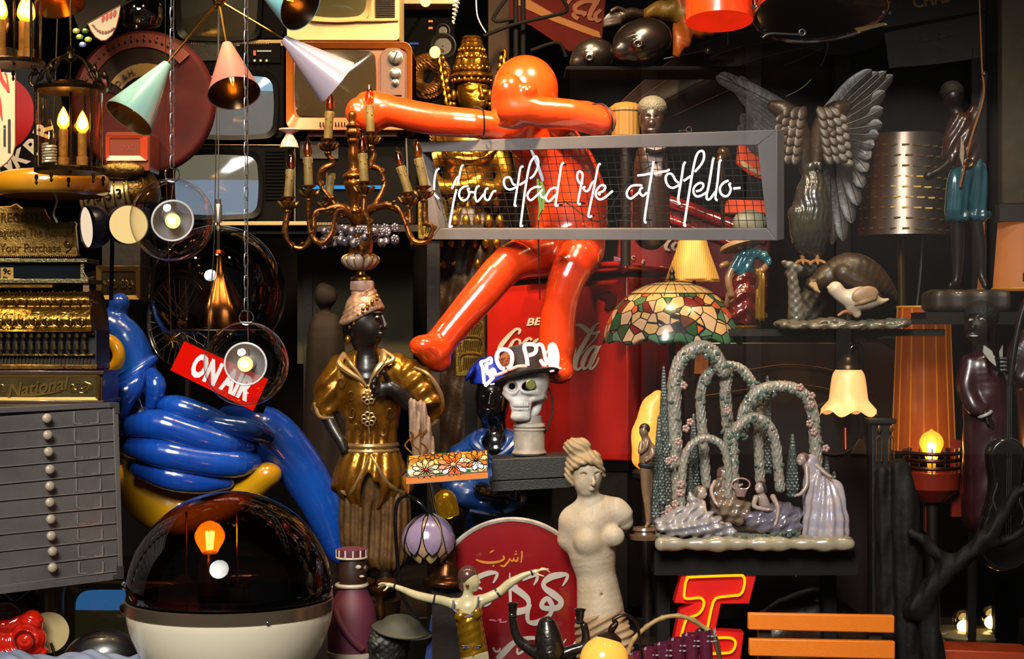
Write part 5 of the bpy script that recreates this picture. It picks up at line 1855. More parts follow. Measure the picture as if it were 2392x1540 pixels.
s.e((1144,882,4),(48,50,52),rot=(0,0,-10)).e((1150,915,0),(60,30,60),2,neg=True).e((1100,870,-40),(22,6,34),6,rot=(0,0,-60))
t.p('cap',s,mat('cap_blue','0c2a9c',.6))

# ================================================================ stained glass desk lamp
YL = -.06
t = T('desk_lamp','long half round stained glass desk lamp with orange and white flowers','table lamp',YL,1020,1290,d=20)
cy0,Rr = 1118,46
half = lambda x: 1100 + (x - 946) * -.075
mb = MB()
vs,fs = [],[]
N = 14
xs = [952,1000,1050,1100,1138]
surf = lambda x,a,e=0: (x,half(x) + 14 - (Rr + e) * math.sin(a) * .98,40 - (Rr + e) * 1.15 * math.cos(a))
for x in xs:
 for i in range(N + 1):
  vs.append(surf(x,math.pi * i / N))
for j in range(len(xs) - 1):
 for i in range(N):
  fs.append((j * (N + 1) + i,j * (N + 1) + i + 1,(j + 1) * (N + 1) + i + 1,(j + 1) * (N + 1) + i))
mb.add(vs,fs)
sh = t.p('glass_shade',mb,mosaic('lamp_amber_glass',['a8701c','b8842c','8c5a14','c0a060'],46,.05,.25),ang=180)
# petals laid on the curved glass: map a flat (x, y) drawn on the front to the surface
def onshade(x,y,e=1.5):
 v = (half(x) + 14 - y) / (Rr * .98)
 a = math.asin(max(-.2,min(.999,v)))
 return V(surf(x,a,e))
def flower(cx,cy,R,n,m,mc,nm,sq=.72,ph=0):
 mb = MB()
 mo = MB()
 for k in range(n):
  a = 2 * math.pi * k / n + ph
  P = []
  for j in range(10):
   b = 2 * math.pi * j / 10
   u,v = R * .56 + R * .44 * math.cos(b),R * math.sin(math.pi / n) * .72 * math.sin(b)
   P.append(onshade(cx + u * math.cos(a) - v * math.sin(a),cy + (u * math.sin(a) + v * math.cos(a)) * sq))
  mb.add(P,[tuple(range(10))])
  mo.tube([tuple(p) for p in P],1.0,n=4,sub=1,closed=True)
 pt = t.p(nm,mb,m,sh,label=nm.replace('_',' '))
 t.p('lead_line',mo,mat('lead_came','120e0a',.4,.5),pt)
 t.p('flower_centre',MB().ell(tuple(onshade(cx,cy,2)),(R * .17,R * .14,3),n=10,m=6),mc,pt)
MO_ = mat('orange_glass','c23410',.2,coat=.5,em=.12,var=(60,'d86a1c',.5))
MC_ = mat('cream_glass','b8a070',.2,coat=.5,em=.15,var=(40,'a8845c',.5))
MA_ = mat('amber_glass','b06c18',.2,coat=.5,em=.2,var=(40,'8c4c10',.5))
flower(1059,1086,38,11,MO_,MC_,'orange_petals')
flower(996,1098,33,10,MC_,mat('ruby_glass','7c0c10',.2,coat=.6),'cream_petals',ph=.2)
flower(1112,1076,30,9,MA_,mat('dark_glass','141018',.15),'amber_petals',ph=.3)
flower(1010,1064,24,9,MA_,MC_,'amber_petals',.5,.2)
mb = MB()
for x,y in ((1032,1108),(1092,1100),(1034,1064)):
 mb.add([onshade(x + 9 * math.cos(b),y + 5 * math.sin(b)) for b in [k * .785 for k in range(8)]],[tuple(range(8))])
t.p('green_glass',mb,mat('green_glass','1c5c28',.2,coat=.5,em=.1),sh)
end = [surf(952,math.pi * i / N) for i in range(N + 1)]
mb = MB().add([V(p) + V((-14 * math.sin(math.pi * i / N),0,0)) for i,p in enumerate(end)],[tuple(range(N + 1))])
t.p('end_panel',MB().lathe((952,half(952) + 14,40),[(.1,16),(24,14),(40,7),(46,0)],ax=(-1,0,0),up=(0,0,1),n=20,arc=(90,270),squash=1.15),MA_,sh,label='amber fan shaped end panel')
t.p('amber_border',MB().slab([(950,1114,-14),(1140,1100,-14),(1140,1115,-16),(950,1130,-16)],(0,0,3)),mat('amber_lit_glass','b45c10',.25,em=.22,emc='d8741c'),sh)
mb = MB()
for x in (952,1139):
 mb.tube([surf(x,math.pi * i / N,1) for i in range(N + 1)],2,n=6,sub=1)
mb.tube([(950,1114,-15),(1140,1100,-15)],1.4,n=5,sub=1).tube([(950,1130,-17),(1140,1116,-17)],1.6,n=5,sub=1).tube([(946,half(952) + 6,40),(938,1112,10),(936,1122,0)],2,n=6)
t.p('lead_frame',mb,_m['lead_came'],sh)
t.p('lamp_stem',MB().tube([(998,1110,50),(1002,1150,84),(1010,1200,106),(1036,1320,120),(1036,1560,120)],5,n=10),M_CHROME)
t = T('brass_shade_lamp','small bright brass lamp glowing yellow below the stained glass desk lamp','table lamp',.16,1052,1300)
t.p('brass_shade',MB().shell((1034,1146,0),[(8,0),(22,8),(28,30),(26,60)],2,ax=(.22,.97,0),n=32,sub=2),mat('shiny_brass','c8941c',.2,1.,em=.16,emc='e8a018'))
t.p('bulb',MB().ell((1048,1196,0),(16,16,16)),glow('bulb_yellow','ffb828',6))
t.p('stem',MB().tube([(1030,1146,10),(1050,1180,60),(1056,1500,60)],4,n=8),M_BRASS)

# ================================================================ lotus shade lamp
t = T('lotus_lamp','bronze lamp with a lotus shaped shade of lilac and cream shell petals','table lamp',-.03,1040,1560,d=10)
MPL = mat('lilac_shell','8c7688',.2,coat=.8,var=(16,'6a5a80',.6))
MPP = mat('peach_shell','a88468',.22,coat=.6,var=(16,'8c6c5c',.5))
MPC = mat('cream_shell','b89a5c',.25,coat=.6)
cx,cy = 1001,1254
prf = [(8,-54),(28,-46),(50,-26),(61,2),(58,28),(46,48)]
for row,(n_,m_,h0,h1,wd,e,ph) in enumerate(((8,MPL,-54,38,.37,3,.2),(8,MPP,-50,44,.40,0,.2 + math.pi / 8),(8,MPC,10,60,.36,-3,.2))):
 for k in range(n_):
  a0 = 2 * math.pi * k / n_ + ph
  vs,fs = [],[]
  R_ = 9
  edge = []
  for i in range(R_ + 1):
   v = i / R_
   h = h0 + (h1 - h0) * v
   r = np.interp(h,[p[1] for p in prf] + [62],[p[0] for p in prf] + [34]) + e
   hw = wd * (math.sin(math.pi * min(1,.12 + .88 * v * 1.0)) ** .5 if v > .5 else (.35 + .65 * math.sin(math.pi * v) ** .7)) if i < R_ else .02
   for u in (-1,-.5,0,.5,1):
    a = a0 + hw * u
    vs.append((cx + r * math.cos(a),cy + h,r * math.sin(a)))
   edge.append((vs[-5],vs[-1]))
  for i in range(R_):
   for j in range(4):
    fs.append((i * 5 + j,i * 5 + j + 1,(i + 1) * 5 + j + 1,(i + 1) * 5 + j))
  pt = t.p('shell_petal',MB().add(vs,fs),m_,ang=180)
  if math.sin(a0) < .5:
   t.p('lead_line',MB().tube([p[0] for p in edge] + [p[1] for p in edge[::-1]],1.3,n=5,sub=1,closed=True),_m['lead_came'],pt)
t.p('bulb',MB().ell((cx,cy + 8,0),16),glow('bulb_lotus','ffc470',1.6))
t.p('curved_arm',MB().tube([(1001,1200,0),(985,1180,0),(955,1160,10),(930,1170,20),(922,1210,24),(925,1290,26),(940,1400,26),(1000,1480,20),(1040,1500,20)],4.5,n=9),M_BLACKG)
mb = MB().lathe((1040,1362,20),[(52,-8),(54,0),(48,8),(36,14),(30,30),(24,44),(20,50),(20,66),(16,72)],ax=(.08,-1,0),n=32,sub=2)
mb.tube([(1034,1300,20),(1030,1250,30)],5).tube([(1010,1280,10,10),(1014,1310,12,11),(1022,1350,14,12)],n=10)
t.p('bronze_base',mb,mat('bronze','5a3418',.3,.9,var=(30,'2c180c',.5),bump=(90,.3)))
t.p('base_pillar',MB().box((1044,1460,30),(70,190,60)),M_DARKWOOD)

# ================================================================ white torso of a goddess
YV = -.06
M_MARB = mat('weathered_plaster','b0a294',.6,var=(9,'97805f',.5),bump=(110,.3))
t = T('goddess_torso','weathered white armless goddess statue with her hair in a bun','statue',YV,1390,1640)
s = S(2.6,10)
s.e((1372,1108,-4),(35,46,38)).e((1366,1126,-20),(24,26,20),10).e((1370,1148,-22),(12,9,12),8)
s.ch([(1380,1104,-36,3.5),(1385,1122,-44,4.5),(1384,1127,-44,5.5)],4).e((1380,1137,-36),(9,2.6,5),2).e((1380,1141,-36),(7,3,5),2)
for x,d in ((1362,-34),(1394,-30)):
 s.e((x,1106,d - 2),(9,5,6),3,neg=True).e((x,1107,d + 3),(7,4,5),1).ch([(x - 10,1101,d + 1,3),(x,1096,d - 3,3),(x + 9,1100,d + 2,3)],4)
s.ch([(1370,1140,0,23),(1376,1175,4,25),(1386,1200,8,40)],14)
s.ch([(1344,1216,10,36),(1390,1200,8,42),(1436,1196,6,34)],18).ch([(1452,1206,4,28),(1458,1220,8,22)],10).ch([(1338,1226,12,32),(1330,1262,16,28)],12)
s.ch([(1380,1230,12,58),(1384,1290,14,56),(1392,1340,14,47),(1398,1380,12,50),(1404,1440,12,56),(1404,1520,12,56)],18)
s.e((1372,1262,-34),(30,28,22),14).e((1432,1250,-30),(25,24,20),14)
s.e((1404,1384,-40),(3,4,10),3,neg=True).c((1356,1334,-34),(1396,1330,-44),2.5,2.5,4,neg=True).c((1396,1330,-44),(1436,1324,-28),2.5,2.5,4,neg=True)
t.p('body',s,M_MARB)
s = S(2.4,7)
s.e((1348,1046,6),(33,24,26)).e((1366,1080,8),(42,32,38)).ch([(1334,1078,6,12),(1332,1110,2,14),(1338,1130,2,9)],8).ch([(1336,1092,-26,7),(1356,1078,-38,8),(1378,1074,-40,8),(1400,1086,-30,8),(1408,1108,-10,7)],6)
s.disp(lambda x,y,z: 1.6 * np.sin((x * .8 - y) * .42 + np.sin(x * .1) * 2))
t.p('hair',s,mat('dusty_plaster','9a8464',.65,var=(20,'7c6244',.5),bump=(120,.3)))
s = S(3,12)
s.ch([(1406,1462,10,62),(1410,1520,6,62),(1416,1640,6,58)],12).ch([(1440,1470,-30,24),(1450,1490,-36,28),(1430,1600,-30,26)],10)
s.disp(lambda x,y,z: 3.4 * np.sin((y + (x - 1400) * .55 - .002 * (x - 1400) ** 2) * .34))
s.e((1380,1410,-30),(70,22,60),8,neg=True)
t.p('drapery',s,mat('plaster_drape','93795c',.6,var=(10,'6e5438',.5)))
t.p('base',MB().lathe((1404,1660,10),[(80,0),(80,40),(70,50)],n=32),M_MARB)

# ================================================================ dancer with outstretched arms
YD2 = -.18
MIV = mat('ivory_paint','c4b488',.35,coat=.3,var=(18,'94886a',.5))
t = T('dancer_figurine','ivory and gold dancer figurine with both arms stretched out sideways','figurine',YD2,1110,1640)
s = S(1.5,5)
s.e((1098,1354,0),(20,26,22)).e((1106,1362,-4),(14,16,15),6).e((1108,1376,-4),(9,6,8),4).ch([(1116,1350,-4,2.5),(1121,1361,-5,2.6)],3).e((1115,1369,-4),(5,2,5),2)
s.ch([(1096,1372,2,12),(1092,1392,2,12),(1094,1410,2,18)],8)
s.ch([(1062,1412,2,14),(1096,1420,2,24),(1120,1404,2,14)],8).ch([(1094,1420,2,26),(1100,1460,2,28),(1108,1520,2,30),(1112,1640,2,34)],8)
s.ch([(1062,1412,0,12),(1030,1402,-4,11),(1008,1398,-8,10.5),(972,1388,-14,9.5),(940,1374,-18,7),(920,1366,-20,5)],5)
s.ch([(1122,1404,0,12.5),(1150,1392,-4,12),(1170,1380,-6,11),(1190,1362,-10,10.5),(1220,1344,-14,7.5),(1240,1336,-16,5.2)],5)
s.e((1250,1333,-16),(10,5,7),4,rot=(0,0,-10)).e((910,1364,-20),(10,5.5,7),4,rot=(0,0,6))
for pts in ([(1256,1332,-22,2.5),(1266,1328,-24,2.2),(1276,1329,-22,1.9),(1284,1335,-20,1.6)],[(1257,1331,-18,2.5),(1270,1327,-18,2.2),(1281,1328,-15,1.8)],[(1257,1331,-14,2.3),(1268,1326,-12,2),(1278,1330,-9,1.6)],
   [(1255,1334,-11,2.1),(1266,1333,-8,1.8),(1272,1337,-6,1.5)],[(1250,1336,-20,2.6),(1262,1341,-24,2.2),(1270,1343,-25,1.8)],
   [(904,1361,-24,2.5),(894,1359,-26,2.2),(886,1362,-26,1.9)],[(903,1363,-20,2.5),(892,1365,-20,2.2),(885,1370,-19,1.8)],[(904,1364,-16,2.3),(894,1362,-13,2),(888,1366,-10,1.6)],
   [(904,1366,-14,2),(896,1369,-10,1.8),(890,1374,-8,1.5)],[(908,1368,-24,2.6),(902,1374,-27,2.2),(898,1376,-28,1.8)]):
 s.ch(pts,2,3)
t.p('body',s,MIV)
s = S(1.5,4)
s.e((1093,1346,3),(24,24,25)).e((1106,1364,-10),(18,18,24),2,neg=True).ch([(1080,1352,0,8),(1078,1372,0,6),(1084,1380,0,4)],5)
hr = t.p('hair',s,mat('brown_helmet_hair','5a3c34',.2,.4,coat=.7))
t.p('ear_ring',MB().ell((1092,1366,-20),(4,5,3),n=10,m=6),M_BRASS)
s = S(1.6,6)
s.ch([(1086,1436,0,27),(1097,1460,0,31),(1103,1500,0,32),(1109,1550,0,35),(1112,1640,0,39)],8).e((1076,1436,-20),(14,15,12),6).e((1114,1430,-20),(14,15,12),6)
s.e((1092,1404,-16),(22,26,40),3,neg=True)
s.disp(lambda x,y,z: .5 * np.sin(y * .3 + x * .15))
sw = t.p('leotard',s,mat('gold_leotard','a8790c',.24,.7,coat=.4,var=(14,'7c5408',.5)))
mb = MB()
for pts in ([(1060,1400),(1058,1416),(1066,1424),(1078,1432),(1096,1434),(1108,1426),(1116,1408),(1118,1392)],):
 for i,p in enumerate(cr(pts,8)):
  mb.ell((p[0],p[1],-26),2.2,n=6,m=5)
  mb.ell((p[0] * .96 + 1094 * .04,p[1] + 3,-28),2,n=6,m=5)
for i in range(26):
 mb.ell((1082 + 1.6 * i,1504 + (5 if i % 5 in (1,2,3) else 0) - (4 if i % 5 == 2 else 0),-30),2.6,n=6,m=5)
t.p('bead_trim',mb,mat('pewter_beads','4a4050',.3,.7),sw)
for c,ax,r in (((1014,1400,-8),(1,.2,0),11),((922,1367,-20),(1,.3,0),6.5),((1163,1384,-6),(1,-.7,0),12),((1242,1335,-16),(1,-.35,0),6.5)):
 t.p('bracelet',MB().ring(c,r,2.4,ax=ax,n=20,k=6),_m['pewter_beads'])
t.p('skirt_panel',MB().prism([(1058,1540),(1140,1516),(1160,1640),(1050,1640)],-34,-28),mat('cream_silk','8c7c60',.4),bev=1)

# ================================================================ dark bust holding two candle sockets
YQ = -.28
MDK = mat('dark_bronze','141212',.3,.5,coat=.4,var=(30,'2a2018',.4),bump=(120,.3))
t = T('candle_bust','dark bronze bust with a tall headdress and two raised candle sockets','candle holder',YQ,1280,1660)
s = S(2,6)
s.ch([(1278,1462,0,22),(1281,1490,0,31),(1284,1520,0,36)],8).e((1284,1528,-6),(30,34,30)).e((1284,1528,-36),(4,9,8),4)
s.ch([(1284,1560,0,20),(1284,1600,0,50),(1284,1660,0,60)],14)
t.p('bust',s,MDK)
s = S(2,5)
s.ch([(1262,1532,0,15),(1238,1516,0,14),(1216,1500,0,12),(1206,1484,0,11),(1200,1460,0,10),(1196,1438,0,9)],6)
s.ch([(1306,1532,0,15),(1336,1520,0,13),(1360,1512,0,12),(1368,1500,0,11),(1368,1480,0,9),(1364,1462,0,9)],6)
t.p('curved_arms',s,MDK)
for x,y in ((1196,1410),(1352,1424)):
 t.p('candle_socket',MB().lathe((x + 2,y + 34,0),[(7,0),(12,4),(8,9),(9,14),(11,30),(14,33),(14,35),(10,34),(9,20)],ax=(.03 if x > 1300 else 0,-1,0),n=20),MDK)

# ================================================================ maroon capped figure, dark cap figure, black cloth
t = T('fez_figure','flat sided maroon bellboy figure with a striped cap and white collar bands','figurine',.0,820,1640,d=20)
t.p('head',MB().lathe((822,1372,20),[(30,0),(34,20),(32,50),(30,66)],n=28,sub=2),mat('brown_face','2a1812',.4))
t.p('nose',MB().ell((852,1330,8),(8,9,8)),_m['brown_face'])
t.p('cap',MB().lathe((820,1307,20),[(35,0),(36,4),(36,22),(24,25),(.1,25)],n=28),mat('maroon_cloth','4c1428',.6))
mb = MB()
for k in range(12):
 a = math.radians(k * 30 + 10)
 mb.box((820 + 35.5 * math.cos(a),1296,20 + 35.5 * math.sin(a)),(4,20,4))
mb.ring((820,1305,20),35,3,ax=(0,-1,0),n=28).ring((820,1370,20),35,5,ax=(0,-1,0),n=28)
t.p('white_bands',mb,mat('band_white','9c9080',.5))
t.p('tunic',MB().lathe((822,1524,20),[(58,-4),(58,40),(54,96),(38,136),(32,152)],n=36,sub=3),_m['maroon_cloth'])
t.p('hem_band',MB().lathe((822,1536,20),[(58,0),(60,2),(60,12),(57,14)],n=36),_m['band_white'])
t.p('legs',MB().lathe((822,1640,20),[(50,0),(54,104)],n=28),mat('navy_cloth','10141c',.6))
t.p('arm',MB().tube([(786,1420,-30,9),(800,1450,-44,9),(830,1490,-46,9),(850,1510,-40,8)],n=9),_m['maroon_cloth'])
mb = MB().ell((838,1324,-10),(7,5,3)).ell((846,1346,-8),(6,3,3))
t.p('painted_features',mb,_m['band_white'])
t = T('capped_figure','dark figure bending its head under a grey green flat cap beside the maroon figure','figurine',.0,930,1650,d=0)
s = S(3,8)
s.e((905,1500,0),(52,48,44)).ch([(900,1540,10,50),(900,1650,10,60)],14).e((880,1500,-30),(18,18,18),8)
s.disp(lambda x,y,z: 2.5 * np.sin(x * .3) * np.sin(y * .33) * np.sin(z * .3))
t.p('curly_head',s,mat('dark_curls','14100e',.5,bump=(80,.8)))
t.p('cap',MB().lathe((938,1468,-10),[(64,-4),(66,0),(52,8),(40,22),(20,30),(3,33)],ax=(.12,-1,-.15),n=32,sub=2),mat('cap_olive','3a3a30',.6,var=(12,'26261e',.5)))
t.p('cap_brim',MB().lathe((940,1472,-14),[(70,0),(72,3),(40,5)],ax=(.16,-1,-.2),n=32,squash=.8),_m['cap_olive'])
t.p('blue_strap',MB().slab([(1008,1436,-10),(1022,1436,-10),(1010,1560,-10),(990,1560,-10)],(0,0,4)),mat('strap_blue','0c2460',.5))
t = T('table_stand','small gold turned stand between the maroon figure and the dark cap','stand',.06,888,1560)
t.p('turned_column',MB().lathe((888,1560,0),[(30,0),(12,20),(12,90),(8,110),(12,130),(9,160),(26,180),(28,188)],n=24,sub=2),mat('old_gilt','5c3810',.35,.8,var=(20,'3a1c08',.5)))

# ================================================================ glowing ball lamp, basket, I-shaped neon letter, orange slats
t = T('ball_lamp','glowing cream glass ball lamp at the bottom edge with a dark cap','lamp',-.34,1411,1600)
t.p('glass_ball',MB().ell((1411,1543,0),57,n=40,m=24),mat('ball_glass','c89040',.12,coat=1.,em=.85,emc='ffb440'),ang=180)
mb = MB().lathe((1424,1494,10),[(30,-6),(28,4),(16,12),(8,16)],ax=(.2,-1,0),n=28)
mb.tube([(1426,1482,10,7),(1432,1468,10,9),(1440,1458,10,6),(1434,1450,10,5),(1452,1440,10,4),(1470,1442,14,4),(1490,1466,20,3.5),(1500,1540,24,3),(1500,1620,24,3)],n=9)
t.p('cap_and_arm',mb,mat('brown_metal','2a1812',.35,.6))
t.p('foot',MB().lathe((1411,1640,0),[(50,0),(46,10),(20,20),(22,44)],n=28),_m['brown_metal'])
YW = -.30
t = T('basket','basket with an arched bamboo handle holding plaid blue and red glasses','basket',YW,1585,1640)
mb = MB()
hp = [(1466,1530),(1478,1498),(1500,1474),(1530,1452),(1560,1441),(1590,1440),(1620,1450),(1650,1470),(1662,1476)]
q = cr([p + (0,6) for p in hp],5)
mb.tube([(p[0],p[1],0,5.5 + (1.6 if i % 6 == 0 else 0)) for i,p in enumerate(q)],n=10,sub=1)
t.p('handle',mb,mat('bamboo','a88a54',.45,var=(30,'7c5c30',.5)))
mb = MB().tube([(1660,1474,0),(1672,1510,-6),(1684,1560,-6),(1690,1600,0)],4,n=8).tube([(1664,1476,0),(1678,1500,10),(1688,1560,10)],3,n=8)
t.p('handle_end',mb,mat('dark_bamboo','4a3a20',.5))
MPX = mat('plaid_glass','3a1c34',.12,coat=1.,var=(60,'6c1428',.6))
for i in range(6):
 x,y = 1492 + 32 * i,1524 - 11 * i
 g = t.p('glass',MB().shell((x,y + 90,0),[(14,0),(20,90)],1.5,ax=(-.1,-1,-.05),n=24),MPX,label='plaid blue and red glass')
 mb = MB()
 for dy in (14,26):
  for k in range(12):
   a = 2 * math.pi * k / 12
   mb.ell((x - 1 + 20.4 * math.cos(a),y + dy + 2 * math.cos(a),20.4 * math.sin(a)),(4,2.4,2),n=6,m=4)
 for k in range(6):
  a = 2 * math.pi * k / 6 + .3
  mb.box((x + 20 * math.cos(a),y + 7,20 * math.sin(a)),(3,12,3))
 t.p('painted_links',mb,mat('pale_links','8c8a90',.4),g)
t.p('basket_body',MB().shell((1580,1660,0),[(80,0),(108,70)],4,ax=(-.1,-1,0),n=32,squash=.4),_m['dark_bamboo'])

YI2 = -.02
t = T('neon_letter','red letter shaped box sign outlined by a yellow orange neon tube','neon sign',YI2,1640,1640)
poly = [(1597,1325),(1770,1330),(1750,1411),(1684,1411),(1671,1474),(1738,1478),(1722,1600),(1560,1600),(1575,1490),(1588,1426),(1620,1412),(1575,1409)]
t.p('letter_box',MB().prism(poly,0,46),mat('neon_box_red','b80c06',.4,em=.10,emc='ff1a08'),bev=1)
st_ = [(1600,1360),(1605,1350),(1612,1347),(1720,1343),(1735,1346),(1738,1358),(1734,1378),(1726,1388),(1712,1390),(1678,1394),(1668,1400),(1662,1414),(1652,1462),(1650,1480),(1656,1488),(1700,1488),(1714,1494),(1716,1506),(1708,1520),(1690,1524),(1640,1526)]
mb = MB().tube([p + (-12,) for p in st_],3.0,n=8,sub=4)
mb.tube([p + (-12,) for p in [(1600,1360),(1597,1388),(1600,1396),(1612,1397),(1632,1395),(1641,1400),(1643,1410),(1638,1424),(1628,1434),(1612,1440),(1604,1444),(1598,1456),(1588,1495),(1580,1560)]],3.0,n=8,sub=4)
t.p('neon_tube',mb,glow('neon_amber','ff9a08',2.6))
mb = MB()
for x,y in ((1600,1362),(1735,1376),(1641,1402),(1654,1456),(1596,1462),(1714,1500)):
 mb.tube([(x,y,-11),(x,y,2)],2.4,n=6,sub=1)
t.p('tube_support',mb,M_BLACK)
t = T('orange_bench','bright orange slatted bench back at the bottom of the window','bench',-.2,1920,1690)
MOB = mat('orange_lacquer','e8780c',.5,var=(4,'d86c08',.5),bump=(200,.1))
pb = Pl(-.2,(1748,1430,-.2),(2090,1440,-.2),(1750,1540,-.2))
for y0,y1 in ((1433,1472),(1493,1533),(1555,1596)):
 dy = (y0 - 1433) * .02
 t.p('slat',MB().prism([(1748 + dy * 2,y0),(2090 + dy,y0 + 6),(2090 + dy,y1 + 8),(1748 + dy * 2,y1)],0,20,pb),MOB,bev=3)
for x in (1790,2050):
 t.p('upright',MB().box((x,1560,32),(30,240,22)),mat('bench_black','0c0a09',.5))
t = T('carpet_bag','brown leather gladstone bag with a curved steel handle behind the orange bench','bag',.25,1860,1600)
s = S(5,24)
s.ch([(1800,1470,0,50),(1900,1440,0,66),(1980,1474,0,48)],20).b((1890,1540,0),(130,90,56),30,30)
s.disp(lambda x,y,z: 3 * np.sin(x * .05) * np.sin(y * .06))
t.p('leather_body',s,mat('old_leather','2c180c',.4,coat=.2,var=(10,'160c06',.5),bump=(60,.4)))
t.p('handle',MB().tube([(1856,1345,-20,4),(1862,1322,-24,6),(1890,1314,-26,6),(1920,1318,-24,6),(1932,1330,-20,4)],n=9),M_CHROME)
t.p('clasp',MB().ell((1900,1392,-66),(10,5,5)),M_STEEL)
one('display_plinth','dark wooden plinth under the porcelain garden group','plinth',.02,MB().box((1760,1310,120),(470,56,330)),mat('plinth_black','080606',.7,var=(8,'100b0c',.4),spec=.2))
mb = MB()
for x in (1560,1960):
 t = T('plinth_post','dark post carrying the %s end of the plinth of the porcelain group' % ('basket' if x < 1700 else 'right hand' if 0 else 'bench'),'post',.02,x,1660,d=100)
 t.p('post_body',MB().box((x,1500,140),(30,324,60)),_m['plinth_black'])

# ================================================================ porcelain garden group
YGG = .0
MARC = mat('grey_green_porcelain','6f7c74',.32,coat=.5,var=(40,'8f7668',.5),bump=(70,1.0))
MTRK = mat('bark_porcelain','4a5450',.3,coat=.5,var=(50,'2a2c28',.5),bump=(90,1.0))
t = T('porcelain_group','large porcelain group of four ladies on a base below flowered garden arches','porcelain figurine',YGG,1760,1282,d=10)
mb = MB()
poly = [(1524,1262),(1532,1250),(1560,1244),(1980,1246),(1990,1254),(1984,1268),(1940,1274),(1800,1276),(1700,1280),(1560,1284),(1536,1280)]
s = S(3,10)
s.b((1756,1262,40),(230,15,130),14,2)
s.disp(lambda x,y,z: 2.4 * np.sin(x * .05) + 1.5 * np.sin(x * .13 + z * .1))
t.p('base',s,mat('glazed_stone','7c7468',.3,coat=.5,var=(14,'9a8c70',.5)))
rnd = random.Random(2)
MFL = mat('porcelain_blossom','8a7c74',.3,coat=.6,var=(90,'a06c64',.4))
MLF = mat('porcelain_leaf','56665c',.3,coat=.5,var=(60,'3a463c',.5))
arches = [  # left foot, top-left, apex, right, right foot with depth and radius
 ([(1592,1215),(1582,1060),(1578,960),(1582,880),(1602,832),(1640,812),(1672,826),(1694,868)],40,17),
 ([(1658,1140),(1650,1030),(1644,950),(1650,896),(1676,864),(1706,856),(1740,864),(1766,896),(1780,950),(1782,1040),(1786,1130)],70,12),
 ([(1706,868),(1702,920),(1706,980),(1712,1040),(1716,1110)],60,14),
 ([(1735,1010),(1742,960),(1766,922),(1800,906),(1850,906),(1884,926),(1902,966),(1908,1040),(1912,1100)],20,14),
 ([(1716,1150),(1712,1060),(1716,1010),(1742,982),(1768,976),(1796,996),(1812,1040),(1822,1140)],0,12),
 ([(1590,1180),(1594,1100),(1606,1050),(1634,1026),(1664,1026),(1690,1048),(1700,1100),(1700,1160)],-10,9.5),
]
for P,d,r in arches:
 s = S(2.6,3)
 s.ch([p + (d,r) for p in P])
 s.disp(lambda x,y,z: 1.5 * np.sin(x * .55) * np.sin(y * .3 + z * .4) + 1.0 * np.sin(y * .22 + x * .9))
 ar = t.p('arch',s,MARC if r < 15 else MARC)
 q = cr(P,4)
 mb = MB()
 for i in range(int(len(q) * 1.6)):
  p = q[rnd.randrange(len(q))]
  if p[1] < 1100 and r > 10:
   x,y = p[0] + rnd.uniform(-r,r),p[1] + rnd.uniform(-4,r + 6)
   mb.ell((x,y,d - r + rnd.uniform(-2,3)),(rnd.uniform(3,6),rnd.uniform(3,8),3),rotm(0,0,rnd.uniform(0,180)),n=6,m=4)
 if mb.v:
  t.p('ivy',mb,MLF,ar,kind='stuff')
for x,y in ((1574,1070),(1600,1000),(1595,900),(1560,1075),(1588,1130),(1700,960),(1706,1020),(1714,1040),(1724,1010),(1896,946),(1892,990),(1902,1010),(1930,1048),(1560,1186),(1550,1200),(1588,1150),(1870,905),(1610,985),(1582,1030),(1712,1060),(1897,925),(1575,1175)):
 mb = MB()
 for k in range(5):
  a = 2 * math.pi * k / 5
  mb.ell((x + 5 * math.cos(a),y + 5 * math.sin(a),-22 if x < 1650 else 4),(4.6,4.6,2.6),n=7,m=5)
 t.p('blossom',mb,MFL)
mb = MB()
def cypress(x,y,h,r,d):
 m_ = MB()
 N = int(h / 7)
 for i in range(N):
  u = i / N
  rr = r * (1 - u) ** .8 * (1 if u > .06 else .7) + 1
  for k in range(7):
   a = 2 * math.pi * (k + .5 * (i % 2)) / 7
   m_.ell((x + rr * math.cos(a) * .8,y - h * u,d + rr * math.sin(a) * .8),(rr * .42 + 1.4,6,rr * .42 + 1.4),n=6,m=4)
 m_.lathe((x,y,d),[(r * .7,0),(r * .6,h * .5),(1,h)],n=8)
 return m_
for x,y,h,r,d in ((1553,1200,345,16,30),(1540,1190,220,14,10),(1528,1220,180,12,-6),(1562,1120,200,12,60),(1715,1080,190,14,90),(1630,1160,190,13,90),(1806,1110,230,13,90),(1856,1160,145,15,30),(1940,1180,110,12,50),(1956,1180,76,9,40),(1614,1200,120,14,40),(1930,1180,150,10,80)):
 t.p('cypress',cypress(x,y,h,r,d),MTRK)
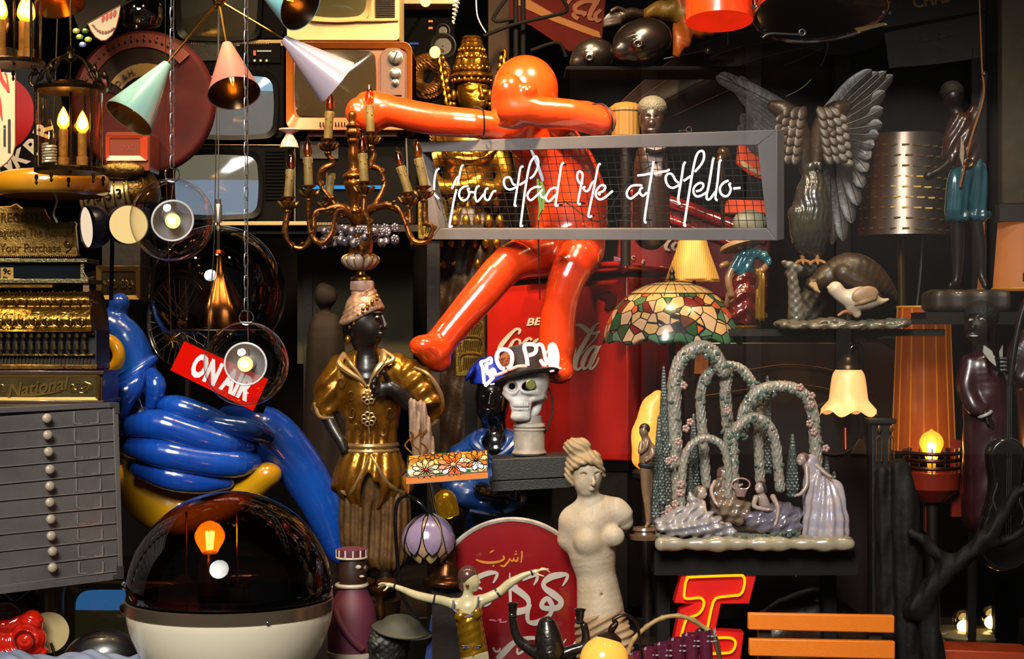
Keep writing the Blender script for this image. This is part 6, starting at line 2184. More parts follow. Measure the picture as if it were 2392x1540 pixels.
def lady(name,head,hd,torso,arms,skirtS,skirtm,hairm,look):
 s = S(1.7,4)
 hx,hy,hz = head
 s.e(head,(hd,hd * 1.2,hd)).e((hx + look * hd * .35,hy + hd * .5,hz - hd * .5),(hd * .5,hd * .5,hd * .5),3).e((hx + look * hd * .85,hy + hd * .2,hz - hd * .7),(2,3,3),2)
 s.ch(torso,5)
 for a_ in arms:
  s.ch(a_,3)
  p = a_[-1]
  b_ = a_[-2]
  v = V((p[0] - b_[0],p[1] - b_[1])).normalized()
  for j in (-1,0,1):
   s.c(p[:3],(p[0] + v.x * 7 + j * 2.2 * v.y,p[1] + v.y * 7 - j * 2.2 * v.x,p[2]),1.8,1.2,1)
 bd = t.p(name,s,mat('bisque_skin','9a857c',.35,coat=.4,var=(20,'86726a',.4)))
 s = S(1.7,4)
 s.e((hx - look * hd * .3,hy - hd * .25,hz + 3),(hd * 1.1,hd * 1.1,hd * 1.1)).e((hx + look * hd * .8,hy + hd * .5,hz - hd * .7),(hd * .9,hd,hd * .9),2,neg=True).e((hx - look * hd * 1.0,hy + hd * .4,hz),(hd * .5,hd * .6,hd * .5),4)
 t.p('hair',s,hairm,bd)
 t.p('dress',skirtS,skirtm,bd)
MH1,MH2,MH3 = mat('hair_chestnut','5c4234',.3,coat=.5),mat('hair_grey_brown','54483e',.3,coat=.5),mat('hair_dark','2c2830',.3,coat=.6)
MW1 = mat('white_lustre','94908c',.22,.1,coat=1.,var=(20,'7c7688',.5))
s = S(2.2,10)
s.e((1610,1226,-30),(84,30,60)).ch([(1562,1222,-20,28),(1614,1206,-30,30),(1690,1238,-40,18),(1712,1246,-40,10)],14).ch([(1622,1180,-20,18),(1616,1166,-16,15)],8)
s.disp(lambda x,y,z: 3.2 * np.sin(x * .22 + y * .08 + np.sin(y * .1) * 2) + 2.2 * np.sin(y * .35 + x * .06))
lady('lady_lying',(1636,1150,-20),13,[(1634,1158,-18,5),(1626,1172,-16,11),(1620,1186,-16,12)],[[(1640,1172,-26,6),(1644,1196,-44,5.5),(1666,1212,-60,4.5),(1680,1216,-62,4)],[(1612,1172,-14,6),(1602,1184,-26,5),(1600,1186,-30,4)]],s,MW1,MH2,1)
s = S(2.2,10)
s.e((1706,1186,20),(46,36,46)).ch([(1682,1150,10,16),(1690,1170,14,28),(1730,1200,10,30)],12).ch([(1684,1128,6,14),(1680,1146,8,14)],6)
s.disp(lambda x,y,z: 2.4 * np.sin(x * .24 + y * .14) + 1.6 * np.sin(y * .3))
lady('lady_sitting',(1692,1106,0),12,[(1692,1114,2,5),(1688,1126,4,10),(1684,1140,6,12)],[[(1670,1126,0,5.5),(1660,1146,-14,5),(1666,1168,-30,4),(1672,1176,-34,4)],[(1700,1126,4,5.5),(1716,1140,0,5),(1728,1134,-4,4)]],s,mat('brown_lustre','5c4a3c',.25,coat=.8,var=(16,'7c6858',.5)),MH1,1)
s = S(2.2,10)
s.e((1816,1206,4),(60,34,46)).ch([(1760,1214,-16,24),(1810,1224,-30,26),(1850,1228,-20,20)],12)
s.disp(lambda x,y,z: 2.6 * np.sin(x * .2 + y * .12) + 1.8 * np.sin(y * .3 + x * .1))
lady('lady_kneeling',(1774,1140,-6),12,[(1776,1150,-4,5),(1780,1164,-2,12),(1788,1186,0,14)],[[(1764,1162,-12,7),(1758,1180,-26,5.5),(1780,1186,-40,4.5),(1790,1186,-44,4)],[(1804,1160,-10,7),(1812,1184,-34,5),(1806,1210,-50,4),(1802,1220,-54,4)]],s,mat('violet_lustre','4c4858',.22,coat=1.,var=(14,'6a6270',.5)),MH3,-1)
s = S(2.4,12)
s.ch([(1900,1106,0,20),(1914,1150,4,36),(1928,1200,4,50),(1928,1236,4,56)],12).e((1950,1160,10),(26,36,30),14).ch([(1894,1080,-2,17),(1900,1100,0,17)],6).e((1930,1266,4),(80,20,80),2,neg=True)
s.disp(lambda x,y,z: 2.4 * np.sin(np.arctan2(z,x - 1925) * 12 + y * .02) + .8 * np.sin(y * .157))
lady('lady_standing',(1872,1074,-8),13,[(1876,1082,-6,6),(1888,1092,-4,14),(1896,1106,0,14)],[[(1882,1090,-14,6.5),(1880,1130,-26,5.5),(1866,1150,-32,4.5),(1856,1154,-34,4)],[(1904,1086,-10,6.5),(1926,1106,-20,5),(1936,1112,-24,4)]],s,mat('pink_lustre','a89892',.28,coat=.6,var=(50,'8c88a0',.3)),MH1,-1)
mb = MB().shell((1728,1158,-20),[(10,0),(17,18)],2,n=16).ring((1728,1130,-20),14,2,n=20,squash=1.5)
t.p('flower_basket',mb,MFL)
mb = MB()
for i in range(46):
 x = 1690 + 3.6 * i
 mb.ell((x,1244 + 4 * math.sin(i) + 8 * math.sin(i * .07 + 1),-66 + 6 * math.cos(i * 2)),(6,5,5),rotm(0,0,i * 40),n=6,m=4)
for i in range(12):
 mb.ell((1532 + 8 * i,1244 + 24 * min(1,i / 4) + 3 * math.sin(i * 2),-60),(8,6,6),rotm(0,0,i * 40),n=6,m=4)
t.p('flower_garland',mb,MLF,kind='stuff')

t = T('youth_figurine','small bronze coloured nude youth figurine standing before the glowing salt lamp','figurine',-.04,1510,1238)
s = S(1.8,5)
s.e((1504,1008,0),(11,15,12)).ch([(1506,1020,2,6),(1510,1034,2,12),(1508,1070,2,15),(1510,1094,2,13)],6)
s.ch([(1507,1095,0,12),(1508,1140,0,10.5),(1512,1180,2,8),(1514,1224,2,5)],5).ch([(1514,1095,8,11),(1516,1140,12,9),(1516,1180,14,7),(1518,1222,12,5)],5)
s.ch([(1498,1036,-4,5.5),(1494,1056,-12,5),(1508,1044,-18,4.5),(1512,1030,-16,4)],3).ch([(1522,1040,0,5.5),(1524,1062,-8,5),(1508,1076,-16,4)],3)
s.ch([(1512,1226,0,4),(1508,1230,-12,4)],2)
b_ = t.p('body',s,mat('tan_bronze','84644a',.35,coat=.3,var=(20,'54402e',.5)))
t.p('hair',MB().ell((1506,1002,2),(13,13,13)),mat('brown_hair','241610',.4),b_)
t.p('loincloth',MB().ring((1510,1088,2),13,7,ax=(.1,-1,0),n=20),mat('black_cloth','0c0a0a',.6),b_)
t.p('base',MB().lathe((1506,1252,0),[(34,-8),(36,2),(26,4),(24,10),(30,14),(28,20),(10,21)],n=28,sub=1),mat('striped_base','5c4430',.3,coat=.5))
t.p('shelf_arm',MB().box((1500,1262,60),(64,6,110)),M_BLACK)
s = S(3.4,12)
s.ch([(1510,1070,0,34),(1512,1010,0,36),(1524,950,0,26),(1532,930,0,18)],10)
s.disp(lambda x,y,z: 3 * np.sin(x * .11 + 1) * np.sin(y * .05) + .8 * np.sin(z * .1 + y * .1))
t = T('salt_lamp','glowing orange rock salt lamp between the red cooler and the cypresses','lamp',.22,1512,1110)
sm = mat('glowing_salt','e09a4c',.4,em=.95,emc='ff8c28',bump=(40,.6))
t.p('salt_block',s,sm)
t.p('stand',MB().lathe((1512,1500,0),[(40,0),(12,14),(12,370),(34,384),(36,396),(30,404)],n=24),M_DARKWOOD)

# ================================================================ Tiffany style lamp and the small silk shade
YTF = .22
t = T('leaded_lamp','domed leaded glass lamp with cream panes above red flowers and green leaves','table lamp',YTF,1570,1258)
mb = MB()
prf = cr([(14,142),(50,136),(92,118),(128,86),(150,48),(163,8),(160,0)],5)
n_ = 96
vs,fs = [],[]
for j,(r,h) in enumerate(prf):
 for k in range(n_):
  a = 2 * math.pi * k / n_
  wob = 1 + (.012 * math.sin(a * 13) + .012 * math.sin(a * 7 + 1)) * max(0,(60 - h) / 60)
  vs.append((1558 + 12 + r * wob * math.cos(a),800 - h + (5 * math.sin(a * 13) + 3 * math.sin(a * 7)) * max(0,(20 - h) / 20),r * wob * math.sin(a)))
for j in range(len(prf) - 1):
 for k in range(n_):
  l = (k + 1) % n_
  fs.append((j * n_ + k,(j + 1) * n_ + k,(j + 1) * n_ + l,j * n_ + l))
t.p('glass_dome',MB().add(vs,fs),None or mosaic('dome_glass',['1c3c20','2c5030','3c5c48','24442c','a08468','1c3820','4a2418','2c4c34','9c7c60'],34,.045,.06,
 (.49,.60,['a07c4c','5c100c','2c5030','9c4420','b08c58','5c140c','a8845c','a08054'])),ang=180)
mb = MB()
for k in range(24):
 a = 2 * math.pi * k / 24
 mb.tube([(1570 + (r + 1) * math.cos(a),800 - h,(r + 1) * math.sin(a)) for r,h in prf[:14:3]],1,n=4,sub=1)
for r,h in (prf[6],prf[11]):
 mb.ring((1570,800 - h,0),r + 1,1.1,ax=(0,-1,0),n=64,k=5)
t.p('lead_lines',mb,_m['lead_came'])
vs2 = MB()
t.p('cream_crown_panes',MB().lathe((1570,800,0),[(r + .5,h) for r,h in prf[:12]][::-1],n=64),mat('cream_panes','a8905c',.25,coat=.4,em=.05,var=(20,'9c7c50',.5)),ang=180)
mb = MB().lathe((1558 + 12,664,0),[(30,-12),(48,-18),(30,-4),(14,4),(6,8),(8,14),(5,22),(7,28),(2,36),(.1,44)],n=24,sub=2)
t.p('bronze_finial',mb,mat('dark_bronze_cap','1c1610',.4,.7))
mb = MB().tube([(1570,1255,0),(1570,690,0)],8,n=12,sub=1)
mb.tube([(1606,800,-30),(1608,880,-30)],1.6,n=5,sub=1)
t.p('pole',mb,_m['dark_bronze_cap'])
t.p('base',MB().lathe((1570,1258,0),[(40,0),(38,8),(24,16),(12,40)],n=28),_m['dark_bronze_cap'])
t = T('silk_shade_lamp','small lamp with a glowing pleated cream silk shade below the neon sign','table lamp',.56,1622,798)
MSS = mat('silk_shade','b89048',.6,em=.38,emc='ffa030',wave=(60,.3,'X'))
t.p('silk_shade',MB().shell((1618,655,0),[(62,0),(52,30),(38,70),(30,100)],2,n=56,flute=(6,.03),sub=3),MSS)
mb = MB().ring((1618,654,0),61,2.4,ax=(0,-1,0),n=56).ring((1618,556,0),30,2,ax=(0,-1,0),n=40)
t.p('braid_trim',mb,mat('shade_braid','8a6420',.6,em=.1,emc='c88430'))
t.p('bulb',MB().ell((1618,600,0),16),glow('bulb_shade','ffc060',9))
t.p('socket',MB().lathe((1622,650,0),[(8,-4),(9,16),(8,32)],n=14),M_BLACK)
t.p('stem',MB().tube([(1622,646,6),(1622,780,6)],4,n=8,sub=1),M_BLACK)
t.p('base',MB().lathe((1622,798,6),[(40,0),(36,6),(10,12),(8,26)],n=24),M_BLACK)

# ================================================================ right side: shelf, figures and birds
YR2 = .18
one('display_shelf','dark wooden shelf board carrying the bird group and the girl in the red skirt','shelf',YR2,MB().box((1930,777,60),(520,16,260)),M_DARKWOOD)
t = T('sideboard','dark carved wooden cabinet with arched gold lines behind the garden arches','cabinet',.50,1870,1180,d=100)
t.p('carcass',MB().box((1865,1125,100),(530,650,180)),mat('mahogany_dark','1e0e0c',.35,coat=.3,var=(7,'100706',.5)),bev=3)
mb = MB()
for dy,r in ((0,0),(46,0)):
 mb.tube([(1640,880 + dy,4),(1760,862 + dy,4),(1850,852 + dy,4),(1960,870 + dy,4),(2040,920 + dy,4)],2,n=5,sub=6)
t.p('inlay_lines',mb,mat('inlay','5a3a1c',.4,.5))
t.p('fan_ornament',MB().prism([(1985,1060),(2004,1024),(2018,1024),(2026,1062)],-8,4),mat('fan_bronze','5c4424',.4,.7),bev=2)
t.p('glowing_slit',MB().tube([(1975,1000,2),(1976,1050,2)],1.6,n=5,sub=1),glow('slit_orange','ff5a10',1.2))
t.p('ring_ornament',MB().ring((1950,1000,2),62,3,n=48,k=6),mat('ring_wood','2c1a12',.4))
t.p('playing_card',MB().box((1638,850,-6),(32,48,3),rotm(0,0,3)),mat('card_brown','5c2c14',.6,var=(60,'8c5420',.4)))

t = T('girl_figurine','porcelain girl in a turquoise blouse and dark red skirt holding a yellow sash','figurine',YR2,1735,768,d=0)
s = S(1.8,5)
s.e((1738,570,0),(20,18,20)).ch([(1736,584,0,8),(1728,600,0,14)],6).ch([(1716,616,-8,10),(1700,650,-14,9),(1706,690,-20,8)],5).ch([(1694,618,-16,8),(1684,622,-22,7)],4)
s.ch([(1790,620,-10,8),(1776,634,-26,8)],4).ch([(1704,690,-10,10),(1700,712,-4,9)],4)
b_ = t.p('body',s,mat('tan_porcelain','8c6c4c',.3,coat=.5,var=(20,'6c4c30',.4)))
s = S(1.8,6)
s.ch([(1740,594,0,16),(1740,620,0,22),(1734,640,0,18)],8).ch([(1752,590,-2,13),(1782,598,-8,12),(1792,616,-12,10)],6).ch([(1726,604,-6,12),(1712,628,-12,9)],6)
s.disp(lambda x,y,z: 1.4 * np.sin(x * .3 + y * .2))
t.p('blouse',s,mat('turquoise_glaze','2c6c7c',.2,coat=1.,var=(20,'1c4c5c',.4)),b_)
s = S(2,6)
s.ch([(1738,640,4,22),(1734,690,4,34),(1732,740,4,38)],8).e((1732,766,4),(80,10,80),2,neg=True)
s.disp(lambda x,y,z: 2.4 * np.sin(y * .16 + np.abs(x - 1745) * -.1) + 1.2 * np.sin(x * .25))
t.p('skirt',s,mat('oxblood_glaze','5c1008',.2,coat=1.,var=(14,'3c0a06',.4)),b_)
s = S(1.8,4)
s.ch([(1768,634,-30,7),(1776,660,-32,10),(1772,700,-28,12),(1774,740,-26,13)],4)
s.disp(lambda x,y,z: 1.8 * np.sin(x * .7))
t.p('sash',s,mat('gold_glaze','8c6818',.2,.5,coat=.6),b_)
t.p('hat',MB().lathe((1728,566,0),[(50,-12),(46,-2),(24,4),(20,18),(10,22)],ax=(-.25,-1,.2),n=32,sub=2),mat('straw_hat','8c6c44',.5,bump=(200,.4)),b_)
t.p('base',MB().lathe((1734,770,4),[(40,0),(42,6),(36,10)],n=28),mat('gilt_base','6c4c18',.3,.7))

# bird with raised wings
t = T('winged_bird','large brown glazed bird with both wings raised, standing behind the perforated shade','bird figurine',.20,1890,768,d=0)
MBR = mat('brown_feather_glaze','38240f',.45,coat=.05,var=(14,'1a110a',.5),bump=(60,.4))
MFE = mat('dark_feather_glaze','2e2117',.45,coat=.05,var=(9,'0f1218',.55),bump=(90,.3))
s = S(2.4,8)
s.ch([(1896,398,0,16),(1898,420,0,26),(1896,470,0,42),(1894,530,4,48),(1900,580,10,30),(1906,604,16,14)],10).ch([(1860,500,-16,22),(1866,560,-14,20),(1872,590,-12,8)],8).ch([(1886,396,-8,12),(1904,386,-18,10),(1912,396,-22,5)],4)
s.disp(lambda x,y,z: .8 * np.sin(x * .5 + np.sin(y * .1) * 1.5))
b_ = t.p('body',s,mat('olive_body_glaze','383218',.3,coat=.5,var=(11,'20222c',.6),bump=(40,.3)))
WT = ((-1,(1874,330),[(1674,176),(1684,168),(1700,172),(1716,176),(1732,174),(1748,196),(1752,222),(1736,262),(1728,290),(1742,304),(1790,340)]),
 (1,(1914,324),[(2040,160),(2056,166),(2074,164),(2090,172),(2072,210),(2068,250),(2066,286),(2058,312),(2048,338),(2040,366),(2032,398),(2022,436),(2010,478),(1996,520),(1976,562),(1950,570)]))
for s_,r0,tips in WT:
 s = S(2.6,6)
 s.ch([(r0[0] - 8 * s_,400,10,12),(r0[0] + s_ * 4,310,12,24),(r0[0] + s_ * 34,262,14,24),(r0[0] + s_ * 66,244,20,13)],8).ch([(r0[0] + s_ * 24,310,14,34),(r0[0] + s_ * 46,334,16,26)],8)
 w_ = t.p('wing',s,MBR,b_)
 n_ = len(tips)
 for i,(x,y) in enumerate(tips):
  u = i / (n_ - 1)
  bx,by = r0[0] + s_ * (30 + 22 * math.sin(u * 3)),258 + u * 110
  mx,my = bx + (x - bx) * .55 + s_ * 10 * math.sin(u * 3),by + (y - by) * .5 - 10 + 22 * u
  mb = MB().tube([(bx,by,22 + i * 1.5,20),(mx,my,26 + i * 1.5,21),(x - (x - mx) * .22,y - (y - my) * .22,22 + i,13),(x,y,18 + i,2)],n=8,flat=.16)
  mb.tube([(bx,by,18 + i * 1.5,1.6),(mx,my,22 + i * 1.5,1.4),(x,y,17 + i,.8)],n=5)
  t.p('flight_feather',mb,MFE,w_)
 for r in range(6):
  for c in range(4):
   x,y = r0[0] + s_ * (2 + 15 * c + 3 * r),266 + 21 * r - 10 * c + 4 * c * c + 5 * (c % 2)
   t.p('covert_feather',MB().ell((x,y,-15 + 1.5 * c - r),(11,19,3),rotm(-16,0,s_ * (-22 - 14 * c)),n=10,m=7),MBR,w_)
mb = MB()
for x in (1872,1906):
 mb.tube([(x,590,-8,6),(x + 2,612,-10,5)],n=7)
 for k in (-1,0,1):
  mb.tube([(x + 2,608,-10,4),(x + 14 * k,614,-24,4),(x + 20 * k,620,-28,1.5)],n=6)
t.p('feet',mb,mat('tan_claw','8c6438',.4),b_)
s = S(3,8)
s.ch([(1850,640,0,16),(1880,630,0,18),(1920,640,10,20),(1900,700,10,34),(1880,750,10,40)],12)
s.disp(lambda x,y,z: 3 * np.sin(x * .2) * np.sin(y * .16))
t.p('stump',s,mat('dark_stump','2a2018',.6,var=(16,'16100c',.5),bump=(60,.5)))

# duck, duckling and rocky base
t = T('duck_group','brown duck with a small white duckling and a white bird on a rocky porcelain base','bird figurine',.10,1960,768)
s = S(3,8)
for i in range(13):
 s.e((1828 + 23 * i,756 + 3 * math.sin(i),-6 + 6 * math.sin(i * 2)),(20,9 + 3 * math.sin(i * 1.7),34))
s.b((1962,763,0),(144,5,44),4,4)
s.disp(lambda x,y,z: 2.5 * np.sin(x * .14) * np.sin(z * .2 + y * .3))
t.p('rock_base',s,mat('rock_glaze','6c5c4c',.35,coat=.4,var=(22,'33403a',.55)))
s = S(2.4,10)
s.ch([(1936,650,40,30),(1990,630,40,42),(2040,645,40,36),(2090,680,40,14),(2104,700,40,4)],14).ch([(1936,650,36,26),(1912,660,20,20),(1900,664,10,17)],8).ch([(1972,640,8,22),(2020,668,6,20),(2060,700,14,8)],8)
d_ = t.p('duck',s,MBR)
t.p('duck_beak',MB().tube([(1900,664,-4,8),(1904,676,-14,6),(1912,684,-18,2)],n=8),mat('cream_beak','9c7c58',.35),d_,label='cream open beak')
t.p('duck_beak',MB().tube([(1894,664,-2,7),(1898,672,-12,4)],n=8),_m['cream_beak'],d_)
t.p('duck_legs',MB().tube([(1990,690,36),(1990,750,36)],9,n=8),MBR,d_)
MWB = mat('cream_duckling','c8bcac',.4,coat=.2,var=(9,'ac8c68',.5))
s = S(1.8,7)
s.ch([(1948,676,-20,18),(1962,690,-20,17),(1990,706,-20,20)],8).e((2008,698,-20),(40,28,26),10).ch([(2030,704,-20,16),(2056,704,-20,7),(2070,700,-20,3)],8).ch([(1986,718,-20,14),(1998,734,-20,10)],6).ch([(1930,672,-22,3),(1938,674,-22,9)],4)
d2 = t.p('duckling',s,MWB)
s = S(1.8,4)
s.e((2012,690,-42),(32,20,7),rot=(0,0,-14)).ch([(1990,712,-40,4),(2010,706,-44,5),(2034,698,-42,4)],3)
t.p('wing',s,mat('duckling_wing','94785a',.4,var=(20,'7c5c3c',.4)),d2)
t.p('foot',MB().tube([(1996,734,-22,6),(1970,728,-26,4),(1952,738,-28,3)],n=7),mat('foot_orange','94603a',.4),d2)
s = S(2,6)
s.ch([(1834,616,0,8),(1848,622,0,11),(1866,628,0,10)],6).e((1832,614,-4),(7,6,6),3).ch([(1850,640,2,12),(1856,680,6,14),(1862,740,10,20)],6)
s.disp(lambda x,y,z: 1.4 * np.sin(x * .3) * np.sin(y * .3))
t.p('white_bird',s,mat('mottled_white','7c7468',.4,coat=.4,var=(24,'44443c',.5)))

# perforated metal shade on a stand
t = T('perforated_lamp','steel lamp shade pierced with rows of slots, on a thin brass post','lamp',.52,2112,800,d=0)
m = mat('brushed_steel','8c7c70',.32,.9,var=(3,'6c5c54',.4))
mb = MB().shell((2112,552,0),[(110,0),(109,6),(92,234),(90,236)],2,n=64)
sh = t.p('steel_shade',mb,m)
for r in range(9):
 for k in range(12):
  a = math.pi * (k + .5 + .3 * (r % 2)) / 12.5
  y = 348 + 24 * r
  R_ = 92.5 + (552 - 236 + 236 - (552 - y)) * 0 + (y - 316) * .075 + .6
  x,d = 2112 - R_ * math.cos(a),-R_ * math.sin(a)
  g = (3 <= r <= 6 and 4 <= k <= 7)
  t.p('slot',MB().box((x,y - 4 * math.cos(a),d),(15 * math.sin(a) + 2,3.4,2),rotm(0,math.degrees(a) - 90 if 0 else 0,0)),glow('slot_glow','e8b858',.8) if g else mat('slot_dim','6c5428',.4,.6),sh)
t.p('post',MB().tube([(2104,556,0),(2108,796,0)],10,n=14,sub=1),mat('dull_brass_post','4c3c20',.35,.8))
t.p('pull_cord',MB().tube([(2152,556,-10),(2148,640,-8),(2140,720,-4)],3,n=6),M_STEEL)
t.p('bulb',MB().ell((2112,450,0),18),glow('bulb_perf','ffc878',5))
t.p('foot',MB().lathe((2108,800,0),[(50,0),(60,10),(14,20)],n=28),m)

# fisherman figure
t = T('angler_figurine','dark figurine in turquoise rolled trousers and red jacket raising a long rod','figurine',.16,2250,690)
s = S(2.2,7)
s.e((2226,226,0),(24,28,25)).ch([(2228,250,0,12),(2240,278,2,20)],8).ch([(2270,300,0,12),(2290,240,-4,10),(2298,190,-8,9),(2296,176,-10,9)],6).ch([(2216,380,-10,12),(2190,400,-24,10),(2166,412,-30,9)],6).e((2160,414,-30),(10,10,9),5)
s.ch([(2236,500,0,16),(2238,580,4,15),(2236,640,2,11),(2230,664,-2,10),(2216,668,-18,8)],6).ch([(2278,500,4,15),(2292,580,6,13),(2294,640,6,9),(2300,668,-8,8)],6)
b_ = t.p('body',s,M_SKIN)
s = S(2,4)
s.e((2224,214,2),(27,26,27))
s.disp(lambda x,y,z: 2.8 * np.sin(x * .8) * np.sin(y * .8) * np.sin(z * .8))
s.e((2220,236,-20),(16,18,14),3,neg=True)
t.p('hair',s,mat('black_curls','12100d',.7,spec=.3),b_)
s = S(2.4,8)
s.ch([(2244,290,0,30),(2250,340,2,36),(2262,386,4,34)],10).ch([(2226,300,-8,18),(2216,350,-10,18),(2218,376,-12,14)],8).ch([(2262,290,0,18),(2276,262,0,15)],6)
s.disp(lambda x,y,z: 1.8 * np.sin(x * .25 + y * .15))
t.p('jacket',s,mat('maroon_jacket_glaze','3c140e',.3,coat=.5,var=(14,'241810',.5)),b_)
t.p('shirt_front',MB().prism([(2236,322),(2244,352),(2240,396),(2232,370)],-38,-30),mat('shirt_cream','8c7c6c',.5),b_,bev=1)
s = S(2.4,7)
s.ch([(2262,392,2,32),(2240,430,0,28),(2232,490,0,26)],8).ch([(2274,396,4,30),(2284,440,6,26),(2286,492,6,22)],8).ch([(2222,506,-2,14),(2246,508,-14,12),(2262,504,-4,10)],5).ch([(2268,504,-8,11),(2296,506,-6,12),(2306,500,6,10)],5)
s.disp(lambda x,y,z: 1.8 * np.sin(x * .3 + y * .02))
t.p('trousers',s,mat('turquoise_trouser_glaze','1c5664',.28,coat=.6,var=(12,'123844',.4)),b_)
t.p('rod',MB().tube([(2232,440,-40,3),(2258,330,-36,3),(2292,230,-20,2.5),(2290,160,-14,2),(2286,20,-10,1.6),(2284,-40,-10,1.4)],n=6),mat('bamboo_rod','7c4c20',.4),b_)
t.p('reel',MB().ring((2252,384,-40),9,3,ax=(0,0,1),n=16).tube([(2246,372,-44),(2240,350,-50)],2),M_GOLD,b_)
s = S(3,8)
s.b((2258,704,6),(92,26,60),16,6)
s.disp(lambda x,y,z: 2 * np.sin(x * .12) * np.sin(z * .15))
t.p('rock_base',s,mat('dark_rock','1c1814',.5,coat=.3,var=(16,'3a2c20',.4)))
one('angler_stand','dark stacked wooden blocks and shelf under the angler figurine','stand',.16,MB().box((2260,738,0),(230,16,150)).box((2250,752,0),(280,12,150)).box((2330,752,120),(20,12,240)).box((2330,1150,230),(20,800,20)),M_DARKWOOD)

# lampshades on the right
t = T('drum_shade_lamp','lamp with a dim amber parchment drum shade cut by the right edge','table lamp',.36,2380,760)
t.p('parchment_shade',MB().shell((2384,676,0),[(98,0),(88,156)],2,n=48),mat('parchment','a0602c',.6,em=.22,emc='f08030',var=(8,'8c5024',.5)))
t.p('rim_trim',MB().ring((2384,520,0),89,3,ax=(0,-1,0),n=48).ring((2384,676,0),99,2,ax=(0,-1,0),n=48),mat('trim_gold','a06a20',.4,.4,em=.25,emc='f0a030'))
t.p('stem',MB().tube([(2384,700,0),(2384,900,0)],8,n=10,sub=1),M_DBRASS)
t.p('base',MB().lathe((2384,920,0),[(60,0),(50,10),(12,30)],n=24),M_DBRASS)
t = T('red_glass_panel','narrow red lit panel above the parchment drum shade','panel',.55,2360,500)
t.p('panel',MB().box((2356,478,0),(90,30,10)),mat('red_lit','6c1808',.3,em=.22,emc='ff4010'))
t.p('shelf',MB().box((2356,500,20),(110,8,60)),M_DARKWOOD)
YCL = .20
t = T('stained_panel_lamp','tall orange stained panel lamp with a lit edison bulb in front of it','lamp',YCL,2180,1520)
mp = [mat('stain_panel_%d' % i,c,.25,coat=.5,em=e,emc='e8680c',var=(9,c2,.5)) for i,(c,c2,e) in enumerate((('8c3c0c','5c2408',.16),('b0640c','8c2c08',.3),('94340a','b87414',.26),('ac5c10','842408',.3)))]
for i in range(7):
 a0,a1 = math.radians(180 + 25.7 * i),math.radians(180 + 25.7 * (i + 1))
 q = []
 for a,R_,y in ((a0,62,716),(a1,62,716),(a1,76,1060),(a0,76,1060)):
  q.append((2186 + R_ * math.cos(a),y,120 + R_ * math.sin(a)))
 t.p('stained_panel',MB().slab(q,(0,0,3)),mp[(i * 3 + 1) % 4])
 t.p('ridge',MB().tube([q[0],q[3]],1.8,n=5,sub=1),mat('ridge_amber','a05c14',.3,em=.25,emc='f09020'))
t.p('back_panel',MB().lathe((2186,1060,120),[(76,0),(62,344)],n=28,arc=(0,180),up=(0,0,-1)),mp[0])
t.p('top_rim',MB().ring((2186,716,120),62,3,ax=(0,-1,0),n=40),mat('rim_amber','9c6018',.4,em=.2,emc='e0a030'))
for y in (1056,1072,1090):
 t.p('guard_ring',MB().ring((2180,y,10),64,4.5,ax=(0,-1,-.04),n=48,k=8),mat('dark_copper','3a1c14',.35,.8))
mb = MB()
for k in range(6):
 a = math.radians(200 + 28 * k)
 mb.tube([(2180 + 62 * math.cos(a),1046,10 + 62 * math.sin(a)),(2180 + 62 * math.cos(a),1104,10 + 62 * math.sin(a))],1.5,n=5,sub=1)
t.p('guard_rods',mb,M_STEEL)
t.p('red_bowl',MB().lathe((2180,1142,10),[(30,-30),(56,-6),(62,0),(63,38),(60,40)],n=40),mat('copper_red','6c1c0c',.3,coat=.5))
t.p('red_leg',MB().box((2178,1190,20),(28,110,20)).box((2240,1120,30),(22,180,16)),_m['copper_red'])
b_ = t.p('edison_bulb',MB().lathe((2172,1102,-16),[(9,0),(10,20),(16,38),(27,62),(27,74),(20,88),(8,95),(3,99),(.3,101)],n=28,sub=2),M_HALO)
mb = MB()
for k in range(8):
 a = k * .785
 mb.tube([(2172 + 7 * math.cos(a),1070,-16 + 7 * math.sin(a)),(2172 + 10 * math.cos(a + .4),1034,-16 + 10 * math.sin(a + .4))],1.4,n=5,sub=1)
t.p('filament',mb,glow('filament_orange','ffa838',60),b_)
t.p('glowing_core',MB().ell((2171,1052,-16),(9,20,9)),glow('edison_core','ffc860',34),b_)
t.p('support',MB().lathe((2180,1560,10),[(90,0),(80,12),(20,24),(14,300),(14,420)],n=28),M_DARKWOOD)

# musician with double bass
YJZ = .0
t = T('bass_player_figurine','smiling dark figurine in a maroon suit and white collar playing a double bass','figurine',YJZ,2310,1600)
s = S(2.4,8)
s.e((2290,760,0),(36,44,38)).e((2272,772,-20),(24,26,20),10).e((2262,765,-40),(6.5,5.5,6),5).e((2262,786,-32),(15,7,9),4).ch([(2300,790,0,20),(2306,830,4,24)],10)
s.e((2320,760,4),(6,12,8),4).e((2258,744,-30),(8,5,6),4,neg=True).e((2283,742,-34),(8,5,6),4,neg=True)
s.ch([(2318,850,-36,12),(2334,846,-42,9)],4)
for i in range(4):
 s.ch([(2322,838 + 9 * i,-46,5),(2338,838 + 9 * i,-50,4.5),(2342,842 + 9 * i,-44,4)],2,2)
s.ch([(2284,960,-34,12),(2300,984,-40,9),(2306,996,-42,6)],4).ch([(2290,962,-44,5),(2294,988,-50,4)],2)
b_ = t.p('body',s,mat('ebony_paint','180c08',.4,coat=.1,var=(16,'0c0605',.5),spec=.35))
s = S(2.6,4)
s.e((2294,738,6),(40,36,42)).e((2268,768,-24),(30,34,30),3,neg=True)
s.disp(lambda x,y,z: 3 * np.sin(x * .7) * np.sin(y * .7) * np.sin(z * .7))
t.p('hair',s,_m['black_curls'],b_)
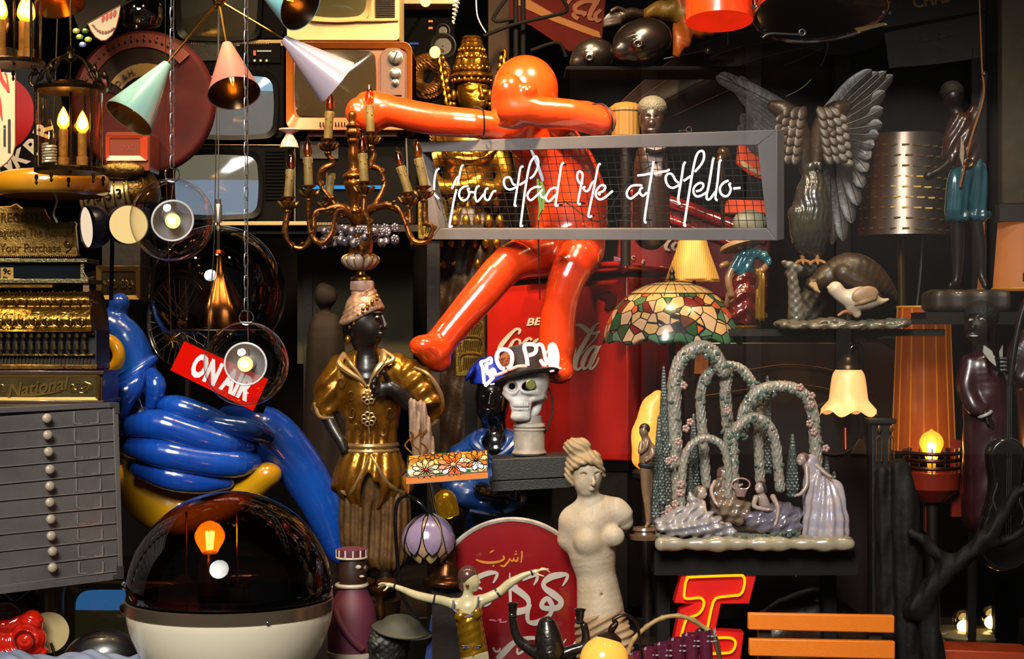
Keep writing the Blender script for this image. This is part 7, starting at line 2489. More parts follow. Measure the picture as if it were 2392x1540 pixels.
for x,y in ((2258,748),(2283,746)):
 e_ = t.p('eye',MB().ell((x,y,-38),(5.5,3.4,3),n=10,m=8),mat('white_paint','a09c94',.4),b_)
 t.p('pupil',MB().ell((x + 1,y,-41),1.6,n=6,m=5),M_BLACKG,e_)
t.p('teeth',MB().ell((2264,785,-43),(10,2.6,3),n=12,m=6),_m['white_paint'],b_)
s = S(3,10)
s.ch([(2300,860,6,44),(2306,920,10,52),(2310,1020,14,56),(2310,1200,14,60)],14).ch([(2266,850,-4,24),(2254,900,-14,23),(2264,944,-30,19),(2278,958,-36,16)],10)
s.e((2312,830,-44),(18,50,26),4,neg=True)
s.disp(lambda x,y,z: .9 * np.sin(x * .06 + y * .09))
t.p('suit',s,mat('maroon_suit_glaze','34090e',.35,coat=.3,var=(12,'200608',.4)),b_)
bend = lambda q: V((q[0],q[1],q[2] + .02 * (q[0] - 2312) ** 2))
mb = MB().prism([(2288,806),(2304,820),(2316,858),(2298,842),(2286,822)],-50,-46,bend).prism([(2316,830),(2330,806),(2330,836),(2320,858)],-50,-46,bend)
t.p('white_collar',mb,_m['white_paint'],b_)
t.p('necktie',MB().prism([(2308,818),(2318,818),(2322,868),(2314,862)],-54,-50),M_BLACK,b_)
t.p('white_cuff',MB().ring((2290,966,-40),15,4,ax=(.5,1,0),n=20),_m['white_paint'],b_)
t = T('double_bass','black double bass with a carved scroll held by the figurine in the maroon suit','double bass',YJZ,2330,1420)
s = S(3.4,12)
s.ch([(2330,1060,-60,46),(2330,1140,-60,40),(2326,1260,-60,66)],26)
s.b((2330,1150,-120),(120,260,34),2,2,neg=True)
t.p('bass_body',s,mat('black_varnish','100c0a',.25,coat=.8))
t.p('neck',MB().tube([(2330,1080,-70,8),(2340,900,-66,8),(2358,780,-60,8),(2384,690,-56,8),(2396,650,-56,9),(2384,640,-56,10),(2380,660,-56,8)],n=10),_m['black_varnish'])
mb = MB()
for k in range(3):
 mb.tube([(2324 + 5 * k,1240,-92),(2332 + 4 * k,900,-80)],.8,n=4,sub=1)
for s_ in (-1,1):
 mb.tube([(2330 + s_ * 30 + 5 * math.cos(a),1120 + a * 12,-88) for a in range(9)],1.6,n=5)
t.p('strings',mb,M_STEEL)
t = T('second_figurine','maroon sleeve and white cuff of another figurine at the right edge','figurine',YJZ + .08,2400,1100)
s = S(3,8)
s.ch([(2400,800,0,34),(2376,830,-6,26),(2374,880,-16,20),(2400,880,-24,18),(2430,860,-24,18)],10).ch([(2420,840,0,50),(2440,1000,0,60),(2440,1100,0,60)],14)
t.p('sleeve',s,_m['maroon_suit_glaze'])
t.p('white_cuff',MB().prism([(2356,848),(2364,850),(2354,886),(2346,884)],-40,-16),_m['white_paint'])
one('side_shelf','dark shelf board under the two maroon suited figurines','shelf',0,MB().box((2390,1606,60),(240,14,220)),M_DARKWOOD)

# tulip glass lamp
t = T('tulip_lamp','glowing frosted tulip glass lamp hanging from a curved bronze arm','lamp',.12,1990,1660)
MT = mat('frosted_tulip','c8a070',.4,em=.85,emc='ffb868',var=(10,'c09468',.4))
mb = MB()
prf = cr([(30,0),(37,12),(41,34),(44,58),(48,74),(62,92),(68,100)],4)
n_ = 60
vs,fs = [],[]
for r,h in prf:
 for k in range(n_):
  a = 2 * math.pi * k / n_
  f_ = max(0,(h - 60) / 40)
  vs.append((1982 + r * (1 + .06 * f_ * math.sin(6 * a)) * math.cos(a),864 + h + 8 * f_ * math.sin(6 * a + 1),r * (1 + .06 * f_ * math.sin(6 * a)) * math.sin(a)))
for j in range(len(prf) - 1):
 for k in range(n_):
  l = (k + 1) % n_
  fs.append((j * n_ + k,j * n_ + l,(j + 1) * n_ + l,(j + 1) * n_ + k))
sh = t.p('tulip_glass',MB().add(vs,fs),MT,ang=180)
t.p('bulb',MB().ell((1982,908,0),17),glow('bulb_tulip','ffc060',9),sh)
t.p('bronze_cap',MB().lathe((1982,866,0),[(30,-2),(28,12),(20,22),(16,34),(8,38)],n=24,sub=2),mat('cap_bronze','4a3620',.35,.8))
t.p('curved_arm',MB().tube([(1982,830,0,6),(1990,812,0,8),(2004,806,4,7),(2014,830,8,7),(2016,900,14,6),(2030,1000,30,6),(2040,1100,40,6),(2040,1660,40,7)],n=10),M_BLACKG)
t.p('leaf_finial',MB().ell((2006,792,4),(10,14,3),rotm(0,0,30)).ell((2016,790,4),(8,13,3),rotm(0,0,-20)),_m['cap_bronze'])
# carved posts and driftwood
t = T('carved_post','dark gothic carved chair post with arched gilded openings','post',.06,2060,1660)
t.p('post_body',MB().box((2060,1320,20),(46,680,40)).box((2060,984,16),(64,12,50)),mat('charred_wood','0d0a08',.5,var=(14,'181412',.4),bump=(50,.3),spec=.3),bev=2)
for x in (2052,2080):
 t.p('gilt_arch',MB().tube([(x - 6,1078,-8),(x - 6,1030,-8),(x,1020,-8),(x + 6,1030,-8),(x + 6,1078,-8)],1.6,n=6,sub=3).ell((x,1002,-8),(5,9,3)),mat('worn_gilt','6c4420',.35,.7))
MDW = mat('charred_drift','0a0807',.65,var=(9,'130f0d',.5),bump=(40,.6),spec=.2)
for lab,chs in (('dark rounded wooden post between the orange bench and the column lamp',[[(2110,1100,40,26),(2120,1200,30,34),(2126,1400,30,38),(2130,1600,30,40)],[(2070,1110,44,18),(2074,1300,40,20),(2076,1600,40,20)]]),
 ('long slanting dark wooden branch below the double bass',[[(2130,1420,-20,26),(2200,1330,-40,22),(2290,1250,-60,18),(2350,1150,-70,12),(2396,1130,-74,8)],[(2210,1320,-40,16),(2150,1260,-40,14),(2120,1240,-36,8)],[(2160,1400,-20,20),(2170,1500,-20,26),(2190,1620,-20,30)],[(2280,1250,-60,14),(2320,1260,-60,10),(2396,1220,-60,8)]])):
 s = S(4.5,14)
 for c in chs:
  s.ch(c)
 s.disp(lambda x,y,z: 3 * np.sin(x * .13 + y * .02) * np.sin(z * .2 + y * .03))
 one('driftwood',lab,'wooden post',-.1,s,MDW)
# old machine with glass bulbs, orange box
t = T('glass_bulb_machine','cream enamel machine with two lit clear glass bulbs and a steel handle','machine',.42,2300,1530)
t.p('enamel_body',MB().box((2270,1500,60),(230,44,100)),mat('cream_enamel','8c7c58',.3,coat=.5,var=(10,'6c5c3c',.4)),bev=6)
t.p('curved_top',MB().ell((2286,1490,20),(86,17,50)),_m['cream_enamel'])
for x,y in ((2254,1470),(2318,1460)):
 b_ = t.p('glass_bulb',MB().lathe((x,y + 16,10),[(12,0),(15,8),(26,26),(26,40),(16,56),(.4,60)],n=24,sub=2),M_BULBG)
 t.p('glowing_filament',MB().ell((x,y - 4,10),(16,15,12)),glow('machine_light','ffdc98',9),b_)
 t.p('collar',MB().lathe((x,y + 20,10),[(20,-2),(20,4),(12,6)],n=20),M_STEEL,b_)
t.p('lever',MB().tube([(2174,1396,0,6),(2178,1420,0,3),(2176,1500,0,3),(2196,1536,0,3)],n=8),M_CREAM)
t.p('black_frame',MB().box((2345,1450,-10),(54,190,30)),M_BLACK)
t.p('legs',MB().box((2180,1580,60),(16,120,60)).box((2370,1580,60),(16,120,60)),M_BLACK)
one('orange_box','long orange red box at the lower right corner below the glass bulbs','box',.0,MB().prism([(2204,1518),(2420,1526),(2420,1660),(2210,1660)],0,120),mat('vermilion','a8380c',.5,var=(6,'8c2c08',.4)),bev=3)

# ================================================================ top right: drum, shades, masks, boards
YT3 = .10
t = T('snare_drum','red snare drum with a chrome hoop hanging with its underside towards the viewer','drum',YT3,1916,66)
ax = V((-.03,-1,.30)).normalized()
t.p('red_shell',MB().lathe((1918,22,0),[(148,0),(148,100)],ax=tuple(ax),n=64),mat('drum_red','8c0c08',.25,coat=.8))
t.p('lower_head',MB().lathe((1918,26,0),[(.1,0),(146,0),(146,3)],ax=tuple(ax),n=64),mat('dark_skin_head','180c0c',.2,coat=.5))
t.p('chrome_hoop',MB().ring((1918,28,0),156,5,ax=tuple(ax),n=72,k=8).ring((1918,18,-3),155,4,ax=tuple(ax),n=72,k=8),M_CHROME)
for k in range(8):
 a = 2 * math.pi * (k + .2) / 8
 x_,y_,z_ = basis(ax)
 p = V((1918,24,0)) + x_ * 158 * math.cos(a) + y_ * 158 * math.sin(a)
 lg = t.p('lug',MB().tube([tuple(p),tuple(p + ax * 44)],3,n=7,sub=1),M_CHROME)
 t.p('claw',MB().box(tuple(p),(22,8,12),rotm(0,0,0)),M_CHROME,lg)
t.p('snare_wire',MB().tube([(1780,90,-10),(1800,80,-10),(1860,82,-10),(1872,78,-10)],2.5,n=7).ring((1872,78,-12),7,2.4,n=16),M_STEEL)
t.p('yellow_strap',MB().slab([(2000,62,20),(2070,48,20),(2078,54,20),(2008,72,20)],(0,0,6)),mat('ochre_strap','7c5c10',.5))
t = T('orange_cylinder_lamp','translucent bright orange red cylinder lamp shade at the top edge','lamp shade',.12,1679,56)
t.p('cylinder_shade',MB().shell((1680,50,0),[(78,0),(78,110)],1.5,ax=(0,-1,.16),n=56),mat('orange_acrylic','d03008',.25,coat=.6,em=.42,emc='ff3808'))
t.p('lower_diffuser',MB().lathe((1680,46,0),[(77,0),(.1,-1)],ax=(0,-1,.16),n=56),mat('orange_inner','d83c08',.3,em=.65,emc='ff4008'))
t.p('cord',MB().tube([(1680,40,0),(1680,-90,0)],2,n=6,sub=1),M_CORD)

MMS = mat('dark_polished_wood','140d0a',.3,coat=.35,var=(10,'0e0a08',.5))
for lab,c,r,ro in (('smaller dark wooden bald head lying behind the orange figure, facing left',(1385,130,0),(52,40,44),-12),('large dark wooden bald head lying on its side at the top centre',(1500,96,0),(70,52,56),-16)):
 t = T('wooden_carving',lab,'carved head',.42 if c[0] < 1400 else .34,c[0],c[1] + r[1])
 s = S(2.8,10)
 s.e(c,r,rot=(0,0,ro)).e((c[0] - r[0] * .72,c[1] + r[1] * .5,-r[2] * .35),(r[0] * .35,r[1] * .4,r[2] * .4),12).e((c[0] - r[0] * .2,c[1] + r[1] * .3,-r[2] * .92),(r[0] * .2,r[1] * .22,9),6).e((c[0] - r[0] * .2,c[1] + r[1] * .3,-r[2] * 1.1),(r[0] * .1,r[1] * .12,9),3,neg=True)
 s.ch([(c[0] - r[0] * .9,c[1] + r[1] * .15,-r[2] * .4,5),(c[0] - r[0] * .6,c[1] + r[1] * .05,-r[2] * .7,5),(c[0] - r[0] * .3,c[1] - r[1] * .1,-r[2] * .9,4)],5)
 s.ch([(c[0] - r[0] * .9,c[1] + r[1] * .75,-r[2] * .2,5),(c[0] - r[0] * .55,c[1] + r[1] * .8,-r[2] * .5,6),(c[0] - r[0] * .2,c[1] + r[1] * .9,-r[2] * .5,4)],5)
 t.p('head',s,MMS)
one('dark_ledge','dark draped ledge under the two carved wooden heads','ledge',.38,MB().box((1640,166,30),(640,10,150)).box((1990,560,100),(20,800,24)),mat('ledge_cloth','070505',.95,spec=.1),bev=3)
t = T('robed_figurine','figurine with a yellow sleeve, dark hand and orange robe above the carved heads','figurine',.46,1610,130)
s = S(2.4,6)
s.ch([(1500,36,-20,10),(1470,34,-26,11),(1446,46,-28,12)],6)
for i in range(4):
 s.ch([(1446,40 + 6 * i,-34,5.5),(1424,40 + 8 * i,-38,5),(1410,52 + 5 * i,-36,4.5)],3,2)
s.ch([(1462,34,-32,6),(1440,26,-40,5),(1426,34,-44,4.5)],3,2)
b_ = t.p('hand',s,mat('dark_hand','221812',.35,coat=.3))
s = S(2.6,8)
s.ch([(1512,34,-20,14),(1550,24,-10,22),(1600,30,0,34)],8)
s.disp(lambda x,y,z: 2 * np.sin(x * .14 + y * .1))
t.p('sleeve',s,mat('ochre_sleeve','7c5c14',.5,var=(14,'54400e',.4)),b_)
s = S(3,8)
s.ch([(1590,-20,0,30),(1600,40,0,30),(1596,90,0,22),(1578,126,0,10)],8).ch([(1610,60,0,28),(1650,70,0,16),(1680,60,4,10)],8)
s.disp(lambda x,y,z: 3 * np.sin(x * .2 - y * .06))
t.p('robe',s,mat('orange_robe','8c3a10',.45,var=(14,'a05a1c',.5)),b_)
# model hull
YH = .64
t = T('wooden_hull','dark planked wooden boat hull with a thin pale metal edge, hung under the drum','boat hull',YH,1680,320)
def hull(u,v):
 x = 1440 + 490 * u
 w_ = math.sin(math.pi * min(1,.12 + .86 * u)) ** .7
 y = 300 - 200 * u + (v - .5) * 210 * w_ * (1 - .2 * u) - 26 * math.sin(math.pi * u)
 d = 40 - 90 * w_ * math.sin(math.pi * v)
 return (x,y,d)
vs = [hull(i / 24,j / 12) for i in range(25) for j in range(13)]
fs = [(i * 13 + j,i * 13 + j + 1,(i + 1) * 13 + j + 1,(i + 1) * 13 + j) for i in range(24) for j in range(12)]
t.p('planking',MB().add(vs,fs),mat('hull_wood','140b09',.5,spec=.2,var=(6,'0e0807',.5)),ang=180)
for j in (0,3,6,9):
 t.p('plank_line',MB().tube([tuple(V(hull(i / 24,j / 12)) + V((0,0,-2))) for i in range(25)],.8,n=4,sub=1),mat('seam_line','4c3020',.4))
t.p('metal_edge',MB().tube([(1896,84,-4),(1900,92,-8),(1930,94,-8),(1926,130,-20),(1900,176,-40),(1866,212,-50),(1826,234,-60)],1.5,n=6),M_STEEL)
t.p('cord',MB().tube([(1700,150,0),(1700,-80,0)],2,n=6,sub=1),M_CORD)
t.p('rail_rod',MB().tube([(1548,142,-30),(1648,122,-30)],2,n=6,sub=1).ell((1650,124,-30),(7,8,7)),M_STEEL)
# bust with grey curls, corset figure, bucket, penguin
t = T('portrait_bust','small dark portrait head with grey curly hair behind the neon sign','bust',.30,1522,560)
s = S(2.2,7)
s.e((1522,278,0),(29,38,32)).e((1522,298,-22),(20,18,14),8).e((1519,292,-36),(8,9,7),4).e((1510,276,-30),(7,4,5),3,neg=True).e((1534,276,-30),(7,4,5),3,neg=True).e((1520,308,-32),(12,4,6),3)
s.ch([(1522,310,4,22),(1522,350,6,24),(1522,380,8,40),(1522,540,8,44)],10)
b_ = t.p('head',s,mat('brown_paint_skin','2c1a12',.35,coat=.3,var=(20,'1c100c',.4)))
s = S(2,3)
s.e((1524,250,6),(34,27,36)).e((1520,286,-34),(24,24,24),2,neg=True)
s.disp(lambda x,y,z: 1.6 * np.sin(x * .7) * np.sin(y * .7) * np.sin(z * .7))
t.p('curly_hair',s,mat('grey_curls','5c584c',.6,bump=(200,.6)),b_)
s = S(2.4,6)
s.ch([(1528,352,-20,26),(1530,384,-24,16),(1534,410,-24,12)],6)
t.p('white_waistcoat',s,mat('pale_waistcoat','8c7a78',.5),b_)
t.p('black_sash',MB().tube([(1506,356,-46),(1528,362,-52),(1550,356,-46)],6,n=8),M_BLACK,b_)
t = T('wooden_bucket','small pale wooden tub with a lid standing behind the orange figure','tub',.36,1470,330)
t.p('tub',MB().shell((1462,318,0),[(34,0),(40,60),(38,62)],3,n=32),mat('tan_wood','7c5a24',.5,wave=(30,.3,'X')))
t.p('lid',MB().lathe((1462,258,0),[(42,-3),(42,4),(26,16),(6,20)],n=32),_m['tan_wood'])
t.p('stand',MB().tube([(1462,318,10),(1462,620,10)],12,n=12,sub=1),M_DARKWOOD)
t = T('glass_ornament','dark amber glass bird ornament behind the right half of the neon sign','ornament',.34,1690,560)
t.p('glass_body',MB().ell((1690,356,0),(15,14,13)).ell((1682,372,-4),(8,14,8),rotm(0,0,20)),mat('amber_dark_glass','4c2c08',.08,coat=1.))
t.p('stem',MB().tube([(1686,380,0),(1690,560,4)],5,n=8,sub=1),M_DBRASS)
t = T('orange_toy_car','bright orange and cream toy wreck seen through the right end of the neon sign grid','toy',.46,1750,560)
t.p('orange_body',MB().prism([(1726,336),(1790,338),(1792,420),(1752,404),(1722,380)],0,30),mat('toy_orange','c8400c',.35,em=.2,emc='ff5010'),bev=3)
t.p('cream_stripe',MB().slab([(1728,372,-3),(1790,410,-3),(1790,420,-3),(1734,388,-3)],(0,0,3)),mat('toy_cream','c8a878',.4))
t.p('lower_body',MB().prism([(1700,466),(1790,468),(1794,500),(1690,498)],0,30),_m['toy_orange'],bev=3)
t.p('cream_rock',MB().ell((1750,520,-10),(40,30,20)),mat('olive_white','6c6848',.5,var=(18,'8c887c',.5)))
t = T('colour_glass_strip','narrow upright strip of white and green glass behind the neon sign','glass panel',.10,1262,524)
q = cr([(1240,352,4),(1252,380,8),(1264,420,8),(1266,440,6)],4)
t.p('white_glass',MB().ribbon([(1240,348,5),(1254,380,7),(1266,415,7),(1268,424,3)],0,3),glow('white_strip','e8f0ff',.8))
t.p('green_glass',MB().ribbon([(1256,418,5),(1258,450,7),(1262,480,7),(1258,514,3)],0,3),glow('green_strip','b8e070',.7))
t.p('green_glass',MB().ribbon([(1264,424,6),(1270,450,8),(1268,490,5)],1,3),_m['green_strip'])
t.p('wire',MB().tube([(1268,490,2),(1258,524,2),(1262,700,30)],1.5,n=5),M_CORD)

# boards and painted column far right
YB2 = .60
pb2 = Pl(YB2,(2080,60,.65),(2310,-20,.60),(2080,150,.65))
for lab,poly,txt,col,ff,x,y,sz in (('dark green board with yellow capital letters cut by the top edge',[(2060,-60),(2330,-60),(2312,22),(2066,66)],'CHAS','241a10','b0841c',2178,12,30),
 ('brown tilted board with faint dark lettering below the green one',[(2066,76),(2312,28),(2330,130),(2190,150),(2076,160)],'POLO CLUB','241a12','0e0a08',2184,92,15)):
 t = T('painted_board',lab,'sign',YB2,2190,poly[2][1])
 t.p('board',MB().prism(poly,0,8,pb2),mat('board_' + col + txt[:1],'1c120a' if txt[0] == 'C' else '30241a',.6,var=(6,'120c08',.4)),bev=1)
 t.p('lettering',MB().text(txt,x,y,sz,-11,sx=.8,bold=.02,d=-3,ext=2,fn=pb2),mat('board_letters_' + ff,ff,.5))
 if txt[0] == 'P':
  t.p('post',MB().box((2292,640,14),(40,1060,14)),M_DARKWOOD)
t = T('painted_column','peeling mustard and brown painted wooden column at the right edge','column',.30,2370,760)
t.p('column_shaft',MB().box((2372,200,0),(80,560,60)),mat('peeling_paint','4c3c20',.7,var=(7,'2a1c12',.5),bump=(40,.4)),bev=4)
t.p('column_base',MB().box((2372,500,0),(96,40,76)),mat('column_base_paint','201814',.7))
one('dark_upright','thin black upright beside the angler figurine and the painted column','post',.30,MB().box((2318,520,10),(24,1300,20)),M_BLACK)

# top centre odds: black frame tubes, spring, dark panels
t = T('black_tube_rack','black bent tube rack standing between the crown and the red board','rack',.70,1205,640)
for p in ([(1205,-60,0),(1205,640,0)],[(1222,-60,20),(1222,640,20)]):
 t.p('upright_tube',MB().tube(p,6,n=10,sub=1),M_BLACK)
for p in ([(1130,86,-10),(1200,60,-14),(1310,34,-14),(1324,22,-14),(1316,4,-14),(1300,-10,-10)],[(1190,-10,-20),(1152,50,-20),(1200,48,-20)],[(1240,120,-10),(1290,104,-16),(1310,108,-16),(1322,136,-16)]):
 t.p('bent_tube',MB().tube(p,4.5,n=8),M_BLACK)
t = T('white_coil','white coiled cord hanging left of the curved wire at the top','coil',.60,1065,50)
t.p('coil',MB().tube([(1070 - i * .18 + 12 * (1 - i / 70) * math.cos(i * .9),-30 + i * 1.35,12 * (1 - i / 70) * math.sin(i * .9)) for i in range(64)],2.2,n=6,sub=1),mat('white_cord','a8a090',.5))
t = T('curved_wire','thin pale curved metal strip hanging beside the golden crown','wire',.62,1134,75)
t.p('metal_strip',MB().tube([(1112,-60,0),(1113,20,0),(1120,50,0),(1135,76,0)],2,n=6),M_STEEL)
t = T('tan_column','brown wooden pilaster behind the golden crown and the orange head','pilaster',.90,1170,640)
t.p('pilaster_body',MB().box((1165,300,20),(50,760,40)),mat('tan_pilaster','241408',.8,var=(6,'140a05',.4),spec=.2),bev=2)
t = T('olive_banner','dull olive cloth panel on the wall behind the turbaned head','banner',1.0,800,800)
t.p('cloth',MB().box((830,720,0),(270,260,6)),mat('olive_cloth','2e2a10',.9,var=(5,'1a140a',.5)))
t.p('top_rail',MB().box((830,588,0),(280,8,12)),M_DARKWOOD)
t.p('floor_pole',MB().box((800,990,12),(20,800,10)),M_DARKWOOD)
t = T('wall_figure','dim brown robed figure standing in the dark behind the turbaned statue','figure',.80,760,1419)
s = S(5,14)
s.e((762,690,-6),(24,30,26)).ch([(762,715,0,12),(761,745,0,14),(760,775,0,40),(764,900,0,50),(764,1300,0,60),(764,1356,0,62)],12)
s.disp(lambda x,y,z: 3 * np.sin(x * .12 + y * .01))
t.p('robe',s,mat('brown_robe','160c06',.8,var=(8,'0c0704',.5),spec=.15))

# ================================================================ big blue bird figure
YBB = .34
MBL = mat('blue_gloss','0c4fae',.2,coat=1.,var=(3,'121c70',.6))
MYE = mat('yellow_gloss','c8920e',.25,coat=.8,var=(4,'b07c08',.4))
t = T('blue_bird_figure','huge glossy blue rounded bird figure with swollen wings, long tail and yellow belly','figure',YBB,480,1660,d=60)
s = S(4.2,9)
s.e((278,712,0),(24,28,24),rot=(0,0,20)).ch([(262,735,0,12),(240,752,4,14)],6)
s.ch([(215,775,10,26),(255,760,0,36),(295,790,-6,42),(320,850,-4,44),(310,920,10,60),(330,1000,20,80)],14)
s.ch([(335,1000,30,84),(420,1050,30,96),(520,1080,30,86),(590,1060,30,60)],18)
s.ch([(540,990,10,44),(620,1010,0,60),(690,1080,0,56),(740,1160,6,50),(775,1240,12,40),(790,1290,14,28),(800,1310,14,12)],10)
bd = t.p('body',s,MBL)
for P in ([(256,930,-60,14),(290,900,-76,18),(340,864,-76,16),(372,838,-66,11)],[(300,960,-90,20),(312,920,-104,30),(334,900,-100,24),(350,872,-84,12)],
 [(372,940,-80,16),(384,900,-92,24),(372,872,-80,16)],[(270,950,-70,16),(288,980,-80,24),(300,1010,-84,10)],
 [(392,940,-76,16),(430,946,-92,27),(480,960,-92,26),(530,980,-76,20),(560,1000,-60,10)],
 [(330,990,-90,26),(390,985,-112,34),(460,1006,-108,34),(540,1030,-90,30),(590,1040,-60,16)],
 [(330,1040,-86,24),(400,1050,-112,34),(480,1066,-106,34),(560,1076,-84,34),(600,1076,-60,22)],
 [(340,1090,-70,20),(410,1104,-92,32),(480,1116,-84,30),(540,1118,-66,20)],
 [(420,960,-70,10),(520,985,-90,22),(600,1000,-78,26),(640,1020,-50,14)]):
 t.p('wing_lobe',S(3.6,8).ch(P),MBL,bd)
s = S(4,14)
s.ch([(276,1040,60,40),(310,1130,40,60),(400,1190,20,66),(500,1180,0,50),(570,1150,-30,38),(624,1110,-52,32),(640,1104,-56,26)],16)
t.p('yellow_belly',s,MYE,bd)
t.p('face_ring',MB().ring((262,830,-96),38,15,ax=(.25,0,1),n=48,k=16,squash=1.1),MYE,bd,label='yellow ring around the eye')
t.p('eye_ball',MB().ell((262,830,-84),(30,34,16)),M_BLACKG,bd)
t.p('foot_post',MB().tube([(420,1230,40,30),(430,1640,40,30)],n=14),M_BLACK)

# smoked globe with a metal trumpet inside
YSG = .30
t = T('smoked_globe_lamp','large smoked glass globe pendant with a brass trumpet inside','pendant lamp',YSG,508,772)
pr = [(r,h) for r,h in ((158 * math.sin(math.radians(a)),158 * math.cos(math.radians(a))) for a in range(4,134,5))]
t.p('smoked_glass',MB().lathe((508,684,0),pr,n=64),glass('smoke_glass','c4b4a8',1.0,.02,1.25),ang=180)
t.p('brass_trumpet',MB().lathe((512,768,0),[(74,0),(72,16),(64,48),(40,90),(20,126),(13,160),(12,176)],n=56,sub=3,flute=(7,.05)),mat('antique_brass_fluted','7c5c34',.22,1.,var=(8,'5c4020',.4)))
t.p('stem',MB().tube([(510,592,0),(510,470,0)],4,n=8,sub=1).lathe((510,480,0),[(8,-40),(9,0),(6,4),(7,14)],n=14).tube([(510,470,0),(512,-80,0)],1.5,n=5,sub=1),M_STEEL)
t.p('rim_ring',MB().ring((508,772,0),108,2.4,ax=(0,-1,0),n=64),M_STEEL)
t.p('bulb_cluster',MB().lathe((512,592,0),[(12,-6),(14,0),(10,8)],n=14),mat('copper_cap','7c3c14',.3,.9))

# bicycle wheel
t = T('bicycle_wheel','chrome spoked wheel leaning behind the smoked globe','wheel',.62,430,880)
ax = V((.75,0,1)).normalized()
t.p('rim',MB().ring((418,752,0),108,5,ax=tuple(ax),n=72,k=10).ring((418,752,6),101,3,ax=tuple(ax),n=72,k=8),M_CHROME)
t.p('tyre',MB().ring((418,752,3),116,7,ax=tuple(ax),n=72,k=10),M_BLACK)
mb = MB()
x_,y_,z_ = basis(ax)
for k in range(32):
 a = 2 * math.pi * k / 32
 e = V((418,752,3)) + x_ * 104 * math.cos(a) + y_ * 104 * math.sin(a)
 b = a + (.9 if k % 2 else -.9)
 h = V((418,752,3)) + x_ * 14 * math.cos(b) + y_ * 14 * math.sin(b) + z_ * (14 if k % 4 < 2 else -14)
 mb.tube([tuple(h),tuple(e)],.9,n=4,sub=1)
t.p('spokes',mb,M_STEEL)
t.p('wheel_prop',MB().box((418,1245,30),(16,746,12)),M_BLACK)
t.p('hub',MB().lathe(tuple(V((418,752,3)) - z_ * 20),[(16,0),(9,5),(9,35),(16,40)],ax=tuple(z_),n=20),M_CHROME)
t = T('gold_starburst','spiky gold starburst ornament between the wheel and the ON AIR sign','ornament',.08,402,838)
mb = MB()
rnd = random.Random(4)
for k in range(26):
 a,b = rnd.uniform(0,6.28),rnd.uniform(-1,1)
 L_ = rnd.uniform(14,30)
 mb.tube([(400,795,0),(400 + L_ * math.cos(a),795 + L_ * math.sin(a),-L_ * b)],1.3,n=5,sub=1)
t.p('spikes',mb,M_BRASS)
t.p('hanging_wire',MB().tube([(400,790,0),(384,400,20),(380,-80,30)],1,n=5,sub=1),M_BRASS)

# ON AIR
YOA = .02
po = Pl(YOA,(430,797,.04),(625,885,-.02),(398,865,.04))
t = T('on_air_sign','glowing red box sign with white letters reading ON AIR, hung at a slant','sign',YOA,510,960)
t.p('sign_case',MB().prism([(428,794),(628,884),(592,963),(394,867)],4,60,po),M_BLACK,bev=1)
t.p('red_face',MB().prism([(430,797),(625,886),(590,960),(398,865)],0,5,po),glow('sign_red','ff1606',.95))
t.p('lettering',MB().text('ON AIR',508,903,52,25.5,sx=.56,bold=.045,ext=3,d=-4,fn=po,shear=-.02,space=1.05),glow('sign_white_light','fff6f0',1.25))
t.p('hanging_wire',MB().tube([(480,815,30),(490,560,60),(500,-80,70)],1.2,n=5,sub=1),M_CORD)

# ================================================================ the big two-part globe lamp at the bottom
YGB = -.22
t = T('dome_lamp','huge floor globe lamp with a smoked brown glass dome over a white bowl','lamp',YGB,537,1640)
R_ = 240
t.p('smoked_dome',MB().lathe((537,1396,0),[(R_ * math.cos(math.radians(a)),6 + 1.01 * R_ * math.sin(math.radians(a))) for a in range(0,91,5)],n=80),glass('brown_dome_glass','b88450',.9,.02,1.22),ang=180)
t.p('white_bowl',MB().lathe((537,1404,0),[(R_ * math.cos(math.radians(a)),-R_ * .98 * math.sin(math.radians(a))) for a in range(90,5,-4)] + [(238,-16),(234,-14)],n=80),mat('opal_white','c4b8a4',.18,coat=.6,em=.05,emc='ffe0b0'),ang=60)
t.p('steel_band',MB().lathe((537,1412,0),[(238,-14),(241,-12),(241,14),(238,16),(230,14)],n=80),mat('satin_band','7c6a58',.25,.8))
t.p('inner_plate',MB().lathe((537,1400,0),[(.1,0),(120,0),(228,6),(230,10)],n=64),mat('dark_plate','120c08',.15,.4,coat=.8))
t.p('hinge',MB().lathe((303,1416,-40),[(15,0),(15,5),(10,8),(8,8)],ax=(-.6,0,-1),n=20),M_BRASS)
t.p('catch',MB().lathe((299,1366,-20),[(10,0),(10,6),(6,9)],ax=(-.6,0,-1),n=16),M_CHROME)
t.p('catch_screw',MB().ell((655,1421,-209),(6,6,4)),M_CHROME)
t.p('lamp_socket',MB().lathe((490,1400,0),[(26,0),(26,84),(20,96),(16,110)],n=24),mat('socket_dark','2a1a0c',.25,.6))
b_ = t.p('bulb',MB().lathe((490,1296,0),[(16,0),(22,12),(34,34),(34,52),(20,72),(.3,80)],n=28,sub=2),M_HALO)
mb = MB()
for k in range(5):
 a = k * 1.256
 mb.tube([(490 + 5 * math.cos(a),1284,5 * math.sin(a)),(490 + 9 * math.cos(a),1242,9 * math.sin(a))],2.6,n=6,sub=1)
mb.ell((490,1264,0),(7,20,7))
t.p('filament',mb,glow('filament_big','ffb648',90),b_)
for x in (428,548):
 t.p('support_rod',MB().tube([(x,1400,40),(x,1200,40)],2.5,n=8,sub=1),M_BRASS)
t.p('foot',MB().lathe((537,1652,0),[(120,-10),(118,0),(90,16)],n=40),M_BLACK)

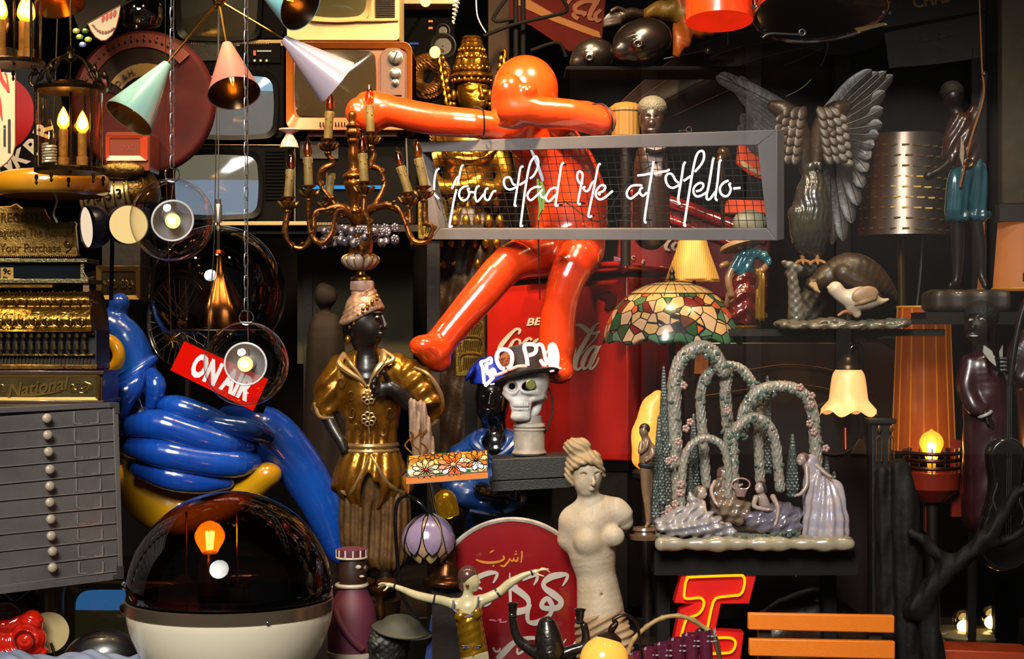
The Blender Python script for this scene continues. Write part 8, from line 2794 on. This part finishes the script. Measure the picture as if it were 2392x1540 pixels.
# lower left corner
YLC = -.02
t = T('portable_television','silver and gold rimmed television with a blue lit screen under the drawer cabinet','television',YLC + .2,260,1640,d=80)
mb = MB()
frame_of(mb,rrect(150,1362,420,1590,26),rrect(172,1380,400,1570,26),0,160,10)
mb.prism(rrect(150,1362,420,1590,26),30,160)
t.p('rim',mb,mat('champagne_metal','7c6a48',.3,.6,var=(6,'5c4c30',.4)),bev=2)
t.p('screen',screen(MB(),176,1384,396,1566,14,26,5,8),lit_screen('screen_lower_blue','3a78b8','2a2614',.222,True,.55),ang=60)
t.p('foot',MB().box((285,1620,80),(180,60,100)),M_BLACK)
t = T('pedestal_stand','pale tapering metal stand under the left part of the drawer cabinet','stand',YLC + .06,105,1640,d=60)
t.p('column',MB().lathe((105,1640,60),[(46,0),(40,30),(30,120),(28,220),(34,262),(60,276),(62,280)],n=32,sub=2),mat('pale_metal','74705c',.35,.4,var=(6,'5c5440',.4)))
t = T('white_disc','cream half disc standing on edge right of the red plastic telephone','disc',YLC - .05,128,1530)
t.p('disc',MB().lathe((112,1478,0),[(48,0),(48,3),(.1,4)],ax=(.35,0,-1),n=48),mat('disc_cream','a89468',.4,em=.1))
t.p('pin',MB().tube([(122,1500,-12),(132,1530,-14)],3.4,n=8,sub=1),M_DBRASS)
t.p('stand',MB().box((112,1580,6),(20,110,10)),M_BLACK)
t = T('red_telephone','translucent red plastic telephone glowing at the lower left corner','telephone',-.12,50,1530)
s = S(2.6,6)
s.ch([(-30,1462,-10,16),(20,1460,-14,14),(46,1454,-10,16)],6).e((76,1450,-10),(28,26,26),6).e((68,1490,-6),(40,34,34),8).ch([(10,1500,0,30),(90,1520,0,14),(100,1526,-4,8)],8).e((30,1520,10),(80,16,40),6)
s.disp(lambda x,y,z: 1.2 * np.sin(np.hypot(x - 68,y - 1488) * .5))
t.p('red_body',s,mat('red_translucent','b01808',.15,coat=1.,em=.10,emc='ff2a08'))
t.p('dial',MB().ring((68,1490,-42),22,3,n=32,k=6),mat('red_dark','5c0c06',.2,coat=1.))
t.p('support',MB().box((30,1590,10),(140,110,60)),M_BLACK)
t = T('red_round_tin','round red tin with a white arc and letters behind the red telephone','tin',.05,20,1450)
t.p('tin',MB().lathe((14,1446,0),[(40,0),(40,4),(36,5),(.1,5)],ax=(0,0,-1),n=40),mat('tin_red','7c140c',.4))
t.p('white_rim',MB().ring((14,1446,-5),38,2.4,n=40,k=6),_m['white_paint'])
t.p('lettering',MB().text('LL',12,1424,9,6,d=-8,ext=2),_m['white_paint'])
t.p('green_band',MB().box((10,1430,-7),(44,5,3)),mat('tin_green','2c7c24',.4))
t.p('stand',MB().box((14,1560,10),(60,170,16)),M_BLACK)
t = T('maroon_vessel','dark maroon round vessel with a pale seam behind the metal stand','vessel',.18,30,1640)
t.p('vessel_body',MB().ell((20,1440,0),(110,90,70)).lathe((20,1640,0),[(60,0),(50,120)],n=24),mat('maroon_lacquer','2c0c0c',.3,coat=.6))
t.p('pale_seam',MB().tube([(-20,1360,-60),(30,1376,-72),(56,1392,-74),(80,1376,-66),(100,1362,-58)],2,n=6),M_CREAM)
t = T('black_round_case','black domed case in front of the lit television at the bottom left','case',-.14,250,1640,d=0)
s = S(3.6,10)
s.e((238,1540,0),(92,68,60),rot=(0,0,-10)).b((238,1600,0),(90,50,60),20,20)
t.p('case_body',s,mat('black_leather','0b0a0c',.35,coat=.2))
t.p('gold_seam',MB().tube([(200,1490,-30),(226,1478,-34),(252,1472,-34)],1.6,n=6),M_BRASS)
s = S(4,12)
s.b((150,1560,10),(200,26,50),20,6)
s.disp(lambda x,y,z: 6 * np.sin(x * .035 + 1) + 3 * np.sin(x * .11 + z * .1))
t = T('crumpled_cloth','pale blue and white crumpled cloth lying along the bottom left edge','cloth',-.24,150,1590)
t.p('cloth',s,mat('pale_blue_cloth','8c90a4',.7,var=(6,'5c6c8c',.6)))
one('cloth_stand','low black stand under the crumpled pale cloth','stand',-.24,MB().box((150,1625,10),(380,66,90)),M_BLACK)
